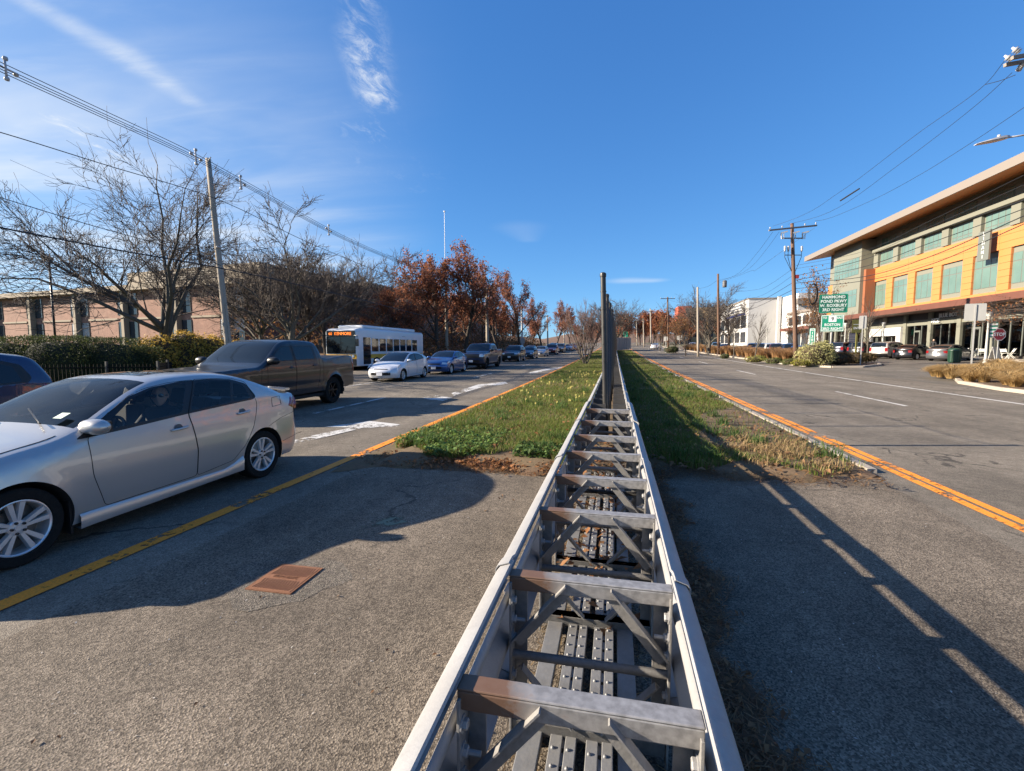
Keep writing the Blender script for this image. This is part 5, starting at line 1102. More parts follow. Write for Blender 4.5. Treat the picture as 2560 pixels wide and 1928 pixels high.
# ================================================================ trees
m_bark=mat('bark_grey',(.10,.085,.07),.95,var=[(6,.6,(.055,.045,.036)),(1.2,.4,(.12,.115,.075))],bump=(20,.8)); m_barkd=mat('bark_dark',(.055,.042,.034),.95,var=(5,.5,(.09,.07,.055)),bump=(20,.6))
m_twig=mat('twig',(.085,.068,.058),.9,var=(.8,.4,(.055,.044,.04))); m_twigr=mat('twig_red',(.16,.095,.075),.9,var=(.8,.4,(.10,.06,.05)))
m_leaf=mat('leaf_cards',(.2,.1,.05),.65,attr=True,spec=.3)
def tubes(seg,n):
    s=np.asarray(seg,float); p0,p1,r0,r1=s[:,:3],s[:,3:6],s[:,6:7],s[:,7:8]; d=p1-p0; d/=np.maximum(np.linalg.norm(d,axis=1,keepdims=True),1e-6)
    a=np.where(np.abs(d[:,2:3])<.9,np.array([[0,0,1.]]),np.array([[1.,0,0]])); x=np.cross(d,a); x/=np.linalg.norm(x,axis=1,keepdims=True); y=np.cross(d,x)
    V=[];
    for P_,r in ((p0,r0),(p1+d*r1*.4,r1)):
        for k in range(n): t=2*PI*k/n; V.append(P_+(x*math.cos(t)+y*math.sin(t))*r)
    V=np.stack(V,1); m=len(s); i=np.arange(m)[:,None]*2*n; Fq=np.concatenate([i+np.array([[k,(k+1)%n,n+(k+1)%n,n+k]]) for k in range(n)],1).reshape(-1,4); return V.reshape(-1,3),Fq
def grow(seed,H=10,R=.22,first=.25,spread=.8,limbs=6,kids=(6,6,7),lens=(.62,.42,.38,.4),wander=.22,up=.12,droop=0.,multi=1,flat=1.0,twigr=.006,tf=.62,cr0=.6,cr1=.5):
    rg=np.random.default_rng(seed); segs={0:[],1:[]}; tips=[]
    def branch(p,d,L,r,lev,maxlev):
        n=max(3,int(6-lev)); pts=[p]; rs=[r]; dd=d.copy()
        for k in range(n):
            dd=dd+rg.normal(0,wander*(.6 if lev==0 else 1),3); dd[2]+=up*(1 if lev>0 else .3)-droop*(lev>1); dd/=np.linalg.norm(dd)
            p=p+dd*L/n; r2=r*(1-(k+1)/n*.78) if lev>0 else r*(1-(k+1)/n*.45); pts.append(p); rs.append(max(r2,twigr*.55))
            segs[0 if lev<2 else 1].append((*pts[-2],*pts[-1],rs[-2],rs[-1]))
        if lev>=maxlev: tips.extend(pts[-2:]); return
        nk=kids[lev] if lev<len(kids) else 4
        for q in range(nk):
            t=(first if lev==0 else .18)+(1-(first if lev==0 else .18))*(q+rg.random()*.9)/nk; t=min(t,.999); f=t*n; i=int(f); bp=pts[i]+(pts[i+1]-pts[i])*(f-i); br=rs[i]*(1-(f-i))+rs[i+1]*(f-i)
            ax=rg.normal(size=3); bd=pts[i+1]-pts[i]; bd/=np.linalg.norm(bd); ax-=bd*ax.dot(bd); ax/=np.linalg.norm(ax); an=spread*(.7+.6*rg.random())*(1.1 if lev==0 else 1)
            nd=bd*math.cos(an)+ax*math.sin(an); 
            if lev>0 and nd[2]<-.35: nd[2]*=.3
            nd[2]*=flat; nd/=np.linalg.norm(nd)
            ln=(H*.62 if lev==0 else L)*lens[min(lev,3)]*(.75+.5*rg.random())*((1.15-.55*t if tf>.45 else 1) if lev==0 else 1.1-.4*t); branch(bp,nd,ln,max(br*(cr0 if lev==0 else cr1),twigr),lev+1,maxlev)
        if lev>0: branch(pts[-1],dd,L*.45,rs[-1],maxlev,maxlev)
    for k in range(multi):
        d0=np.array([0,0,1.])
        if multi>1: a=2*PI*k/multi+rg.random(); d0=np.array([math.cos(a)*.42,math.sin(a)*.42,1.]); d0/=np.linalg.norm(d0)
        branch(np.array([0,0,-.2]),d0,H*tf if multi==1 else H*.68,R if multi==1 else R*.6,0,len(kids))
    return segs,np.array(tips)
def tree(name,label,x,y,segs_tips,bark,twig,leaf=None,nleaf=0,lsize=.1,rz=0,sc_=1.0,group=None,lcol=None,proto=None,z=None):
    z=gz(x,y) if z is None else z
    if proto is not None:
        o=copy_tree(proto,None,(x,y,z),rz,sc_); tag(o,label,'tree',group); return o
    segs,tips=segs_tips; root=thing(name,label,'tree',(x,y,z),rz,group); root.scale=(sc_,)*3 if not isinstance(sc_,tuple) else sc_
    big=[s for s in segs[0]]; V,Fq=tubes(big,8); link('trunk',npmesh('trunk',V,Fq,bark,smooth=True),root)
    V,Fq=tubes(segs[1],3); cr_=link('crown',npmesh('crown',V,Fq,twig,smooth=True),root)
    if nleaf:
        rg=np.random.default_rng(len(tips)); idx=rg.integers(0,len(tips),nleaf); c=tips[idx]+rg.normal(0,lsize*1.6,(nleaf,3)); s=lsize*(.5+.9*rg.random((nleaf,1))); a=rg.normal(size=(nleaf,3)); a/=np.linalg.norm(a,axis=1,keepdims=True); b=rg.normal(size=(nleaf,3)); b-=a*(a*b).sum(1,keepdims=True); b/=np.linalg.norm(b,axis=1,keepdims=True)
        V=np.stack([c-a*s,c+b*s*.55,c+a*s,c-b*s*.55],1).reshape(-1,3); i=np.arange(nleaf)[:,None]*4; T=np.concatenate([i+[[0,1,2]],i+[[0,2,3]]],1).reshape(-1,3)
        r=rg.random((nleaf,1)); col=np.array(lcol[0])*(1-r)+np.array(lcol[1])*r; col=col*(.65+.7*rg.random((nleaf,1))); tag(link('leaves',npmesh('leaves',V,T,m_leaf,np.repeat(col,4,0)),root),kind='stuff')
    return root
RUST=((.19,.06,.034),(.38,.16,.078))
# big bare tree on the left
x,y=XY(415,27); g1=grow(52,H=11,R=.42,first=.62,spread=.66,kids=(9,12,9,6),lens=(1.12,.50,.42,.40),wander=.23,up=.035,twigr=.014,tf=.30,cr0=.5,cr1=.40)
def split_trunk(): pass
tree('bare_tree','large spreading bare tree behind the hedge in front of the brick building',x,y,g1,m_bark,m_twig,sc_=1.0)
gA=grow(44,H=9.8,R=.28,first=.45,spread=.62,kids=(10,11,8,5),lens=(1.0,.48,.42,.40),wander=.22,up=.05,twigr=.016,tf=.34,cr0=.5,cr1=.42)
gB=grow(23,H=11.,R=.22,first=.3,spread=.58,kids=(11,10,8,5),lens=(.75,.46,.42,.4),wander=.2,up=.08,twigr=.016,tf=.5,cr0=.5,cr1=.45)
x,y=XY(712,36); pA=tree('bare_tree','bare tree with tangled twigs right of the left utility pole',x,y,gA,m_bark,m_twig,sc_=1.2)
x,y=XY(655,40); tree('bare_tree','smaller bare tree just right of the left utility pole',x,y,None,None,None,proto=pA,rz=2.1,sc_=1.05)
x,y=XY(815,42); pB=tree('bare_tree','slim bare tree behind the bus front',x,y,gB,m_barkd,m_twig,sc_=1.1)
x,y=XY(880,47); tree('bare_tree','slim bare tree behind the middle of the bus',x,y,None,None,None,proto=pB,rz=1.2,sc_=1.25)
x,y=XY(765,46); tree('bare_tree','bare tree between the brick building and the bus',x,y,None,None,None,proto=pB,rz=3.6,sc_=1.25)
x,y=XY(930,52); tree('bare_tree','bare tree behind the rear of the bus',x,y,None,None,None,proto=pA,rz=.7,sc_=1.2)
# russet oaks
gO=grow(31,H=15.5,R=.28,first=.25,spread=.62,kids=(13,8,7,4),lens=(.60,.46,.42,.4),wander=.16,up=.12,twigr=.016,cr0=.5)
gO2=grow(47,H=15,R=.24,first=.25,spread=.58,kids=(12,8,6,4),lens=(.58,.45,.42,.4),wander=.16,up=.13,twigr=.016,cr0=.5)
x,y=XY(1095,56); pO=tree('oak_tree','tallest russet-leaved oak left of the road behind the queue',x,y,gO,m_barkd,m_twig,nleaf=9000,lsize=.13,lcol=RUST)
x,y=XY(1245,64); pO2=tree('oak_tree','russet oak right of the tallest oak, thinning at the top',x,y,gO2,m_barkd,m_twigr,nleaf=5000,lsize=.12,lcol=RUST)
for px,zc,pr,rz,s,l in ((1165,60,pO2,2.,1.08,'russet oak between the two tall oaks'),(1030,54,pO2,4.,.92,'russet oak at the left end of the oak clump'),(1300,76,pO2,1.,1.0,'thin russet oak at the right end of the oak clump'),(985,50,pO,2.6,.62,'low brown oak behind the rear of the bus'),(1130,70,pO,5.,.75,'brown oak behind the blue pickup'),(1205,75,pO,3.,.7,'low brown oak behind the crossarm pole'),(1355,98,pO2,.4,.85,'brown tree by the far left poles'),(1392,125,pO2,2.4,.95,'brown tree past the far left poles'),(1425,150,pO2,5.1,1.0,'last brown tree on the left of the road')):
    x,y=XY(px,zc); tree('oak_tree',l,x,y,None,None,None,proto=pr,rz=rz,sc_=s)
# far-off wood that closes the view on both sides
gF=grow(61,H=13,R=.22,first=.15,spread=.65,kids=(10,6,5),lens=(.6,.5,.45,.4),wander=.17,up=.15,twigr=.03)
pF=None
x,y=XY(1612,215); pF=tree('far_tree','reddish far tree at the end of the road right of the median',x,y,gF,m_barkd,m_twigr,nleaf=2600,lsize=.26,lcol=RUST)
far=[(1600,190,1.3),(1632,195,1.4),(1660,180,1.3),(1575,200,1.3),(1690,165,1.1),(1550,185,1.15),(1640,225,1.1),(1668,205,1.0),(1590,240,1.05),(1565,250,1.1),(1700,190,.95),(1725,180,.9),(1540,230,.9),(1480,240,.95),(1450,220,.9),(1655,250,1.35),(1622,260,1.3),(1690,240,1.2),(1755,190,.9),(1790,180,.9),(1330,160,.9),(1290,150,.95),(1260,140,1.0),(1220,130,1.0),(1180,120,1.0),(1140,115,.95),(1100,110,.9),(1060,105,.9),(1015,100,.85),(960,95,.85),(910,90,.8),(1490,160,.8),(1520,170,.75)]
for i,(px,zc,s) in enumerate(far):
    x,y=XY(px,zc); tree('far_tree','brown tree in the far-off wood %s'%('left of the queue' if px<1440 else ('straight up the median' if px<1560 else 'right of the road end')),x,y,None,None,None,proto=pF,rz=i*1.7,sc_=s,group='far-off trees along the road')
# brown wooded bank behind the queue
rgw=np.random.default_rng(3); Nw=26000; bx_=rgw.uniform(-38,-19,Nw); by_=rgw.uniform(38,135,Nw); hz_=(1-np.exp(-(-19-bx_)/5))*2.2; hh_=rgw.random(Nw)**2*(1.2+4.5*np.clip((-20-bx_)/8,0,1))
cw_=np.stack([bx_,by_,gza(bx_,by_)+hz_+hh_],1); sw_=.10+.14*rgw.random((Nw,1)); aw=rgw.normal(size=(Nw,3)); aw/=np.linalg.norm(aw,axis=1,keepdims=True); bw2=rgw.normal(size=(Nw,3)); bw2-=aw*(aw*bw2).sum(1,keepdims=True); bw2/=np.linalg.norm(bw2,axis=1,keepdims=True)
Vw=np.stack([cw_-aw*sw_,cw_+bw2*sw_*.5,cw_+aw*sw_,cw_-bw2*sw_*.5],1).reshape(-1,3); iw=np.arange(Nw)[:,None]*4; Tw=np.concatenate([iw+[[0,1,2]],iw+[[0,2,3]]],1).reshape(-1,3); rw_=rgw.random((Nw,1)); colw=(np.array([.13,.065,.032])*(1-rw_)+np.array([.26,.14,.06])*rw_)*(.5+rgw.random((Nw,1)))
tag(link('brown_thicket',npmesh('brown_thicket',Vw,Tw,m_leaf,np.repeat(colw,4,0))),'brown leafy thicket under the russet oaks behind the queue','thicket',kind='stuff')
bk=[];bf=[]
for j,yy_ in enumerate(np.arange(36,140,6.)):
    for xx_ in (-19.3,-22,-26,-32,-45): bk.append((xx_,yy_,gz(xx_,yy_)+.03+(1-math.exp(-(-19.3-xx_)/5))*2.2*min(1,j/3)))
for j in range(17):
    for i in range(4): a=j*5+i; bf.append((a,a+5,a+6,a+1))
tag(link('wooded_bank',npmesh('wooded_bank',bk,bf,mat('leaf_floor',(.14,.075,.035),1,var=(3,.6,(.22,.13,.06))),smooth=True)),kind='structure')
for i,(px,zc,s) in enumerate(((20,120,1.15),(70,125,1.2),(-40,118,1.1))):
    x,y=XY(px,zc); tree('bare_tree',['bare tree rising behind the flat brick roof near the left edge','bare tree behind the brick roof just left of the floodlight','bare tree behind the brick roof cut by the left edge'][i],x,y,None,None,None,proto=pB,rz=i*2.,sc_=s*1.6,group='trees behind the brick roof')
# wooded rise that closes the view beyond the road's end
hv=[];hf=[];hc=0
for j,(yy_,zz_) in enumerate(((330,0.),(360,4.),(400,9.),(460,13.),(560,15.))):
    for xx_ in np.linspace(-420,420,57): hv.append((xx_,yy_+12*math.sin(xx_*.02),gz(0,330)-1+zz_*(.8+.25*math.sin(xx_*.031+1)+.15*math.sin(xx_*.11))))
for j in range(4):
    for i in range(56): a=j*57+i; hf.append((a,a+1,a+58,a+57))
tag(link('hills',npmesh('hills',hv,hf,mat('far_wood',(.12,.07,.045),1,var=[(.12,.7,(.19,.10,.05)),(.6,.5,(.07,.05,.035))],bump=(.5,1)),smooth=True)),kind='structure')
# median trees
gM=grow(71,H=5.6,R=.11,first=.12,spread=.5,kids=(10,7,6),lens=(.7,.5,.45,.4),wander=.14,up=.18,multi=4,twigr=.010)
tree('small_tree','small multi-stemmed bare tree on the left median lawn',-2.55,41.5,gM,m_bark,m_twigr,sc_=1.02)
tree('bare_tree','bare median tree just left of the fence post',-1.2,72,None,None,None,proto=pB,rz=.4,sc_=.98)
tree('bare_tree','bare median tree seen right behind the chain-link fence',.9,104,None,None,None,proto=pA,rz=2.4,sc_=1.15)
# right-hand street trees
gS=grow(83,H=8,R=.08,first=.3,spread=.55,kids=(14,6,6),lens=(.42,.48,.45,.4),wander=.14,up=.16,twigr=.006)
gL=grow(91,H=9.5,R=.11,first=.2,spread=.6,kids=(14,7,6),lens=(.5,.48,.45,.4),wander=.15,up=.15,twigr=.007)
def rt(nm,l,px,zc,g,bark,twig,**k):
    x,y=XY(px,zc); return tree(nm,l,x,y,g,bark,twig,**k)
pS=rt('street_tree','slim bare street tree beside the plain sign back',2172,44,gS,m_bark,m_twig)
pL=rt('street_tree','brown-leaved tree behind the green road signs',2050,48,gL,m_barkd,m_twig,nleaf=1300,lsize=.09,lcol=((.20,.09,.04),(.26,.14,.05)),sc_=1.2)
for px,zc,pr,rz,s,l in ((1887,47,pS,2.,.80,'small street tree among the tan grasses'),(1835,58,pS,4.,.8,'thin street tree behind the white SUV'),(1715,66,pL,1.,.75,'rusty small tree left of the grey pole'),(1690,80,pL,2.,.8,'rusty small tree by the two sign backs'),(1650,95,pL,3.,.9,'dark brown tree beside the far right poles'),(1770,64,pS,5.,.85,'slim bare tree between the grey and brown poles'),(2012,62,pL,4.2,.8,'reddish tree beside the white shop front'),(1985,70,pL,2.2,.9,'rust-coloured tree behind the brown pole'),(2110,60,pS,1.,.9,'thin bare tree before the grey bay window')):
    rt('street_tree',l,px,zc,None,None,None,proto=pr,rz=rz,sc_=s)
rt('bare_tree','big bare tree before the white building',1772,74,None,None,None,proto=pA,rz=1.,sc_=1.12); rt('bare_tree','second bare tree before the white building',1822,80,None,None,None,proto=pB,rz=2.,sc_=1.1)
gR=grow(97,H=5.2,R=.13,first=.74,spread=1.1,kids=(14,9,7,5),lens=(1.45,.42,.42,.4),wander=.13,up=.012,flat=.22,twigr=.006,cr0=.45,tf=.78)
x,y=XY(2640,29); tree('leafy_tree','low spreading tree with last rusty leaves at the right edge',x,y,gR,m_barkd,m_twig,nleaf=1900,lsize=.05,lcol=((.24,.08,.035),(.34,.17,.06)),sc_=(1.05,1.05,1.0))

# ================================================================ hedges, shrubs, fence on the left
def leafmass(name,label,cat,boxes,n,ls,c0,c1,core,loc,rz=0,group=None,ell=False,noise=.12):
    """a clipped or loose shrub: leaf quads over a lumpy hull, with a dark woody core"""
    root=thing(name,label,cat,loc,rz,group); rg=np.random.default_rng(sum(map(ord,label)))
    P_=[];Nn=[]
    for (sx_,sy_,sz_,cx,cy,cz) in boxes:
        m=n//len(boxes); u=rg.normal(size=(m,3)); 
        if ell: u/=np.linalg.norm(u,axis=1,keepdims=True); nr=u
        else:
            u/=np.max(np.abs(u)**1.0,axis=1,keepdims=True); u/= (np.sum(np.abs(u)**8,axis=1,keepdims=True))**(1/8); nr=u/np.linalg.norm(u,axis=1,keepdims=True)
        k=1+noise*(np.sin(u[:,0:1]*5+cx)*np.sin(u[:,1:2]*6+1)*np.sin(u[:,2:3]*5+cz*3))+rg.normal(0,noise*.5,(m,1)); dep=1-.25*rg.random((m,1))**2.5
        p=u*np.array([[sx_,sy_,sz_]])*k*dep+np.array([[cx,cy,cz]]); ok=p[:,2]>.02; P_.append(p[ok]); Nn.append(nr[ok])
    c=np.concatenate(P_); nr=np.concatenate(Nn); m=len(c); a=rg.normal(size=(m,3))+nr*.3; a/=np.linalg.norm(a,axis=1,keepdims=True); b=np.cross(a,nr+rg.normal(0,.5,(m,3))); b/=np.maximum(np.linalg.norm(b,axis=1,keepdims=True),1e-6); s=ls*(.5+rg.random((m,1)))
    V=np.stack([c-a*s,c+b*s*.5,c+a*s,c-b*s*.5],1).reshape(-1,3); i=np.arange(m)[:,None]*4; T=np.concatenate([i+[[0,1,2]],i+[[0,2,3]]],1).reshape(-1,3)
    r=rg.random((m,1)); col=(np.array(c0)*(1-r)+np.array(c1)*r)*(.6+.8*rg.random((m,1))); tag(link('foliage',npmesh('foliage',V,T,m_leaf,np.repeat(col,4,0)),root),kind='stuff')
    mb=MB()
    for (sx_,sy_,sz_,cx,cy,cz) in boxes:
        M=Matrix.Translation((cx,cy,cz))@Matrix.Diagonal((sx_*.80,sy_*.80,sz_*.82,1)); q=[]
        for j in range(7):
            ph=-PI/2+PI*j/6; q.append((math.cos(ph)**(.5 if not ell else 1),math.sin(ph)))
        mb.lathe(q,12,M)
    if core is not None: mb.build('branches',core,root,smooth=True)
    else:
        for j in range(9): a=j*.7; mb=mb
    return root
m_core=mat('shrub_core',(.012,.016,.008),1); m_coreb=mat('shrub_core_brown',(.05,.035,.02),1)
HG=[(-10,19.5,2.3,2.15),(150,19.5,1.75,2.2),(262,20,1.65,2.12),(335,21,.75,1.75)]
hl=['clipped dark green hedge block at the far left','second clipped green hedge block from the left','third clipped green hedge block from the left','short hedge stub at the right end of the hedge row']
for (px,zc,hw,hh),l in zip(HG,hl):
    x,y=XY(px,zc); leafmass('hedge',l,'hedge',[(hw,1.0,hh/2,0,0,hh/2)],17000,.030,(.026,.042,.013),(.065,.07,.022),m_core,(x,y,gz(x,y)),YAW,'clipped hedges',noise=.05)
YB=[(372,26.5,1.6,1.55),(438,28,1.8,1.75),(500,29,1.8,1.6),(560,30.5,1.6,1.35)]
yl_=['golden-leaved shrub beside the hedge end','golden-leaved shrub at the big tree foot','golden-leaved shrub between the big tree and the pole','golden-leaved shrub at the left utility pole']
for (px,zc,r,h),l in zip(YB,yl_):
    x,y=XY(px,zc); leafmass('golden_shrub',l,'shrub',[(r,r*.8,h*.75,0,0,h*.6),(r*.7,r*.6,h*.6,.5,.2,h*.95)],4200,.07,(.34,.23,.04),(.52,.34,.07),m_coreb,(x,y,gz(x,y)),0,'golden shrubs',ell=True,noise=.2)
m_fbk=mat('fence_black',(.006,.006,.006),.8,spec=.1)
fnc=thing('metal_fence','low black metal picket fence before the clipped hedges','fence',(0,0,0))
p0=Vector((*XY(80,16.5),0)); p1=Vector((*XY(392,17.5),0)); p2=Vector((*XY(428,20.5),0)); pk=MB()
for a,b in ((p0,p1),(p1,p2)):
    L=(b-a).length; z=gz(a.x,a.y)
    for h in (.18,1.0): mb=MB(); mb.bar(a+Vector((0,0,z+h)),b+Vector((0,0,z+h)),.03,.035); mb.build('rail',m_fbk,fnc)
    for i in range(int(L/.12)): p=a.lerp(b,i*.12/L); pk.box(p.x-.009,p.x+.009,p.y-.009,p.y+.009,z+.08,z+1.12)
    for i in range(int(L/2.2)+1): p=a.lerp(b,min(1,i*2.2/L)); mb=MB(); mb.box(p.x-.035,p.x+.035,p.y-.035,p.y+.035,z,z+1.22); mb.build('post',m_blk,fnc)
tag(pk.build('pickets',m_fbk,fnc),kind='stuff')

# ================================================================ brick building on the left
def brickmat(name,c1,c2,mortar):
    mt=bpy.data.materials.new(name); mt.use_nodes=True; t=mt.node_tree; ns=t.nodes; L=t.links; b=ns['Principled BSDF']; tcn=ns.new('ShaderNodeTexCoord'); sp=ns.new('ShaderNodeSeparateXYZ'); L.new(tcn.outputs['Object'],sp.inputs[0]); ad=ns.new('ShaderNodeMath'); L.new(sp.outputs[0],ad.inputs[0]); L.new(sp.outputs[1],ad.inputs[1]); cb=ns.new('ShaderNodeCombineXYZ'); L.new(ad.outputs[0],cb.inputs[0]); L.new(sp.outputs[2],cb.inputs[1])
    br=ns.new('ShaderNodeTexBrick'); br.inputs['Scale'].default_value=4.2; br.inputs['Color1'].default_value=(*c1,1); br.inputs['Color2'].default_value=(*c2,1); br.inputs['Mortar'].default_value=(*mortar,1); br.inputs['Mortar Size'].default_value=.018; L.new(cb.outputs[0],br.inputs['Vector'])
    nz=ns.new('ShaderNodeTexNoise'); nz.inputs['Scale'].default_value=1.1; nz.inputs['Detail'].default_value=6; L.new(tcn.outputs['Object'],nz.inputs['Vector']); mr=ns.new('ShaderNodeMapRange'); mr.inputs[1].default_value=.3; mr.inputs[2].default_value=.7; mr.inputs[3].default_value=.8; mr.inputs[4].default_value=1.15; L.new(nz.outputs[0],mr.inputs[0])
    vm=ns.new('ShaderNodeVectorMath'); vm.operation='SCALE'; L.new(br.outputs[0],vm.inputs[0]); L.new(mr.outputs[0],vm.inputs['Scale']); L.new(vm.outputs[0],b.inputs['Base Color']); b.inputs['Roughness'].default_value=.9; return mt
m_brick=brickmat('brick_pink',(.31,.16,.115),(.22,.105,.075),(.30,.23,.185)); m_tan=mat('tan_concrete',(.30,.25,.185),.85,var=(.6,.35,(.24,.20,.15))); m_blind=mat('window_blind',(.35,.36,.37),.5); m_wing=mat('office_glass',(.035,.045,.055),.06,spec=.8); m_lou=mat('louvre',(.22,.19,.15),.7)
cA=P(592,880,50); ang=math.atan2(.13,-.99)
bl=thing('brick_building','long two-storey brick office building with tan columns and flat roof','building',(cA.x,cA.y,gz(cA.x,cA.y)-.2),ang)
# local +x runs left along the facade, local -y... facade faces the camera
def bside(p): 
    d=Matrix.Rotation(-ang,3,'Z')@(Vector(p)-bl.location); return d
face=1 if bside((0,0,0)).y>0 else -1      # side of the camera in local y
def LX(px,py=800,off=0.):               # local x and z on the facade plane for a pixel
    d=FW+RT*((px-1280)/F_PX)-UP*((py-964)/F_PX); R3=Matrix.Rotation(-ang,3,'Z'); o=R3@(Vector((0,0,CAMZ))-bl.location); dl=R3@d; t=(off*face-o.y)/dl.y; q=o+dl*t; return q.x,q.z
def fbox(mb,x0,x1,d0,d1,z0,z1):           # depth measured towards the camera
    a,b=sorted((d0*face,d1*face)); mb.box(min(x0,x1),max(x0,x1),a,b,z0,z1)
ZR=LX(120,742)[1]; Z0=0
mb=MB(); fbox(mb,-.0,75,-22,0,Z0,ZR); mb.build('wall',m_brick,bl)
mb=MB(); fbox(mb,-.9,76,-22,.95,ZR,ZR+.62); mb.build('roof_fascia',m_tan,bl)
ZM=LX(120,804)[1]
cols=[82,195,314,446,574]; cw=[17,16,16,14,16]; xs_c=[LX(c+w_/2,830)[0] for c,w_ in zip(cols,cw)]
sp_=(xs_c[0]-xs_c[3])/3; xs_c=[xs_c[0]+sp_*k for k in (3,2,1)]+xs_c
for xc in xs_c:
    mb=MB(); fbox(mb,xc-.27,xc+.27,-.02,.62,Z0,ZR-.003); mb.build('column',m_tan,bl,bevel=.03)
    for sd,wd in ((-1,1.55),(1,1.45)):
        for (za,zb) in ((Z0+.25,ZM-.35),(ZM+.45,ZR-.25)):
            xa,xb=sorted((xc+sd*.30,xc+sd*(.30+wd))); win=MB(); fbox(win,xa,xb,.0,.03,za,zb); wo=win.build('window',m_wing,bl)
            mb=MB(); h=zb-za; fbox(mb,xa,xb,.031,.07,za+h*.30,za+h*.345); fbox(mb,xa,xb,.031,.07,za,za+.06); fbox(mb,xa,xa+.05,.031,.07,za,zb); fbox(mb,xb-.05,xb,.031,.07,za,zb); mb.build('frame',m_trim,wo)
            if random.random()<.35: mb=MB(); fbox(mb,xa+.06,xb-.06,.031,.038,zb-h*random.uniform(.25,.55),zb-.03); mb.build('blind',m_blind,wo)
for a,b in zip(xs_c[:-1],xs_c[1:]):
    x0,x1=sorted((a,b)); mb=MB(); fbox(mb,x0+1.75,x1-1.9,.0,.12,ZM-.12,ZM+.10); mb.build('ledge',m_tan,bl)
x1=LX(251,700)[0]; mb=MB(); zt=LX(400,676,-3)[1]; fbox(mb,-.4,x1,-16,-3,ZR+.5,zt); mb.build('penthouse',m_tan,bl)
xa,xb=LX(365,690,-3)[0],LX(560,690,-3)[0]
for i in range(6): mb=MB(); z=ZR+1.0+i*(zt-ZR-1.3)/6; fbox(mb,xa,xb,-3.0,-2.85,z,z+(zt-ZR-1.3)/10); mb.build('louvre',m_lou,bl)
mb=MB(); fbox(mb,-30,-.003,-40,-6,Z0,zt-.8) if False else None
# wing running back along the road
mb=MB(); mb.box(-.0,26,min(-face*22,-face*75),max(-face*22,-face*75),Z0,zt-.3); mb.build('rear_wing',m_brick,bl)
mb=MB(); mb.box(-.5,26,min(-face*22.1,-face*75),max(-face*22.1,-face*75),zt-.3,zt+.3); mb.build('rear_roof',m_tan,bl)
tag(slab('lawn',[(-95,20),(-19.6,9),(-19.6,130),(-60,130),(-95,60)],-.1,.02,mat('lawn_grass',(.06,.075,.025),1,var=[(1.5,.7,(.11,.085,.04)),(9,.5,(.045,.06,.02))])),kind='structure')
# bright yellow-green grass bank behind the far queue
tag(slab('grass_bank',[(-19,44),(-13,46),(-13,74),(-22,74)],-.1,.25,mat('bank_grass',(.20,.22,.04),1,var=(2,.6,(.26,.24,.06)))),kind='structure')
# floodlight pole
x,y=XY(140,33); z0=gz(x,y); fl=thing('floodlight_pole','thin dark pole with a square floodlight before the brick building','lamp post',(x,y,z0)); zt_=P(137,655,33).z-z0
mb=MB(); mb.tube([(0,0,0),(0,0,zt_)],.07,8); mb.build('pole',m_trim,fl,smooth=True); mb=MB(); mb.box(-.42,.18,-.2,.2,-.16,.16,M=Matrix.Translation((-.05,0,zt_+.15))@Matrix.Rotation(.35,4,'Y')); mb.build('floodlight',m_gray,fl,bevel=.03)
# ================================================================ utility poles and wires
m_polel=mat('pole_wood_grey',(.30,.26,.21),.9,var=[(3,.5,(.22,.19,.155)),(18,.4,(.36,.32,.27))],bump=(30,.5)); m_poleb=mat('pole_wood_brown',(.13,.075,.05),.9,var=(4,.5,(.08,.045,.03)),bump=(30,.5)); m_wire=mat('wire_black',(.015,.016,.018),.6); m_ins=mat('insulator',(.40,.40,.41),.35,var=(10,.3,(.3,.27,.25))); m_xarm=mat('crossarm_wood',(.24,.21,.185),.9,var=(5,.4,(.17,.15,.13)))
def pole(label,base,topp,r0,r1,mt,arm=None,ins=True,braces=True,group=None,name='utility_pole'):
    base=Vector(base); topp=Vector(topp); root=thing(name,label,'utility pole',base,0,group); d=topp-base; mb=MB(); mb.tube([d*t for t in np.linspace(-.01,1,6)],[r0+(r1-r0)*t for t in np.linspace(0,1,6)],12); mb.build('pole',mt,root,smooth=True)
    for (t,half,dirv) in (arm or []):
        c=d*t; v=Vector(dirv).normalized(); mb=MB(); mb.bar(c-v*half+Vector((0,-r1-.04,0)),c+v*half+Vector((0,-r1-.04,0)),.11,.13); a=mb.build('crossarm',m_xarm,root)
        if ins:
            for s in (-.95,-.45,.5,.95):
                p=c+v*half*s+Vector((0,-r1-.04,.065)); mb=MB(); mb.lathe([(.02,0),(.02,.08),(.06,.09),(.05,.13),(.065,.15),(.045,.2),(.02,.22),(0,.22)],10,Matrix.Translation(p)); mb.build('insulator',m_ins,a,smooth=True)
    return root
zc=23; b=P(577,880,zc); b.z=gz(b.x,b.y); tL=P(520,397,zc)
pl_=pole('tall grey wooden utility pole left of the road behind the pickup',b,tL,.17,.12,m_polel,name='utility_pole')
d=tL-b; mb=MB(); mb.tube([d*.99,d*.99+Vector((.25,-.2,-.02)),d*.985+Vector((.5,-.35,.05))],.03,6); mb.build('bracket',m_ins,pl_)
mb=MB(); mb.tube([d*.0+Vector((.19,-.05,0)),d*.35+Vector((.17,-.04,0))],.05,8); mb.build('conduit',m_polel,pl_)
mb=MB(); mb.lathe([(0,0),(.1,0),(.1,.06),(0,.06)],8,Matrix.Translation(d*.60+Vector((.14,-.1,0)))); mb.build('clamp',m_ins,pl_)
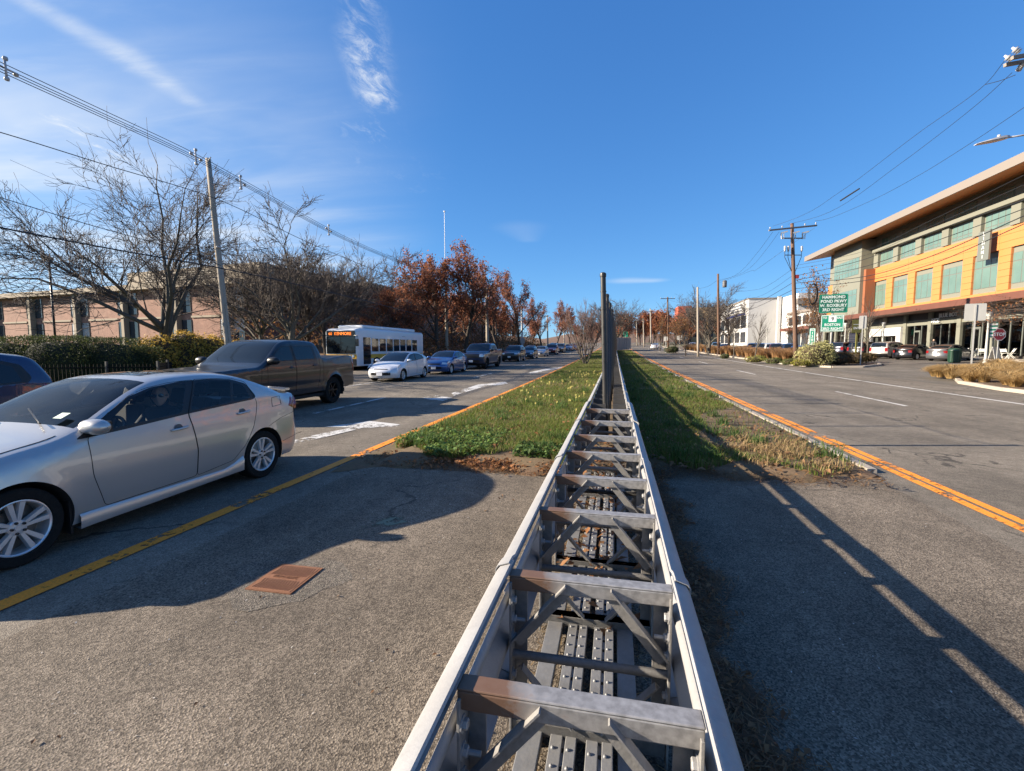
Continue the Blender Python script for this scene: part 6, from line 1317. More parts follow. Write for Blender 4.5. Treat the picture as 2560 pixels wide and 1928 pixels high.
def wire_px(label,pts,X,r=.012,group=None,zadd=0):
    w=[]
    for q in pts:
        p=onX(q[0],q[1],X) if X is not None else P(q[0],q[1],q[2]); w.append(np.array(p))
    # smooth through the points
    w=np.array(w); s,_=herm(np.concatenate([w[:,:2],w[:,2:]],1),8) if len(w)>2 else (np.array([w[0]+(w[1]-w[0])*t+np.array([0,0,-.15*4*t*(1-t)*np.linalg.norm(w[1]-w[0])/30]) for t in np.linspace(0,1,10)]),None)
    mb=MB(); mb.tube([tuple(p) for p in s],r,5,cap=False); o=mb.build('overhead_wire',m_wire,smooth=True); return tag(o,label,'wire',group)
GWL='wires on the left poles'
for k,(dy,l) in enumerate(((0,'topmost wire of the bundle over the left pole top'),(10,'second wire of the bundle over the left pole top'),(17,'third wire of the bundle over the left pole top'),(24,'lowest wire of the bundle over the left pole top'))):
    f=lambda t:dy*(1.0-.75*t)
    wire_px(l,[(-120,98+f(-.1)),(0,155+f(0)),(250,272+f(.24)),(487,384+f(.45)),(602,447+f(.58)),(820,570+f(.8)),(1034,665+f(1.0)),(1120,697+f(1.05))],-18.6,.013,GWL)
wire_px('single wire crossing the bare tree crown to the left pole',[(-80,308),(0,331),(249,408),(542,498),(746,595),(920,669),(1010,706)],-18.45,.016,GWL)
wire_px('thin wire to the left pole below the crown',[(-80,470),(0,494),(199,555),(497,642),(552,664)],-18.45,.014,GWL)
wire_px('thick low cable to the left pole across the trees',[(-80,552),(0,569),(249,617),(542,669),(845,736),(1060,790)],-18.45,.028,GWL)
for (px,py),l in (((15,172),'nearest wire spacer on the left bundle'),((490,392),'wire spacer just left of the left pole top'),((602,456),'wire spacer right of the left pole top'),((822,575),'farthest wire spacer on the left bundle')):
    p=onX(px,py,-18.6); mb=MB(); s=.30
    mb.tube([(0,-.02,s),(0,0,-s)],.035,6); mb.tube([(-.08,-s*.8,.05),(.08,s*.8,-.05)],.03,6)
    for q in ((0,0,s),(0,0,-s),(0,-s*.8,.05),(0,s*.8,-.05)): mb.lathe([(0,-.07),(.06,-.05),(.07,0),(.06,.05),(0,.07)],8,Matrix.Translation(q))
    o=mb.build('wire_spacer',m_ins,smooth=True,loc=p); tag(o,l,'spacer','spacers on the left wires')
# right-hand brown pole with crossarm gear
bR=Vector((*XY(1992,41.4),0)); bR.z=gz(bR.x,bR.y); tR=P(1980,559,41.4)
pr_=pole('brown wooden utility pole with crossarms and switchgear beside the road signs',bR,tR,.20,.14,m_poleb,arm=[(.965,2.15,RT+Vector((0,0,.10)))])
dR=tR-bR; v=RT
mb=MB(); c=dR*.895; mb.bar(c-v*.95,c+v*.95,.09,.10); a2=mb.build('switch_arm',m_xarm,pr_)
for s in (-.95,.1,.95):
    mb=MB(); q=c+v*s+Vector((0,-.15,0)); mb.tube([q+Vector((-.05,0,-.1)),q+Vector((-.12,0,.35))],.06,8); mb.tube([q+Vector((.1,0,-.1)),q+Vector((.1,0,.40))],.035,6); mb.bar(q+Vector((-.15,0,.42)),q+Vector((.4,0,.55)),.1,.1); mb.build('fuse_cutout',m_ins,pr_)
for s in (-.75,-.45,.75):
    q=dR*.80+v*s; mb=MB(); mb.lathe([(0,-.12),(.09,-.1),(.07,0),(.10,.1),(.08,.2),(.10,.28),(.05,.38),(0,.4)],10,Matrix.Translation(q+Vector((0,-.1,.1)))); mb.build('arrester',m_ins,pr_,smooth=True); mb=MB(); mb.tube([q+Vector((0,-.1,.1)),q+Vector((0,-.1,-.5)),dR*.66+v*(.18*np.sign(s))],.022,6); mb.build('lead_cable',m_wire,pr_)
mb=MB(); q=dR*.775; mb.bar(q-v*.75,q+v*.75,.06,.06); mb.build('arrester_arm',m_poleb,pr_)
mb=MB(); q=dR*.62; mb.box(q.x+.15,q.x+.4,q.y-.15,q.y+.1,q.z-.16,q.z+.16); mb.build('red_box',mat('red_box',(.30,.03,.03),.5),pr_)
# coil of spare cable
cc=P(2032,735,41); mb=MB()
for k in range(5): mb.tube([Vector((math.cos(t)*(.30+.02*k)*1.0+.02*k,.03*k,math.sin(t)*(.85+.02*k))) for t in np.linspace(0,2*PI,24)],.035,6,cap=False)
tag(mb.build('cable_coil',m_wire,loc=cc,smooth=True),'loop of black spare cable hanging beside the brown pole','cable')
WR='wires at the brown pole'; XP=bR.x
def wl(label,pts,r=.012): wire_px(label,pts,None,r,WR)
zP=41.4
wl('left upper wire from the brown pole crossarm to the top right',[(1932,566,42.2),(1975,551,41),(2100,480,34),(2300,330,26.5),(2462,212,22.5),(2513,150,20.5)])
wl('middle upper wire from the brown pole crossarm to the top right',[(1970,561,41.8),(2050,540,38),(2250,410,29),(2450,255,23),(2530,182,20)])
wl('right upper wire from the brown pole crossarm to the right edge',[(2038,552,41),(2052,551,40),(2160,510,35),(2300,437,29),(2430,356,24.5),(2600,242,20)])
wl('jumper wire below the insulator at the top right',[(2462,212,22.5),(2500,202,21),(2538,188,19.5)],.014)
mb=MB(); pa,pb=P(2101,502,33),P(2148,472,31); mb.tube([pa,pb],.05,8); tag(mb.build('wire_sleeve',m_wire),'dark splice sleeve hanging on the upper right wires','sleeve')
for i,pts in enumerate(([(1990,690,41.4),(2140,655,36),(2330,580,28),(2560,500,21.5),(2640,470,19.5)],[(1990,700,41.4),(2140,672,36),(2330,606,28),(2560,522,21.5),(2640,490,19.5)],[(1990,708,41.4),(2140,695,36),(2330,640,28),(2560,540,21.5),(2640,505,19.5)],[(1990,664,41.4),(2140,634,36),(2330,550,28),(2560,438,21.5)],[(1990,672,41.4),(2140,645,36),(2330,565,28),(2560,462,21.5)],[(1990,722,41.4),(2140,705,36),(2330,660,28),(2560,560,21.5)])):
    wl(['upper thick cable','second thick cable','lower thick cable','highest thin cable','second thin cable','lowest thick cable'][i]+' from the brown pole across the orange facade',pts,(.022,.022,.026,.012,.012,.024)[i])
for i,pts in enumerate(([(1932,580,42),(1895,630,48),(1835,690,60),(1795,701,68)],[(1948,580,42),(1915,625,47),(1860,680,58),(1795,704,68)],[(2036,570,42),(1960,625,44),(1870,680,58),(1795,708,68)],[(1983,671,41.4),(1935,705,46),(1870,727,58),(1800,732,68)],[(1983,688,41.4),(1930,725,46),(1860,748,58),(1795,756,68)],[(1983,706,41.4),(1930,738,46),(1860,762,60),(1795,775,68)],[(1983,724,41.4),(1930,750,46),(1860,775,60),(1795,785,68)])):
    wl(['first','second','third','fourth','fifth','sixth','seventh'][i]+' wire from the brown pole to the poles up the road, counted from the top',pts,.012 if i<5 else .022)
wire_px('thin wires running between the far right poles',[(1795,700,68),(1770,716,72),(1747,722,76)],None,.015,WR); wire_px('slack wire from the grey pole to the crossarm pole',[(1747,722,76),(1705,755,86),(1671,750,96)],None,.016,WR)
wire_px('slack double wire left of the crossarm pole',[(1671,752,96),(1648,775,110),(1628,783,122)],None,.02,WR)
wire_px('low cable between the grey pole and the brown far pole',[(1795,775,68),(1760,795,72),(1700,812,86),(1672,812,96)],None,.02,WR)
# far poles
def fp(label,px,zc,ytop,mt,arm=None,r=.16):
    x,y=XY(px,zc); b=Vector((x,y,gz(x,y))); t=P(px-2,ytop,zc); return pole(label,b,t,r,r*.75,mt,arm,group='distant utility poles')
o=fp('dark brown utility pole with transformer up the right side',1797,68,685,m_poleb,None,.2); x,y=XY(1806,68); mb=MB(); z=P(1800,712,68).z-o.location.z; mb.lathe([(0,-.5),(.27,-.5),(.3,-.4),(.3,.35),(.2,.5),(0,.5)],14,Matrix.Translation((.46,-.1,z))); mb.build('transformer',m_gray,o,smooth=True)
fp('pale grey utility pole among the tan grasses',1746,62,718,m_polel); fp('utility pole with a crossarm by the road on the right',1671,96,743,m_poleb,[(.97,1.5,RT)],.2)
fp('slim utility pole behind the far tan grasses',1628,122,772,m_polel,[(.93,.6,RT)],.2); fp('far pale pole near the end of the tan grasses',1610,135,797,m_polel,None,.18); fp('farthest pale pole on the right side',1593,165,800,m_polel,None,.2)
fp('pale wooden pole rising before the russet oaks',1117,58,705,m_polel,None,.22); fp('utility pole with a crossarm before the russet oaks',1219,62,722,m_polel,[(.985,1.1,RT)],.24); fp('grey metal pole behind the black SUV',1306,90,764,m_ins,None,.2); fp('far pale pole on the left above the queue',1370,120,788,m_polel,[(.97,.5,RT)],.2); fp('far thin pole with a crossarm on the left near the median tree',1411,140,795,m_polel,[(.98,1.1,RT)],.2)
# lattice mast
x,y=XY(1115,260); mast=thing('radio_mast','thin tall radio mast rising behind the russet oaks','mast',(x,y,gz(x,y))); zt_=P(1113,537,260).z-gz(x,y); mb=MB(); mb.tube([(0,0,0),(0,0,zt_)],[.35,.10],6); mb.build('shaft',m_ins,mast); mb=MB(); mb.lathe([(0,-.5),(.5,-.3),(.5,.3),(0,.5)],8,Matrix.Translation((0,0,zt_))); mb.build('beacon',m_ins,mast)
# off-frame pole: its crossarm end and the street lamp reach into the picture
bq=Vector((*XY(2605,19),0)); bq.z=gz(bq.x,bq.y); tq=P(2600,120,19)
pq=pole('utility pole just past the right edge, its crossarm end showing at the top right',bq,tq,.2,.15,m_poleb)
def lp(px,py,zc): return P(px,py,zc)-bq
mb=MB(); mb.bar(lp(2512,163,19),lp(2690,130,19),.12,.13); mb.build('crossarm',m_xarm,pq)
mb=MB(); mb.bar(lp(2530,145,18.6),lp(2690,115,18.6),.12,.13); mb.build('crossarm',m_xarm,pq)
for q in ((2522,146,19),(2541,126,18.6)):
    mb=MB(); M=Matrix.Translation(lp(*q))@Matrix.Rotation(-.9,4,'Y'); mb.lathe([(0,-.16),(.05,-.14),(.13,-.1),(.05,-.06),(.14,-.02),(.05,.02),(.14,.06),(.05,.1),(.04,.2),(0,.2)],14,M); mb.build('insulator',m_ins,pq,smooth=True)
mb=MB(); M=Matrix.Translation(lp(2553,165,19)); 
for k in range(6): mb.lathe([(.05,k*.06-.2),(.10,k*.06-.18),(.05,k*.06-.15)],12,M@Matrix.Rotation(.5,4,'Y'))
mb.build('strain_insulator',m_ins,pq,smooth=True)
sl_=thing('street_lamp','grey street lamp head on a curved arm at the top right','street lamp',P(2600,350,19))
o_=P(2600,350,19); q=lambda px,py:P(px,py,19)-o_
mb=MB(); mb.tube([q(2660,352),q(2600,340),q(2560,338),q(2520,344)],.035,8); mb.build('arm',m_ins,sl_,smooth=True)
mb=MB(); a,b=q(2522,343),q(2438,362); d=b-a; M=Matrix.Translation(a); n=8
for t,w_,h in ((0,.08,.07),(.1,.12,.10),(.35,.16,.11),(.6,.18,.07),(.9,.15,.035),(1.0,.09,.02)):
    c=a+d*t; mb.v+=[c+Vector((0,-w_,0)),c+Vector((0,-w_*.7,h*.8)),c+Vector((0,w_*.7,h*.8)),c+Vector((0,w_,0)),c+Vector((0,w_*.8,-h*.5)),c+Vector((0,-w_*.8,-h*.5))]
for i in range(5):
    for j in range(6): k0=i*6+j; k1=i*6+(j+1)%6; mb.f.append((k0,k1,k1+6,k0+6))
mb.f+=[tuple(range(6)),tuple(range(30,36))[::-1]]; mb.m=[0]*len(mb.f); mb.build('lamp_head',m_ins,sl_)
mb=MB(); mb.lathe([(.05,0),(.06,.05),(.05,.09),(0,.1)],10,Matrix.Translation(a+d*.3+Vector((0,0,.09)))); mb.build('photocell',m_ins,sl_,smooth=True)
# ================================================================ orange shop and office building on the right
m_org=mat('orange_panel',(.50,.185,.058),.5,var=[(.7,.25,(.44,.155,.046)),(.15,.3,(.53,.205,.068))]); m_gry=mat('grey_panel',(.175,.175,.14),.6,var=(.5,.25,(.145,.145,.118))); m_sof=mat('wood_soffit',(.42,.20,.065),.5,var=(1.5,.4,(.32,.145,.045))); m_fas=mat('fascia_taupe',(.21,.18,.155),.5); m_can=mat('canopy_brown',(.115,.045,.030),.55,var=(1,.4,(.15,.06,.04)))
m_pane=mat('office_pane',(.09,.15,.13),.07,spec=.6,var=(.35,.5,(.16,.24,.205))); m_mul=mat('mullion_grey',(.13,.14,.125),.45); m_shop=mat('shop_glass',trans=((.30,.31,.33),)); m_int=mat('shop_interior',(.05,.042,.036),.9,var=(1,.5,(.10,.085,.07))); m_whi=mat('white_render',(.47,.46,.445),.7,var=(.5,.2,(.40,.39,.375))); m_letw=mat('letters_white',(.85,.85,.84),.5)  # office pane: blinds and reflections are put into the colour as mottling
OB=Vector((34,60,gz(34,60))); ob_=thing('orange_building','three-storey shop and office building with orange panels and deep overhanging roof','building',OB)
RW=Matrix.Rotation(-PI/2,4,'Z')
def wb(mb,X0,X1,Y0,Y1,Z0,Z1): return mb.box(X0-OB.x,X1-OB.x,Y0-OB.y,Y1-OB.y,Z0-OB.z,Z1-OB.z)
ZG=OB.z+.15
def part(nm,mt,*bx,parent=None,bevel=0):
    mb=MB()
    for b in bx: wb(mb,*b)
    return mb.build(nm,mt,parent or ob_,bevel=bevel)
YA,YZ=38.,86.
part('upper_wall',m_gry,(34.2,58,YA,YZ,6.0,16.7)); part('rear_wall',m_int,(37.5,58,YA,YZ,-.5,6.0))
mb=MB()
for Yc in (YA-2,YZ+.6): mb.v+=[(30.5-OB.x,Yc-OB.y,16.1-OB.z),(30.5-OB.x,Yc-OB.y,16.85-OB.z),(60-OB.x,Yc-OB.y,17.6-OB.z),(60-OB.x,Yc-OB.y,17.2-OB.z),(34.4-OB.x,Yc-OB.y,16.74-OB.z)]
mb.f=[(0,1,6,5),(1,2,7,6),(0,1,2,3,4)[::-1],(5,6,7,8,9)]; mb.m=[0]*4; mb.build('roof',m_fas,ob_)
mb=MB(); mb.v=[(30.56-OB.x,YA-2-OB.y,16.098-OB.z),(30.56-OB.x,YZ+.55-OB.y,16.098-OB.z),(34.4-OB.x,YZ+.55-OB.y,16.735-OB.z),(34.4-OB.x,YA-2-OB.y,16.735-OB.z)]; mb.f=[(0,1,2,3)]; mb.m=[0]; mb.build('soffit',m_sof,ob_)
W2=[(69.2-4.46*k,72.3-4.46*k) for k in range(8)]
W3=[(68.1-4.42*k,71.2-4.42*k) for k in range(8)]
def window(Y0,Y1,Z0,Z1,cols,rows,X=34.2,dep=.0):
    w_=part('window',m_mul,(X-.02-dep,X+.1-dep,Y0,Y1,Z0,Z1))
    cy=np.linspace(Y0,Y1,cols+1); rz_=[Z0]+[Z0+(Z1-Z0)*r for r in rows]+[Z1]
    for i in range(cols):
        for j in range(len(rz_)-1): part('pane',m_pane,(X-.035-dep,X-.022-dep,cy[i]+.05,cy[i+1]-.05,rz_[j]+.05,rz_[j+1]-.05),parent=w_)
for a,b in W2: window(a,b,7.43,10.15,3,(.72,))
for a,b in W3: window(a,b,12.75,14.25,4,(.22,)); window(a,b,15.05,16.15,4,())
part('ledge',m_gry,(33.5,34.19,YA,72.0,14.42,14.82))
for a,b in W3: part('pilaster',m_gry,(33.9,34.18,b+.12,b+1.16,12.55,14.40))
# orange boards, row by row
zr=np.linspace(6.36,12.5,11); bmesh_cache={}
def board(Y0,Y1,z0,z1):
    k=(round(Y1-Y0,3),round(z1-z0,3))
    if k not in bmesh_cache: mb=MB(); mb.box(-.2,0,0,Y1-Y0-.02,0,z1-z0-.022); bmesh_cache[k]=mb.mesh('panel',m_org)
    link('panel',bmesh_cache[k],ob_,(34.19-OB.x,Y0-OB.y,z0-OB.z))
for z0,z1 in zip(zr[:-1],zr[1:]):
    if z1>7.5 and z0<10.1:
        ed=[YA]+[v for ab in sorted(W2) for v in ab]+[72.9]
        for i in range(0,len(ed),2):
            if ed[i+1]-ed[i]>.2 and ed[i]>=YA: board(ed[i],ed[i+1],z0,z1)
    else:
        yy=YA
        while yy<72.9: board(yy,min(yy+4.46,72.9),z0,z1); yy+=4.46
    board(80.75,YZ,z0,z1) if z1<12 else None
part('corner_panel',mat('rust_panel',(.24,.085,.04),.6),(32.9,34.1,71.95,72.5,6.36,12.4))
# projecting grey bay
part('bay',m_gry,(32.5,34.19,72.5,80.7,6.36,16.45)); window(73.0,80.3,11.9,14.25,8,(.3,.62),32.5,.0); window(73.2,79.0,7.5,9.95,5,(.7,),32.5,.0)
window(81.5,85,12.8,14.25,4,()); window(81.5,85,15.05,16.1,3,()); window(81.8,84.8,7.4,10.1,3,(.72,))
part('canopy',m_can,(31.3,34.18,YA,84.5,5.72,6.32),bevel=.02)
# ground-floor shop fronts
py_=[YA,42.0,46.45,50.9,55.35,59.8,64.25,68.7,73.15,77.6,82.05,YZ]
for y in py_: part('pier',m_gry,(33.75,34.25,y-.28,y+.28,-.3,5.70))
part('sign_band',m_gry,(33.85,34.1,YA,YZ,4.35,4.95)); part('upper_glazing',m_trim,(33.98,34.05,YA,YZ,4.96,5.70))
for i in range(len(py_)-1):
    a,b=py_[i]+.29,py_[i+1]-.29; part('shop_window',m_shop,(33.98,34.0,a,b,ZG,4.34)); 
    for t in (.33,.66): part('mullion',m_mul,(33.92,34.02,a+(b-a)*t-.04,a+(b-a)*t+.04,ZG,4.34))
    if i%2==1: part('door',m_mul,(33.86,33.94,a+(b-a)*.36,a+(b-a)*.64,ZG,ZG+2.7)); part('door_glass',m_shop,(33.84,33.86,a+(b-a)*.40,a+(b-a)*.60,ZG+.15,ZG+2.5))
part('shop_floor',m_int,(34.05,37.5,YA,YZ,-.5,ZG-.01))
ya,yb=onX(2171,850,33.6).y,onX(2252,850,33.6).y
part('white_shop_surround',m_whi,(33.5,33.74,yb,yb+.9,ZG,4.3),(33.5,33.74,ya-.9,ya,ZG,4.3),(33.5,33.74,yb+.9,ya-.9,3.3,4.3))
def wtext(body,px,py,X,size,nm='lettering',mt=m_letw,sx=1.):
    p=onX(px,py,X); mb=MB(); text_mb(mb,body,size,Matrix.Translation(p-OB)@RW,depth=.05,sx=sx,bold=.02); return mb.build(nm,mt,ob_)
wtext('VINCE.',2335,802,33.8,.62); wtext('BLUE BOTTLE COFFEE',2398,785,33.9,.60); wtext('CHANEL',2172,798,33.4,.55)
ls=part('blade_sign',m_mul,(33.3,33.45,51.5,52.9,9.9,12.6))
mb=MB()
for k,c in enumerate('LIMANI'): text_mb(mb,c,.44,Matrix.Translation(Vector((33.28,52.2,12.33-.42*k))-OB)@RW,depth=.02)
mb.build('lettering',m_letw,ls)
# mannequins behind the glass
m_man=mat('mannequin_white',(.7,.69,.67),.5); m_mancl=mat('mannequin_coat',(.03,.045,.05),.9)
def figure(name,label,cat,loc,rz,cloth,skin,hair=True,H=1.74,group=None,legs=None,arm=None):
    root=thing(name,label,cat,loc,rz,group); k=H/1.74; V=lambda *p:tuple(q*k for q in p)
    vs=[V(0,0,.95),V(0,0,1.15),V(0,0,1.40),V(0,0,1.50),V(0,-.19,1.40),V(.02,-.26,1.12),V(-.12,-.22,.92),V(0,.19,1.40),V(.02,.26,1.12),V(-.12,.22,.92),V(0,-.10,.88),V(-.03,-.11,.48),V(.03,-.12,.07),V(-.12,-.13,.03),V(0,.10,.88),V(.03,.11,.48),V(.08,.12,.07),V(-.06,.13,.03)]
    ed=[(0,1),(1,2),(2,3),(2,4),(4,5),(5,6),(2,7),(7,8),(8,9),(0,10),(10,11),(11,12),(12,13),(0,14),(14,15),(15,16),(16,17)]; rd=[(.15*k,.11*k),(.14*k,.10*k),(.15*k,.09*k),.055*k,.065*k,.05*k,.035*k,.065*k,.05*k,.035*k,.085*k,.06*k,.04*k,.035*k,.085*k,.06*k,.04*k,.035*k]
    link('clothing',skinned('clothing',vs,ed,rd,[cloth],sub=1),root); h=link('head',head_mesh('head',[skin],k),root,(0,0,1.49*k))
    if hair: link('hair',hair_mesh('hair',m_hair,k,.3),h)
    mb=MB()
    for s in (-1,1):
        c0=Vector((-.12,s*.22,.90))*k; mb.tube([c0+Vector((0,0,.03)),c0+Vector((-.01,0,-.06))],[.03,.036],8)
        for q in range(4): mb.tube([c0+Vector((-.03+.018*q,0,-.06)),c0+Vector((-.03+.018*q,0,-.13+.01*abs(q-1.5))),c0+Vector((-.02+.018*q,-.01*s,-.155))],[.009,.008,.006],5)
        mb.tube([c0+Vector((-.035,0,-.03)),c0+Vector((-.06,0,-.09))],[.01,.008],5)
    mb.build('hands',skin,root,smooth=True); return root
for px,X_,l in ((2311,35.0,'white-headed mannequin in the window left of the door'),(2376,35.0,'white-headed mannequin in dark coat right of the door'),(2403,34.9,'pale draped mannequin beside the coffee shop pier')):
    p=onX(px,850,X_); figure('mannequin',l,'mannequin',(X_,p.y,ZG),0,m_mancl if 'pale' not in l else m_man,m_man,False,1.85)
x,y=XY(2306,46.5); figure('person','pedestrian in a dark jacket standing before the clothes shop','person',(31.4,y+.2,gz(31,y)+.15),.4,m_cloth,m_skin,True,1.75)

# ================================================================ pale buildings further along
def simple_building(name,label,loc,walls,wins,roofm,extra=()):
    r=thing(name,label,'building',loc)
    for nm,mt,b in walls: mb=MB(); mb.box(*b); mb.build(nm,mt,r)
    for mt,b in wins: mb=MB(); mb.box(*b); mb.build('window',mt,r)
    return r
z=gz(36,140); WBG=[('wall',m_whi,(0,30,0,34,-1,12.9)),('parapet',m_fas,(-.2,30,-.2,34,12.9,13.2)),('fin',m_whi,(7.1,7.9,-1.0,-.02,-1,13.4)),('side_wing',mat('pale_grey_wall',(.50,.50,.50),.7),(8.2,40,-12,-.3,-1,13.0)),('wing_canopy',m_fas,(7.6,40,-13.2,-12.02,10.2,11.6))]
wins=[(m_wing,(-.06,-.02,2+i*6.5,7.2+i*6.5,za,zb)) for i in range(5) for za,zb in ((1.0,4.0),(5.2,8.6))]
wbd=simple_building('white_building','white flat-roofed building with dark windows beyond the orange one',(36,140,z),WBG,wins,None)
mb=MB(); mb.box(-.5,-.02,3,26,9.4,12.4); sb_=mb.build('sign_panel',m_whi,wbd)
m_shp=mat('sign_dark_print',(.12,.13,.16),.6)
for i in range(3): mb=MB(); mb.box(-.53,-.5,5,24-3*i,11.6-.8*i,12.0-.8*i); mb.build('sign_line',m_shp,sb_)
mb=MB(); mb.box(-.4,-.02,3,26,8.9,9.3); mb.build('blue_band',mat('blue_band',(.05,.07,.25),.5),wbd)
z=gz(38,100); ww=simple_building('white_shop','low white shop block between the white and orange buildings',(37.5,98,z),[('wall',m_whi,(0,20,0,16,-1,7.4)),('parapet',m_fas,(-.3,20,-.3,16,7.4,7.9)),('awning',m_can,(-1.6,-.02,0,16,3.8,4.4))],[(m_wing,(-.06,-.02,.8+i*3.8,4.0+i*3.8,.2,3.6)) for i in range(4)]+[(m_wing,(-.06,-.02,1+i*3.8,3.8+i*3.8,5,6.8)) for i in range(4)],None)
x,y=XY(1708,200); z=gz(x,y); simple_building('red_building','distant building with red-orange top and dark glass',(x,y,z),[('wall',mat('far_red',(.45,.10,.05),.6),(-2.5,3,0,12,9,16.2)),('base',m_wing,(-2.4,3,.1,12,-1,9)),('tower',m_wing,(.6,2.0,-.4,-.02,4,15.4)),('tan_wing',mat('far_tan',(.50,.33,.16),.6),(3.02,16,1,14,-1,15.6))],[(m_wing,(4+i*3,6+i*3,.94,.98,3,11)) for i in range(3)],None)
tag(slab('low_wall',[(19.2,82),(19.6,82),(23.0,100),(22.6,100)],-.2,.9,mat('tan_wall',(.42,.30,.17),.8)),'low tan wall behind the tan grasses','wall')
# ================================================================ signs
m_sgd=mat('sign_green_dark',(.008,.115,.075),.4,var=(2,.4,(.006,.085,.055))); m_sgb=mat('sign_green',(.015,.27,.16),.4,var=(2,.2,(.012,.22,.13))); m_sgw=mat('sign_white',(.80,.82,.80),.4); m_steel=mat('sign_back_steel',(.33,.33,.32),.5,0.,var=(4,.4,(.27,.27,.26))); m_sgf=mat('sign_faded_print',(.66,.72,.69),.5,var=(4,.5,(.3,.45,.4))); m_stop=mat('stop_red',(.36,.022,.03),.4); m_olive=mat('sign_olive',(.16,.15,.035),.5)
def rpoly(w,h,r,n=4):
    out=[]
    for cx,cz,a0 in ((w/2-r,h/2-r,0),(-w/2+r,h/2-r,PI/2),(-w/2+r,-h/2+r,PI),(w/2-r,-h/2+r,1.5*PI)):
        for a in np.linspace(0,PI/2,n): out.append((cx+r*math.cos(a0+a),cz+r*math.sin(a0+a)))
    return out
RX=Matrix.Rotation(PI/2,4,'X')
def plate_(parent,nm,w,h,cz,mt,border=None,y=0,r=.06):
    mb=MB(); mb.prism(rpoly(w,h,r),Matrix.Translation((0,y,cz))@RX,0,.01)
    p=mb.build(nm,mt,parent)
    if border is not None:
        o=rpoly(w-.05,h-.05,r*.8); i_=rpoly(w-.14,h-.14,r*.6); n=len(o); mb=MB(); mb.v=[(a,y-.014,cz+b) for a,b in o]+[(a,y-.014,cz+b) for a,b in i_]; mb.f=[(k,(k+1)%n,n+(k+1)%n,n+k) for k in range(n)]; mb.m=[0]*n; mb.build('border',border,p)
    return p
def txt(parent,body,size,x,z,mt,y=-.017,sx=1.,sp=1.): mb=MB(); text_mb(mb,body,size,Matrix.Translation((x,y,z)),depth=.003,sx=sx,spacing=sp,bold=.022); return mb.build('lettering',mt,parent)
zc=37; x,y=XY(2077,zc); gs=thing('road_sign','pair of green road signs to HAMMOND POND PKWY and BOSTON on one post','sign',(x,y,gz(x,y)),-.12)
zf=lambda py:P(2077,py,zc).z-gz(x,y)
mb=MB(); mb.tube([(0,.06,0),(0,.06,zf(748))],.075,10); mb.build('post',m_steel,gs,smooth=True)
p=plate_(gs,'sign_panel',1.95,zf(737)-zf(783),(zf(737)+zf(783))/2,m_sgd,m_sgb,-.03,.12); c0=(zf(737)+zf(783))/2; hh=zf(737)-zf(783)
for k,t in enumerate(('HAMMOND','POND PKWY','W. ROXBURY','3RD RIGHT')): txt(p,t,.33,0,c0+hh*(.34-.225*k),m_sgf,y=-.047,sx=.9)
h2=zf(788)-zf(829); c2=(zf(788)+zf(829))/2; p=plate_(gs,'sign_panel',1.58,h2,c2,m_sgb,m_sgw,-.03,.06)
mb=MB(); mb.box(-.27,.27,-.050,-.046,c2+.10,c2+.56); mb.build('route_shield',m_sgw,p); txt(p,'9',.40,0,c2+.33,m_trim,y=-.053); txt(p,'TO',.24,-.52,c2+.42,m_sgw,y=-.047,sx=.8); txt(p,'EAST',.24,.52,c2+.42,m_sgw,y=-.047,sx=.8); txt(p,'BOSTON',.30,0,c2-.13,m_sgw,y=-.047,sx=.9); txt(p,'3RD RIGHT',.30,0,c2-.45,m_sgw,y=-.047,sx=.9)
zc=36.5; x,y=XY(2029,zc); ms=thing('mile_marker','narrow green mile marker reading 1300 above the pale shrub','sign',(x,y,gz(x,y)),-.2); zf=lambda py:P(2029,py,zc).z-gz(x,y)
mb=MB(); mb.bar((0,.03,0),(0,.03,zf(824)),.06,.03,up=(0,1,0)); mb.build('post',m_steel,ms); c0=(zf(821)+zf(863))/2; p=plate_(ms,'sign_panel',.40,zf(821)-zf(863),c0,m_sgb,m_sgw,-.01,.04); hh=zf(821)-zf(863)
txt(p,'MILE',.14,0,c0+hh*.38,m_sgw,y=-.03,sx=.8)
for k,t in enumerate('1300'): txt(p,t,.27,0,c0+hh*(.2-.195*k),m_sgw,y=-.03)
def back_sign(label,px,zc,y0,y1,wpx,rot=-.3,name='sign_back',postpx=None,chan=True):
    x,y=XY(px,zc); r=thing(name,label,'sign',(x,y,gz(x,y)),rot); zf=lambda py:P(px,py,zc).z-gz(x,y); w_=wpx*zc/F_PX*.8
    mb=MB(); mb.bar((0,-.03,0),(0,-.03,zf(y0)-.05),.07,.035,up=(0,1,0)); mb.build('post',m_steel,r); plate_(r,'sign_panel',w_,zf(y0)-zf(y1),(zf(y0)+zf(y1))/2,m_steel,None,.01,.05); return r
back_sign('small blank steel sign back on a post at the bed tip',2153,36,790,822,19); back_sign('large blank steel sign back on a post at the grass island',2431,26,760,802,50,-.3); back_sign('left small pale sign back up the right side',1664,80,842,853,12); back_sign('right white sign back up the right side',1698,74,839,850,15)
back_sign('pair of grey sign backs beyond the queue on the left',1306,88,846,859,16)
x,y=XY(1563,118); r=thing('far_green_sign','small green road sign far up the road beside the median','sign',(x,y,gz(x,y))); mb=MB(); mb.tube([(0,.05,0),(0,.05,4.2)],.08,8); mb.build('post',m_steel,r); zz3=P(1563,836,118).z-gz(x,y); plate_(r,'sign_panel',1.2,1.4,zz3,m_sgb,None,0,.2)
zc=41; x,y=XY(2141,zc); en=thing('entrance_sign','olive green ENTER sign on a post behind the bed','sign',(x,y,gz(x,y)),YAW*.5); zf=lambda py:P(2141,py,zc).z-gz(x,y)
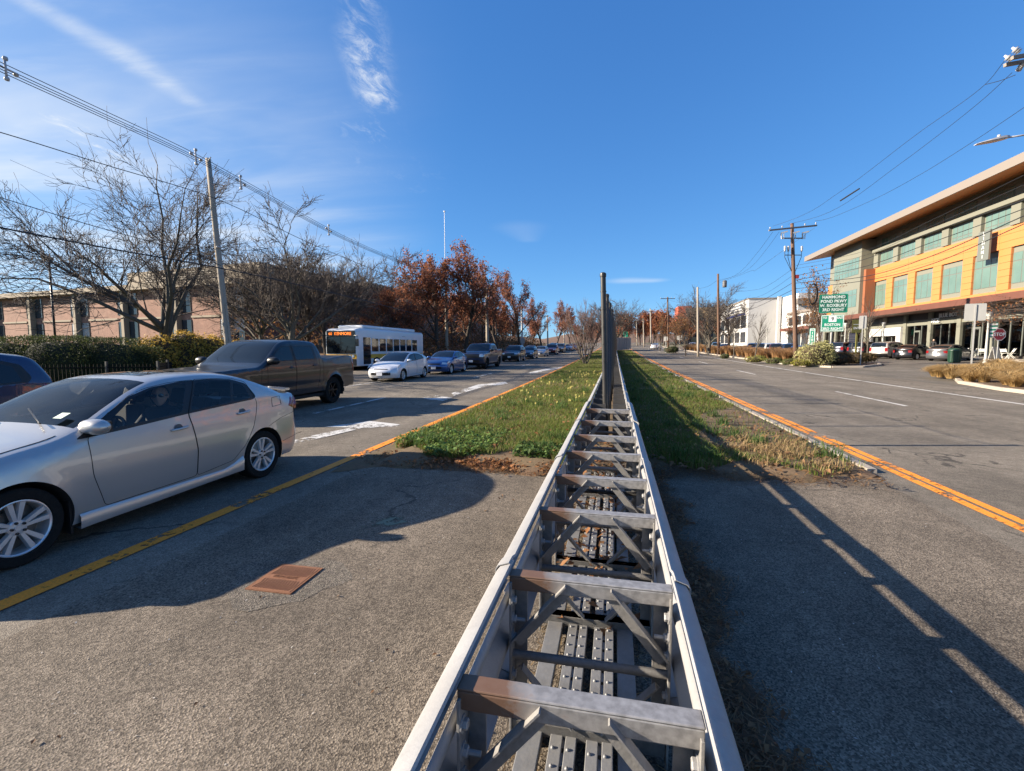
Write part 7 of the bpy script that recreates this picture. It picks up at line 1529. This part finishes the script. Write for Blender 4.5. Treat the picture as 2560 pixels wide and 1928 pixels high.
mb=MB(); mb.bar((.0,.05,0),(0,.05,zf(815)),.14,.08,up=(0,1,0)); mb.build('post',m_olive,en); p=plate_(en,'sign_panel',.95,zf(800)-zf(832),(zf(800)+zf(832))/2,m_olive,None,-.02,.02); txt(p,'ENTER',.28,.0,zf(821),m_sgw,y=-.035,sx=.85); mb=MB(); mb.box(-.38,.38,-.036,-.032,zf(812),zf(811)); mb.build('rule',m_sgw,p)
x,y=XY(2131,43.5); r=thing('info_board','grey information board behind the parked cars by the bed','sign',(x,y,gz(x,y)),YAW*.5); zf=lambda py:P(2131,py,43.5).z-gz(x,y); mb=MB(); mb.bar((0,.03,0),(0,.03,zf(840)),.08,.05,up=(0,1,0)); mb.build('post',m_gray,r); p=plate_(r,'sign_panel',.75,zf(834)-zf(856),(zf(834)+zf(856))/2,mat('board_slate',(.13,.13,.17),.5),None,-.01,.02)
for k in range(4): mb=MB(); mb.box(-.3,.3-.06*k,-.026,-.022,zf(838+4.2*k)-.04,zf(838+4.2*k)); mb.build('print_line',m_steel,p)
# stop sign
zc=30; x,y=XY(2496,zc); st=thing('stop_sign','red octagonal STOP sign beside the pale lamp post','sign',(x,y,gz(x,y)),math.radians(10)); zf=lambda py:P(2494,py,zc).z-gz(x,y)
mb=MB(); mb.bar((0,.04,0),(0,.04,zf(822)),.06,.04,up=(0,1,0)); mb.build('post',m_steel,st); c0=zf(836.5)
def octo(R,y): return [(R*math.cos(PI/8+k*PI/4),y,c0+R*math.sin(PI/8+k*PI/4)) for k in range(8)]
mb=MB(); mb.v=octo(.42,0)+octo(.42,.012); mb.f=[tuple(range(8)),tuple(range(8,16))[::-1]]+[(k,8+k,8+(k+1)%8,(k+1)%8) for k in range(8)]; mb.m=[0]*10; p=mb.build('sign_panel',m_stop,st)
mb=MB(); mb.v=octo(.415,-.003)+octo(.385,-.003); mb.f=[(k,(k+1)%8,8+(k+1)%8,8+k) for k in range(8)]; mb.m=[0]*8; mb.build('border',m_sgw,p); txt(p,'STOP',.31,0,c0,m_sgw,y=-.005,sx=.95)
# lamp posts
m_lpale=mat('lamp_post_pale',(.38,.385,.36),.5)
def lamp(label,px,zc,ytop,banner=None,group='pale lamp posts'):
    x,y=XY(px,zc); r=thing('lamp_post',label,'lamp post',(x,y,gz(x,y)),0,group); h=P(px,ytop,zc).z-gz(x,y); mb=MB(); mb.lathe([(.28,0),(.28,.08),(.2,.16),(.12,.34),(.085,.5),(.07,h*.5),(.06,h-.65)],14); mb.build('post',m_lpale,r,smooth=True); mb=MB(); mb.lathe([(.06,h-.65),(.10,h-.62),(.11,h-.5),(.19,h-.12),(.2,h-.05),(.12,h),(0,h)],14); mb.build('lantern',m_lpale,r,smooth=True)
    if banner:
        mb=MB(); b=mb.box(.12,.55,-.012,.012,h-1.75,h-.72); bo=mb.build('banner',m_sgb,r)
        for k in range(4): mb=MB(); mb.box(.125,.545,-.016,-.0125,h-1.68+.25*k,h-1.56+.25*k); mb.build('stripe',m_sgw,bo)
        mb=MB(); mb.box(0,.6,-.015,.015,h-.72,h-.69); mb.box(0,.6,-.015,.015,h-1.79,h-1.76); mb.build('bracket',m_lpale,r)
    return r
lamp('pale lamp post with a green and white banner by the STOP sign',2466,32,780,True); lamp('pale lamp post behind the green road signs',2111,55,808); lamp('pale lamp post before the white shop surround',2206,50,806); lamp('pale lamp post far along before the white building',1916,95,822)
# litter bin
zc=37.5; x,y=XY(2388,zc); r=thing('litter_bin','dark green litter bin beside the grey parked car','bin',(x,y,gz(x,y))); m_bing=mat('bin_green',(.012,.045,.028),.5)
mb=MB(); mb.lathe([(0,.02),(.36,.02),(.38,.1),(.42,.9),(.44,.95)],16); b=mb.build('body',m_bing,r,smooth=True); mb=MB(); mb.lathe([(.45,.95),(.46,1.0),(.36,1.14),(.2,1.18),(0,1.19)],16); mb.build('lid',m_bing,r,smooth=True)
for k in range(12): a=2*PI*k/12; mb=MB(); mb.bar((.39*math.cos(a),.39*math.sin(a),.1),(.425*math.cos(a),.425*math.sin(a),.9),.06,.03,up=(math.cos(a),math.sin(a),0)); mb.build('slat',m_bing,r)
# café furniture
m_chw=mat('chair_white',(.72,.70,.64),.5)
def chair():
    r=thing('folding_chair','white folding café chair on the pavement by the coffee shop','chair',(0,0,0),0,'white café chairs')
    for s in (-.21,.21):
        mb=MB(); mb.bar((-.22,s,0),(.20,s,.48),.03,.03); mb.build('leg',m_chw,r); mb=MB(); mb.bar((.24,s,0),(-.22,s,.88),.03,.03); mb.build('back_post',m_chw,r)
    for k in range(5): mb=MB(); mb.box(-.2+k*.085,-.13+k*.085,-.22,.22,.45,.465); mb.build('seat_slat',m_chw,r)
    for z_ in (.64,.78): mb=MB(); xx=.24-(z_/.88)*.46; mb.box(xx-.012,xx+.012,-.22,.22,z_-.05,z_+.05); mb.build('back_slat',m_chw,r)
    return r
def ctable(label,loc):
    r=thing('café_table'.replace('é','e'),label,'table',loc,.3); mb=MB(); mb.box(-.36,.36,-.36,.36,.70,.74); mb.build('table_top',m_chw,r)
    for s in (-.3,.3):
        for a,b in ((-.3,.3),(.3,-.3)): mb=MB(); mb.bar((a,s,0),(b,s,.70),.04,.04); mb.build('leg',m_chw,r)
ch=chair(); spots=[(2512,39.5,.4,'white folding chair right beside the white board'),(2530,40,2.8,'white folding chair left of the first café table'),(2556,40.3,.2,'white folding chair at the right picture edge'),(2455,41,1.0,'white folding chair half hidden behind the lamp post'),(2440,42,2.,'white folding chair behind the grey sedan bonnet')]
for i,(px,zc,a,l) in enumerate(spots):
    x,y=XY(px,zc); x=max(x,31.3); loc=(x,y,gz(31,y)+.15)
    if i==0: ch.location=loc; ch.rotation_euler=(0,0,a); tag(ch,l)
    else: tag(copy_tree(ch,None,loc,a),l)
for px,zc,l in ((2522,41,'square white café table nearest the white board'),(2546,41.5,'square white café table by the right picture edge')): x,y=XY(px,zc); ctable(l,(max(x,31.4),y,gz(31,y)+.15))
x,y=XY(2489,38.8); x=max(x,31.3); r=thing('sandwich_board','plain white sandwich board on the pavement behind the STOP sign','board',(x,y,gz(31,y)+.15),.5)
for s in (-1,1): mb=MB(); mb.box(-.42,.42,-.012,.012,0,1.05,M=Matrix.Translation((0,s*.22,0))@Matrix.Rotation(s*.2,4,'X')); mb.build('panel',m_whi,r)
# ================================================================ planting on the right
def clump_mesh(seed,n,h,r,c0,c1,arch=.5,wd=.008):
    rg=np.random.default_rng(seed); a=rg.uniform(0,2*PI,n); rr=.16*np.sqrt(rg.random(n)); L=h*(.6+.5*rg.random(n)); o=r*(.25+.75*rg.random(n)); x=rr*np.cos(a); y=rr*np.sin(a); dx,dy=np.cos(a),np.sin(a); px_,py2=-dy*wd,dx*wd
    V=np.empty((n,7,3)); 
    for k,(t,zf_,wk) in enumerate(((0,0,1),(.45,.72,.9),(.8,1.0,.8))):
        cx=x+dx*o*t**1.6; cy=y+dy*o*t**1.6; cz=L*zf_; V[:,2*k]=np.stack([cx-px_*wk,cy-py2*wk,cz],1); V[:,2*k+1]=np.stack([cx+px_*wk,cy+py2*wk,cz],1)
    V[:,6]=np.stack([x+dx*o*1.25,y+dy*o*1.25,L*(1.0-.25*arch)],1)
    i=np.arange(n)[:,None]*7; T=np.concatenate([i+[[0,1,3]],i+[[0,3,2]],i+[[2,3,5]],i+[[2,5,4]],i+[[4,5,6]]],1).reshape(-1,3); q=rg.random((n,1)); col=(np.array(c0)*(1-q)+np.array(c1)*q)*(.65+.7*rg.random((n,1))); return npmesh('blades',V.reshape(-1,3),T,m_blade,np.repeat(col,7,0))
TAN0,TAN1=(.36,.20,.09),(.50,.32,.16); cms=[clump_mesh(s,420,1.05,.65,TAN0,TAN1,wd=.010) for s in (1,2,3)]; cmi=[clump_mesh(s,420,.62,.85,(.42,.27,.11),(.60,.43,.20),.9,wd=.010) for s in (4,5,6)]
def clump(me,x,y,s,label,group): o=link('ornamental_grass',me,None,(x,y,gz(x,y)+.09)); o.rotation_euler=(0,0,random.uniform(0,6.28)); o.scale=(s,s,s*random.uniform(.85,1.1)); tag(o,label,'grass clump',group,'thing')
k=0
yy=47.5
while yy<112:
    for xx in (15.5,16.7,17.8):
        if random.random()<.93 and not (86<yy<90): clump(cms[k%3],xx+random.uniform(-.3,.3),yy+random.uniform(-.4,.4),random.uniform(.85,1.15),'tan ornamental grass clump in the kerbside bed before the parked cars','tan grasses in the kerbside bed'); k+=1
    yy+=1.25 if yy<75 else 1.9
for i in range(190):
    t=random.random(); y=random.uniform(17,31.8); x=random.uniform(15.2,23)
    if (x<16.3 and y>25) or (x<18.2 and y>28.5) or (x<21 and y>30.4): continue
    clump(cmi[i%3],x,y,random.uniform(.75,1.15),'dry ornamental grass clump on the right-hand island','dry grasses on the right-hand island')
def shrub(label,px,zc,r,h,c0,c1,core=m_coreb,n=2600,ls=.05,name='shrub',yoff=0):
    x,y=XY(px,zc); leafmass(name,label,'shrub',[(r,r*.8,h*.55,0,0,h*.5),(r*.65,r*.6,h*.45,r*.35,.1,h*.62)],n,ls,c0,c1,core,(x,y,gz(x,y)+.08),0,None,ell=True,noise=.16)
shrub('large variegated pale yellow-green shrub below the mile marker',2040,36,1.35,1.75,(.30,.30,.12),(.50,.46,.22),n=5200,ls=.06)
shrub('dark reddish-brown low shrub right of the pale shrub',2095,36.5,1.15,.95,(.05,.05,.02),(.14,.07,.035)); shrub('dark low shrub at the bed tip',2135,38,1.1,.85,(.055,.055,.02),(.12,.075,.03)); shrub('brownish low shrub below the small sign back',2165,40,.9,.7,(.07,.06,.025),(.13,.08,.035))
shrub('yellow-green low plant left of the pale shrub',2005,36,.7,.5,(.18,.18,.03),(.30,.27,.05),n=1400); shrub('green low plant at the brown pole foot',1975,38,.6,.5,(.07,.10,.03),(.15,.16,.05),n=1200); shrub('yellow-green plant among the tan grasses by the kerb',1890,42.5,.9,.6,(.16,.17,.04),(.30,.28,.06),n=1600); shrub('small green plant at the kerb left of the street tree',1812,52,.5,.5,(.05,.08,.025),(.10,.12,.04),n=900); shrub('green plant at the kerb left of the brown pole',1935,40,.7,.5,(.07,.10,.03),(.16,.17,.05),n=1300)
shrub('yellow-green creeping plant at the island kerb',2440,24,.8,.35,(.17,.16,.03),(.30,.25,.05),n=1500); shrub('second yellow-green creeping plant at the island kerb',2500,22.5,.7,.35,(.15,.14,.03),(.28,.24,.05),n=1300); shrub('green shrub between the two far sign backs',1678,78,1.2,1.0,(.03,.05,.02),(.07,.09,.03),n=1400,ls=.09)
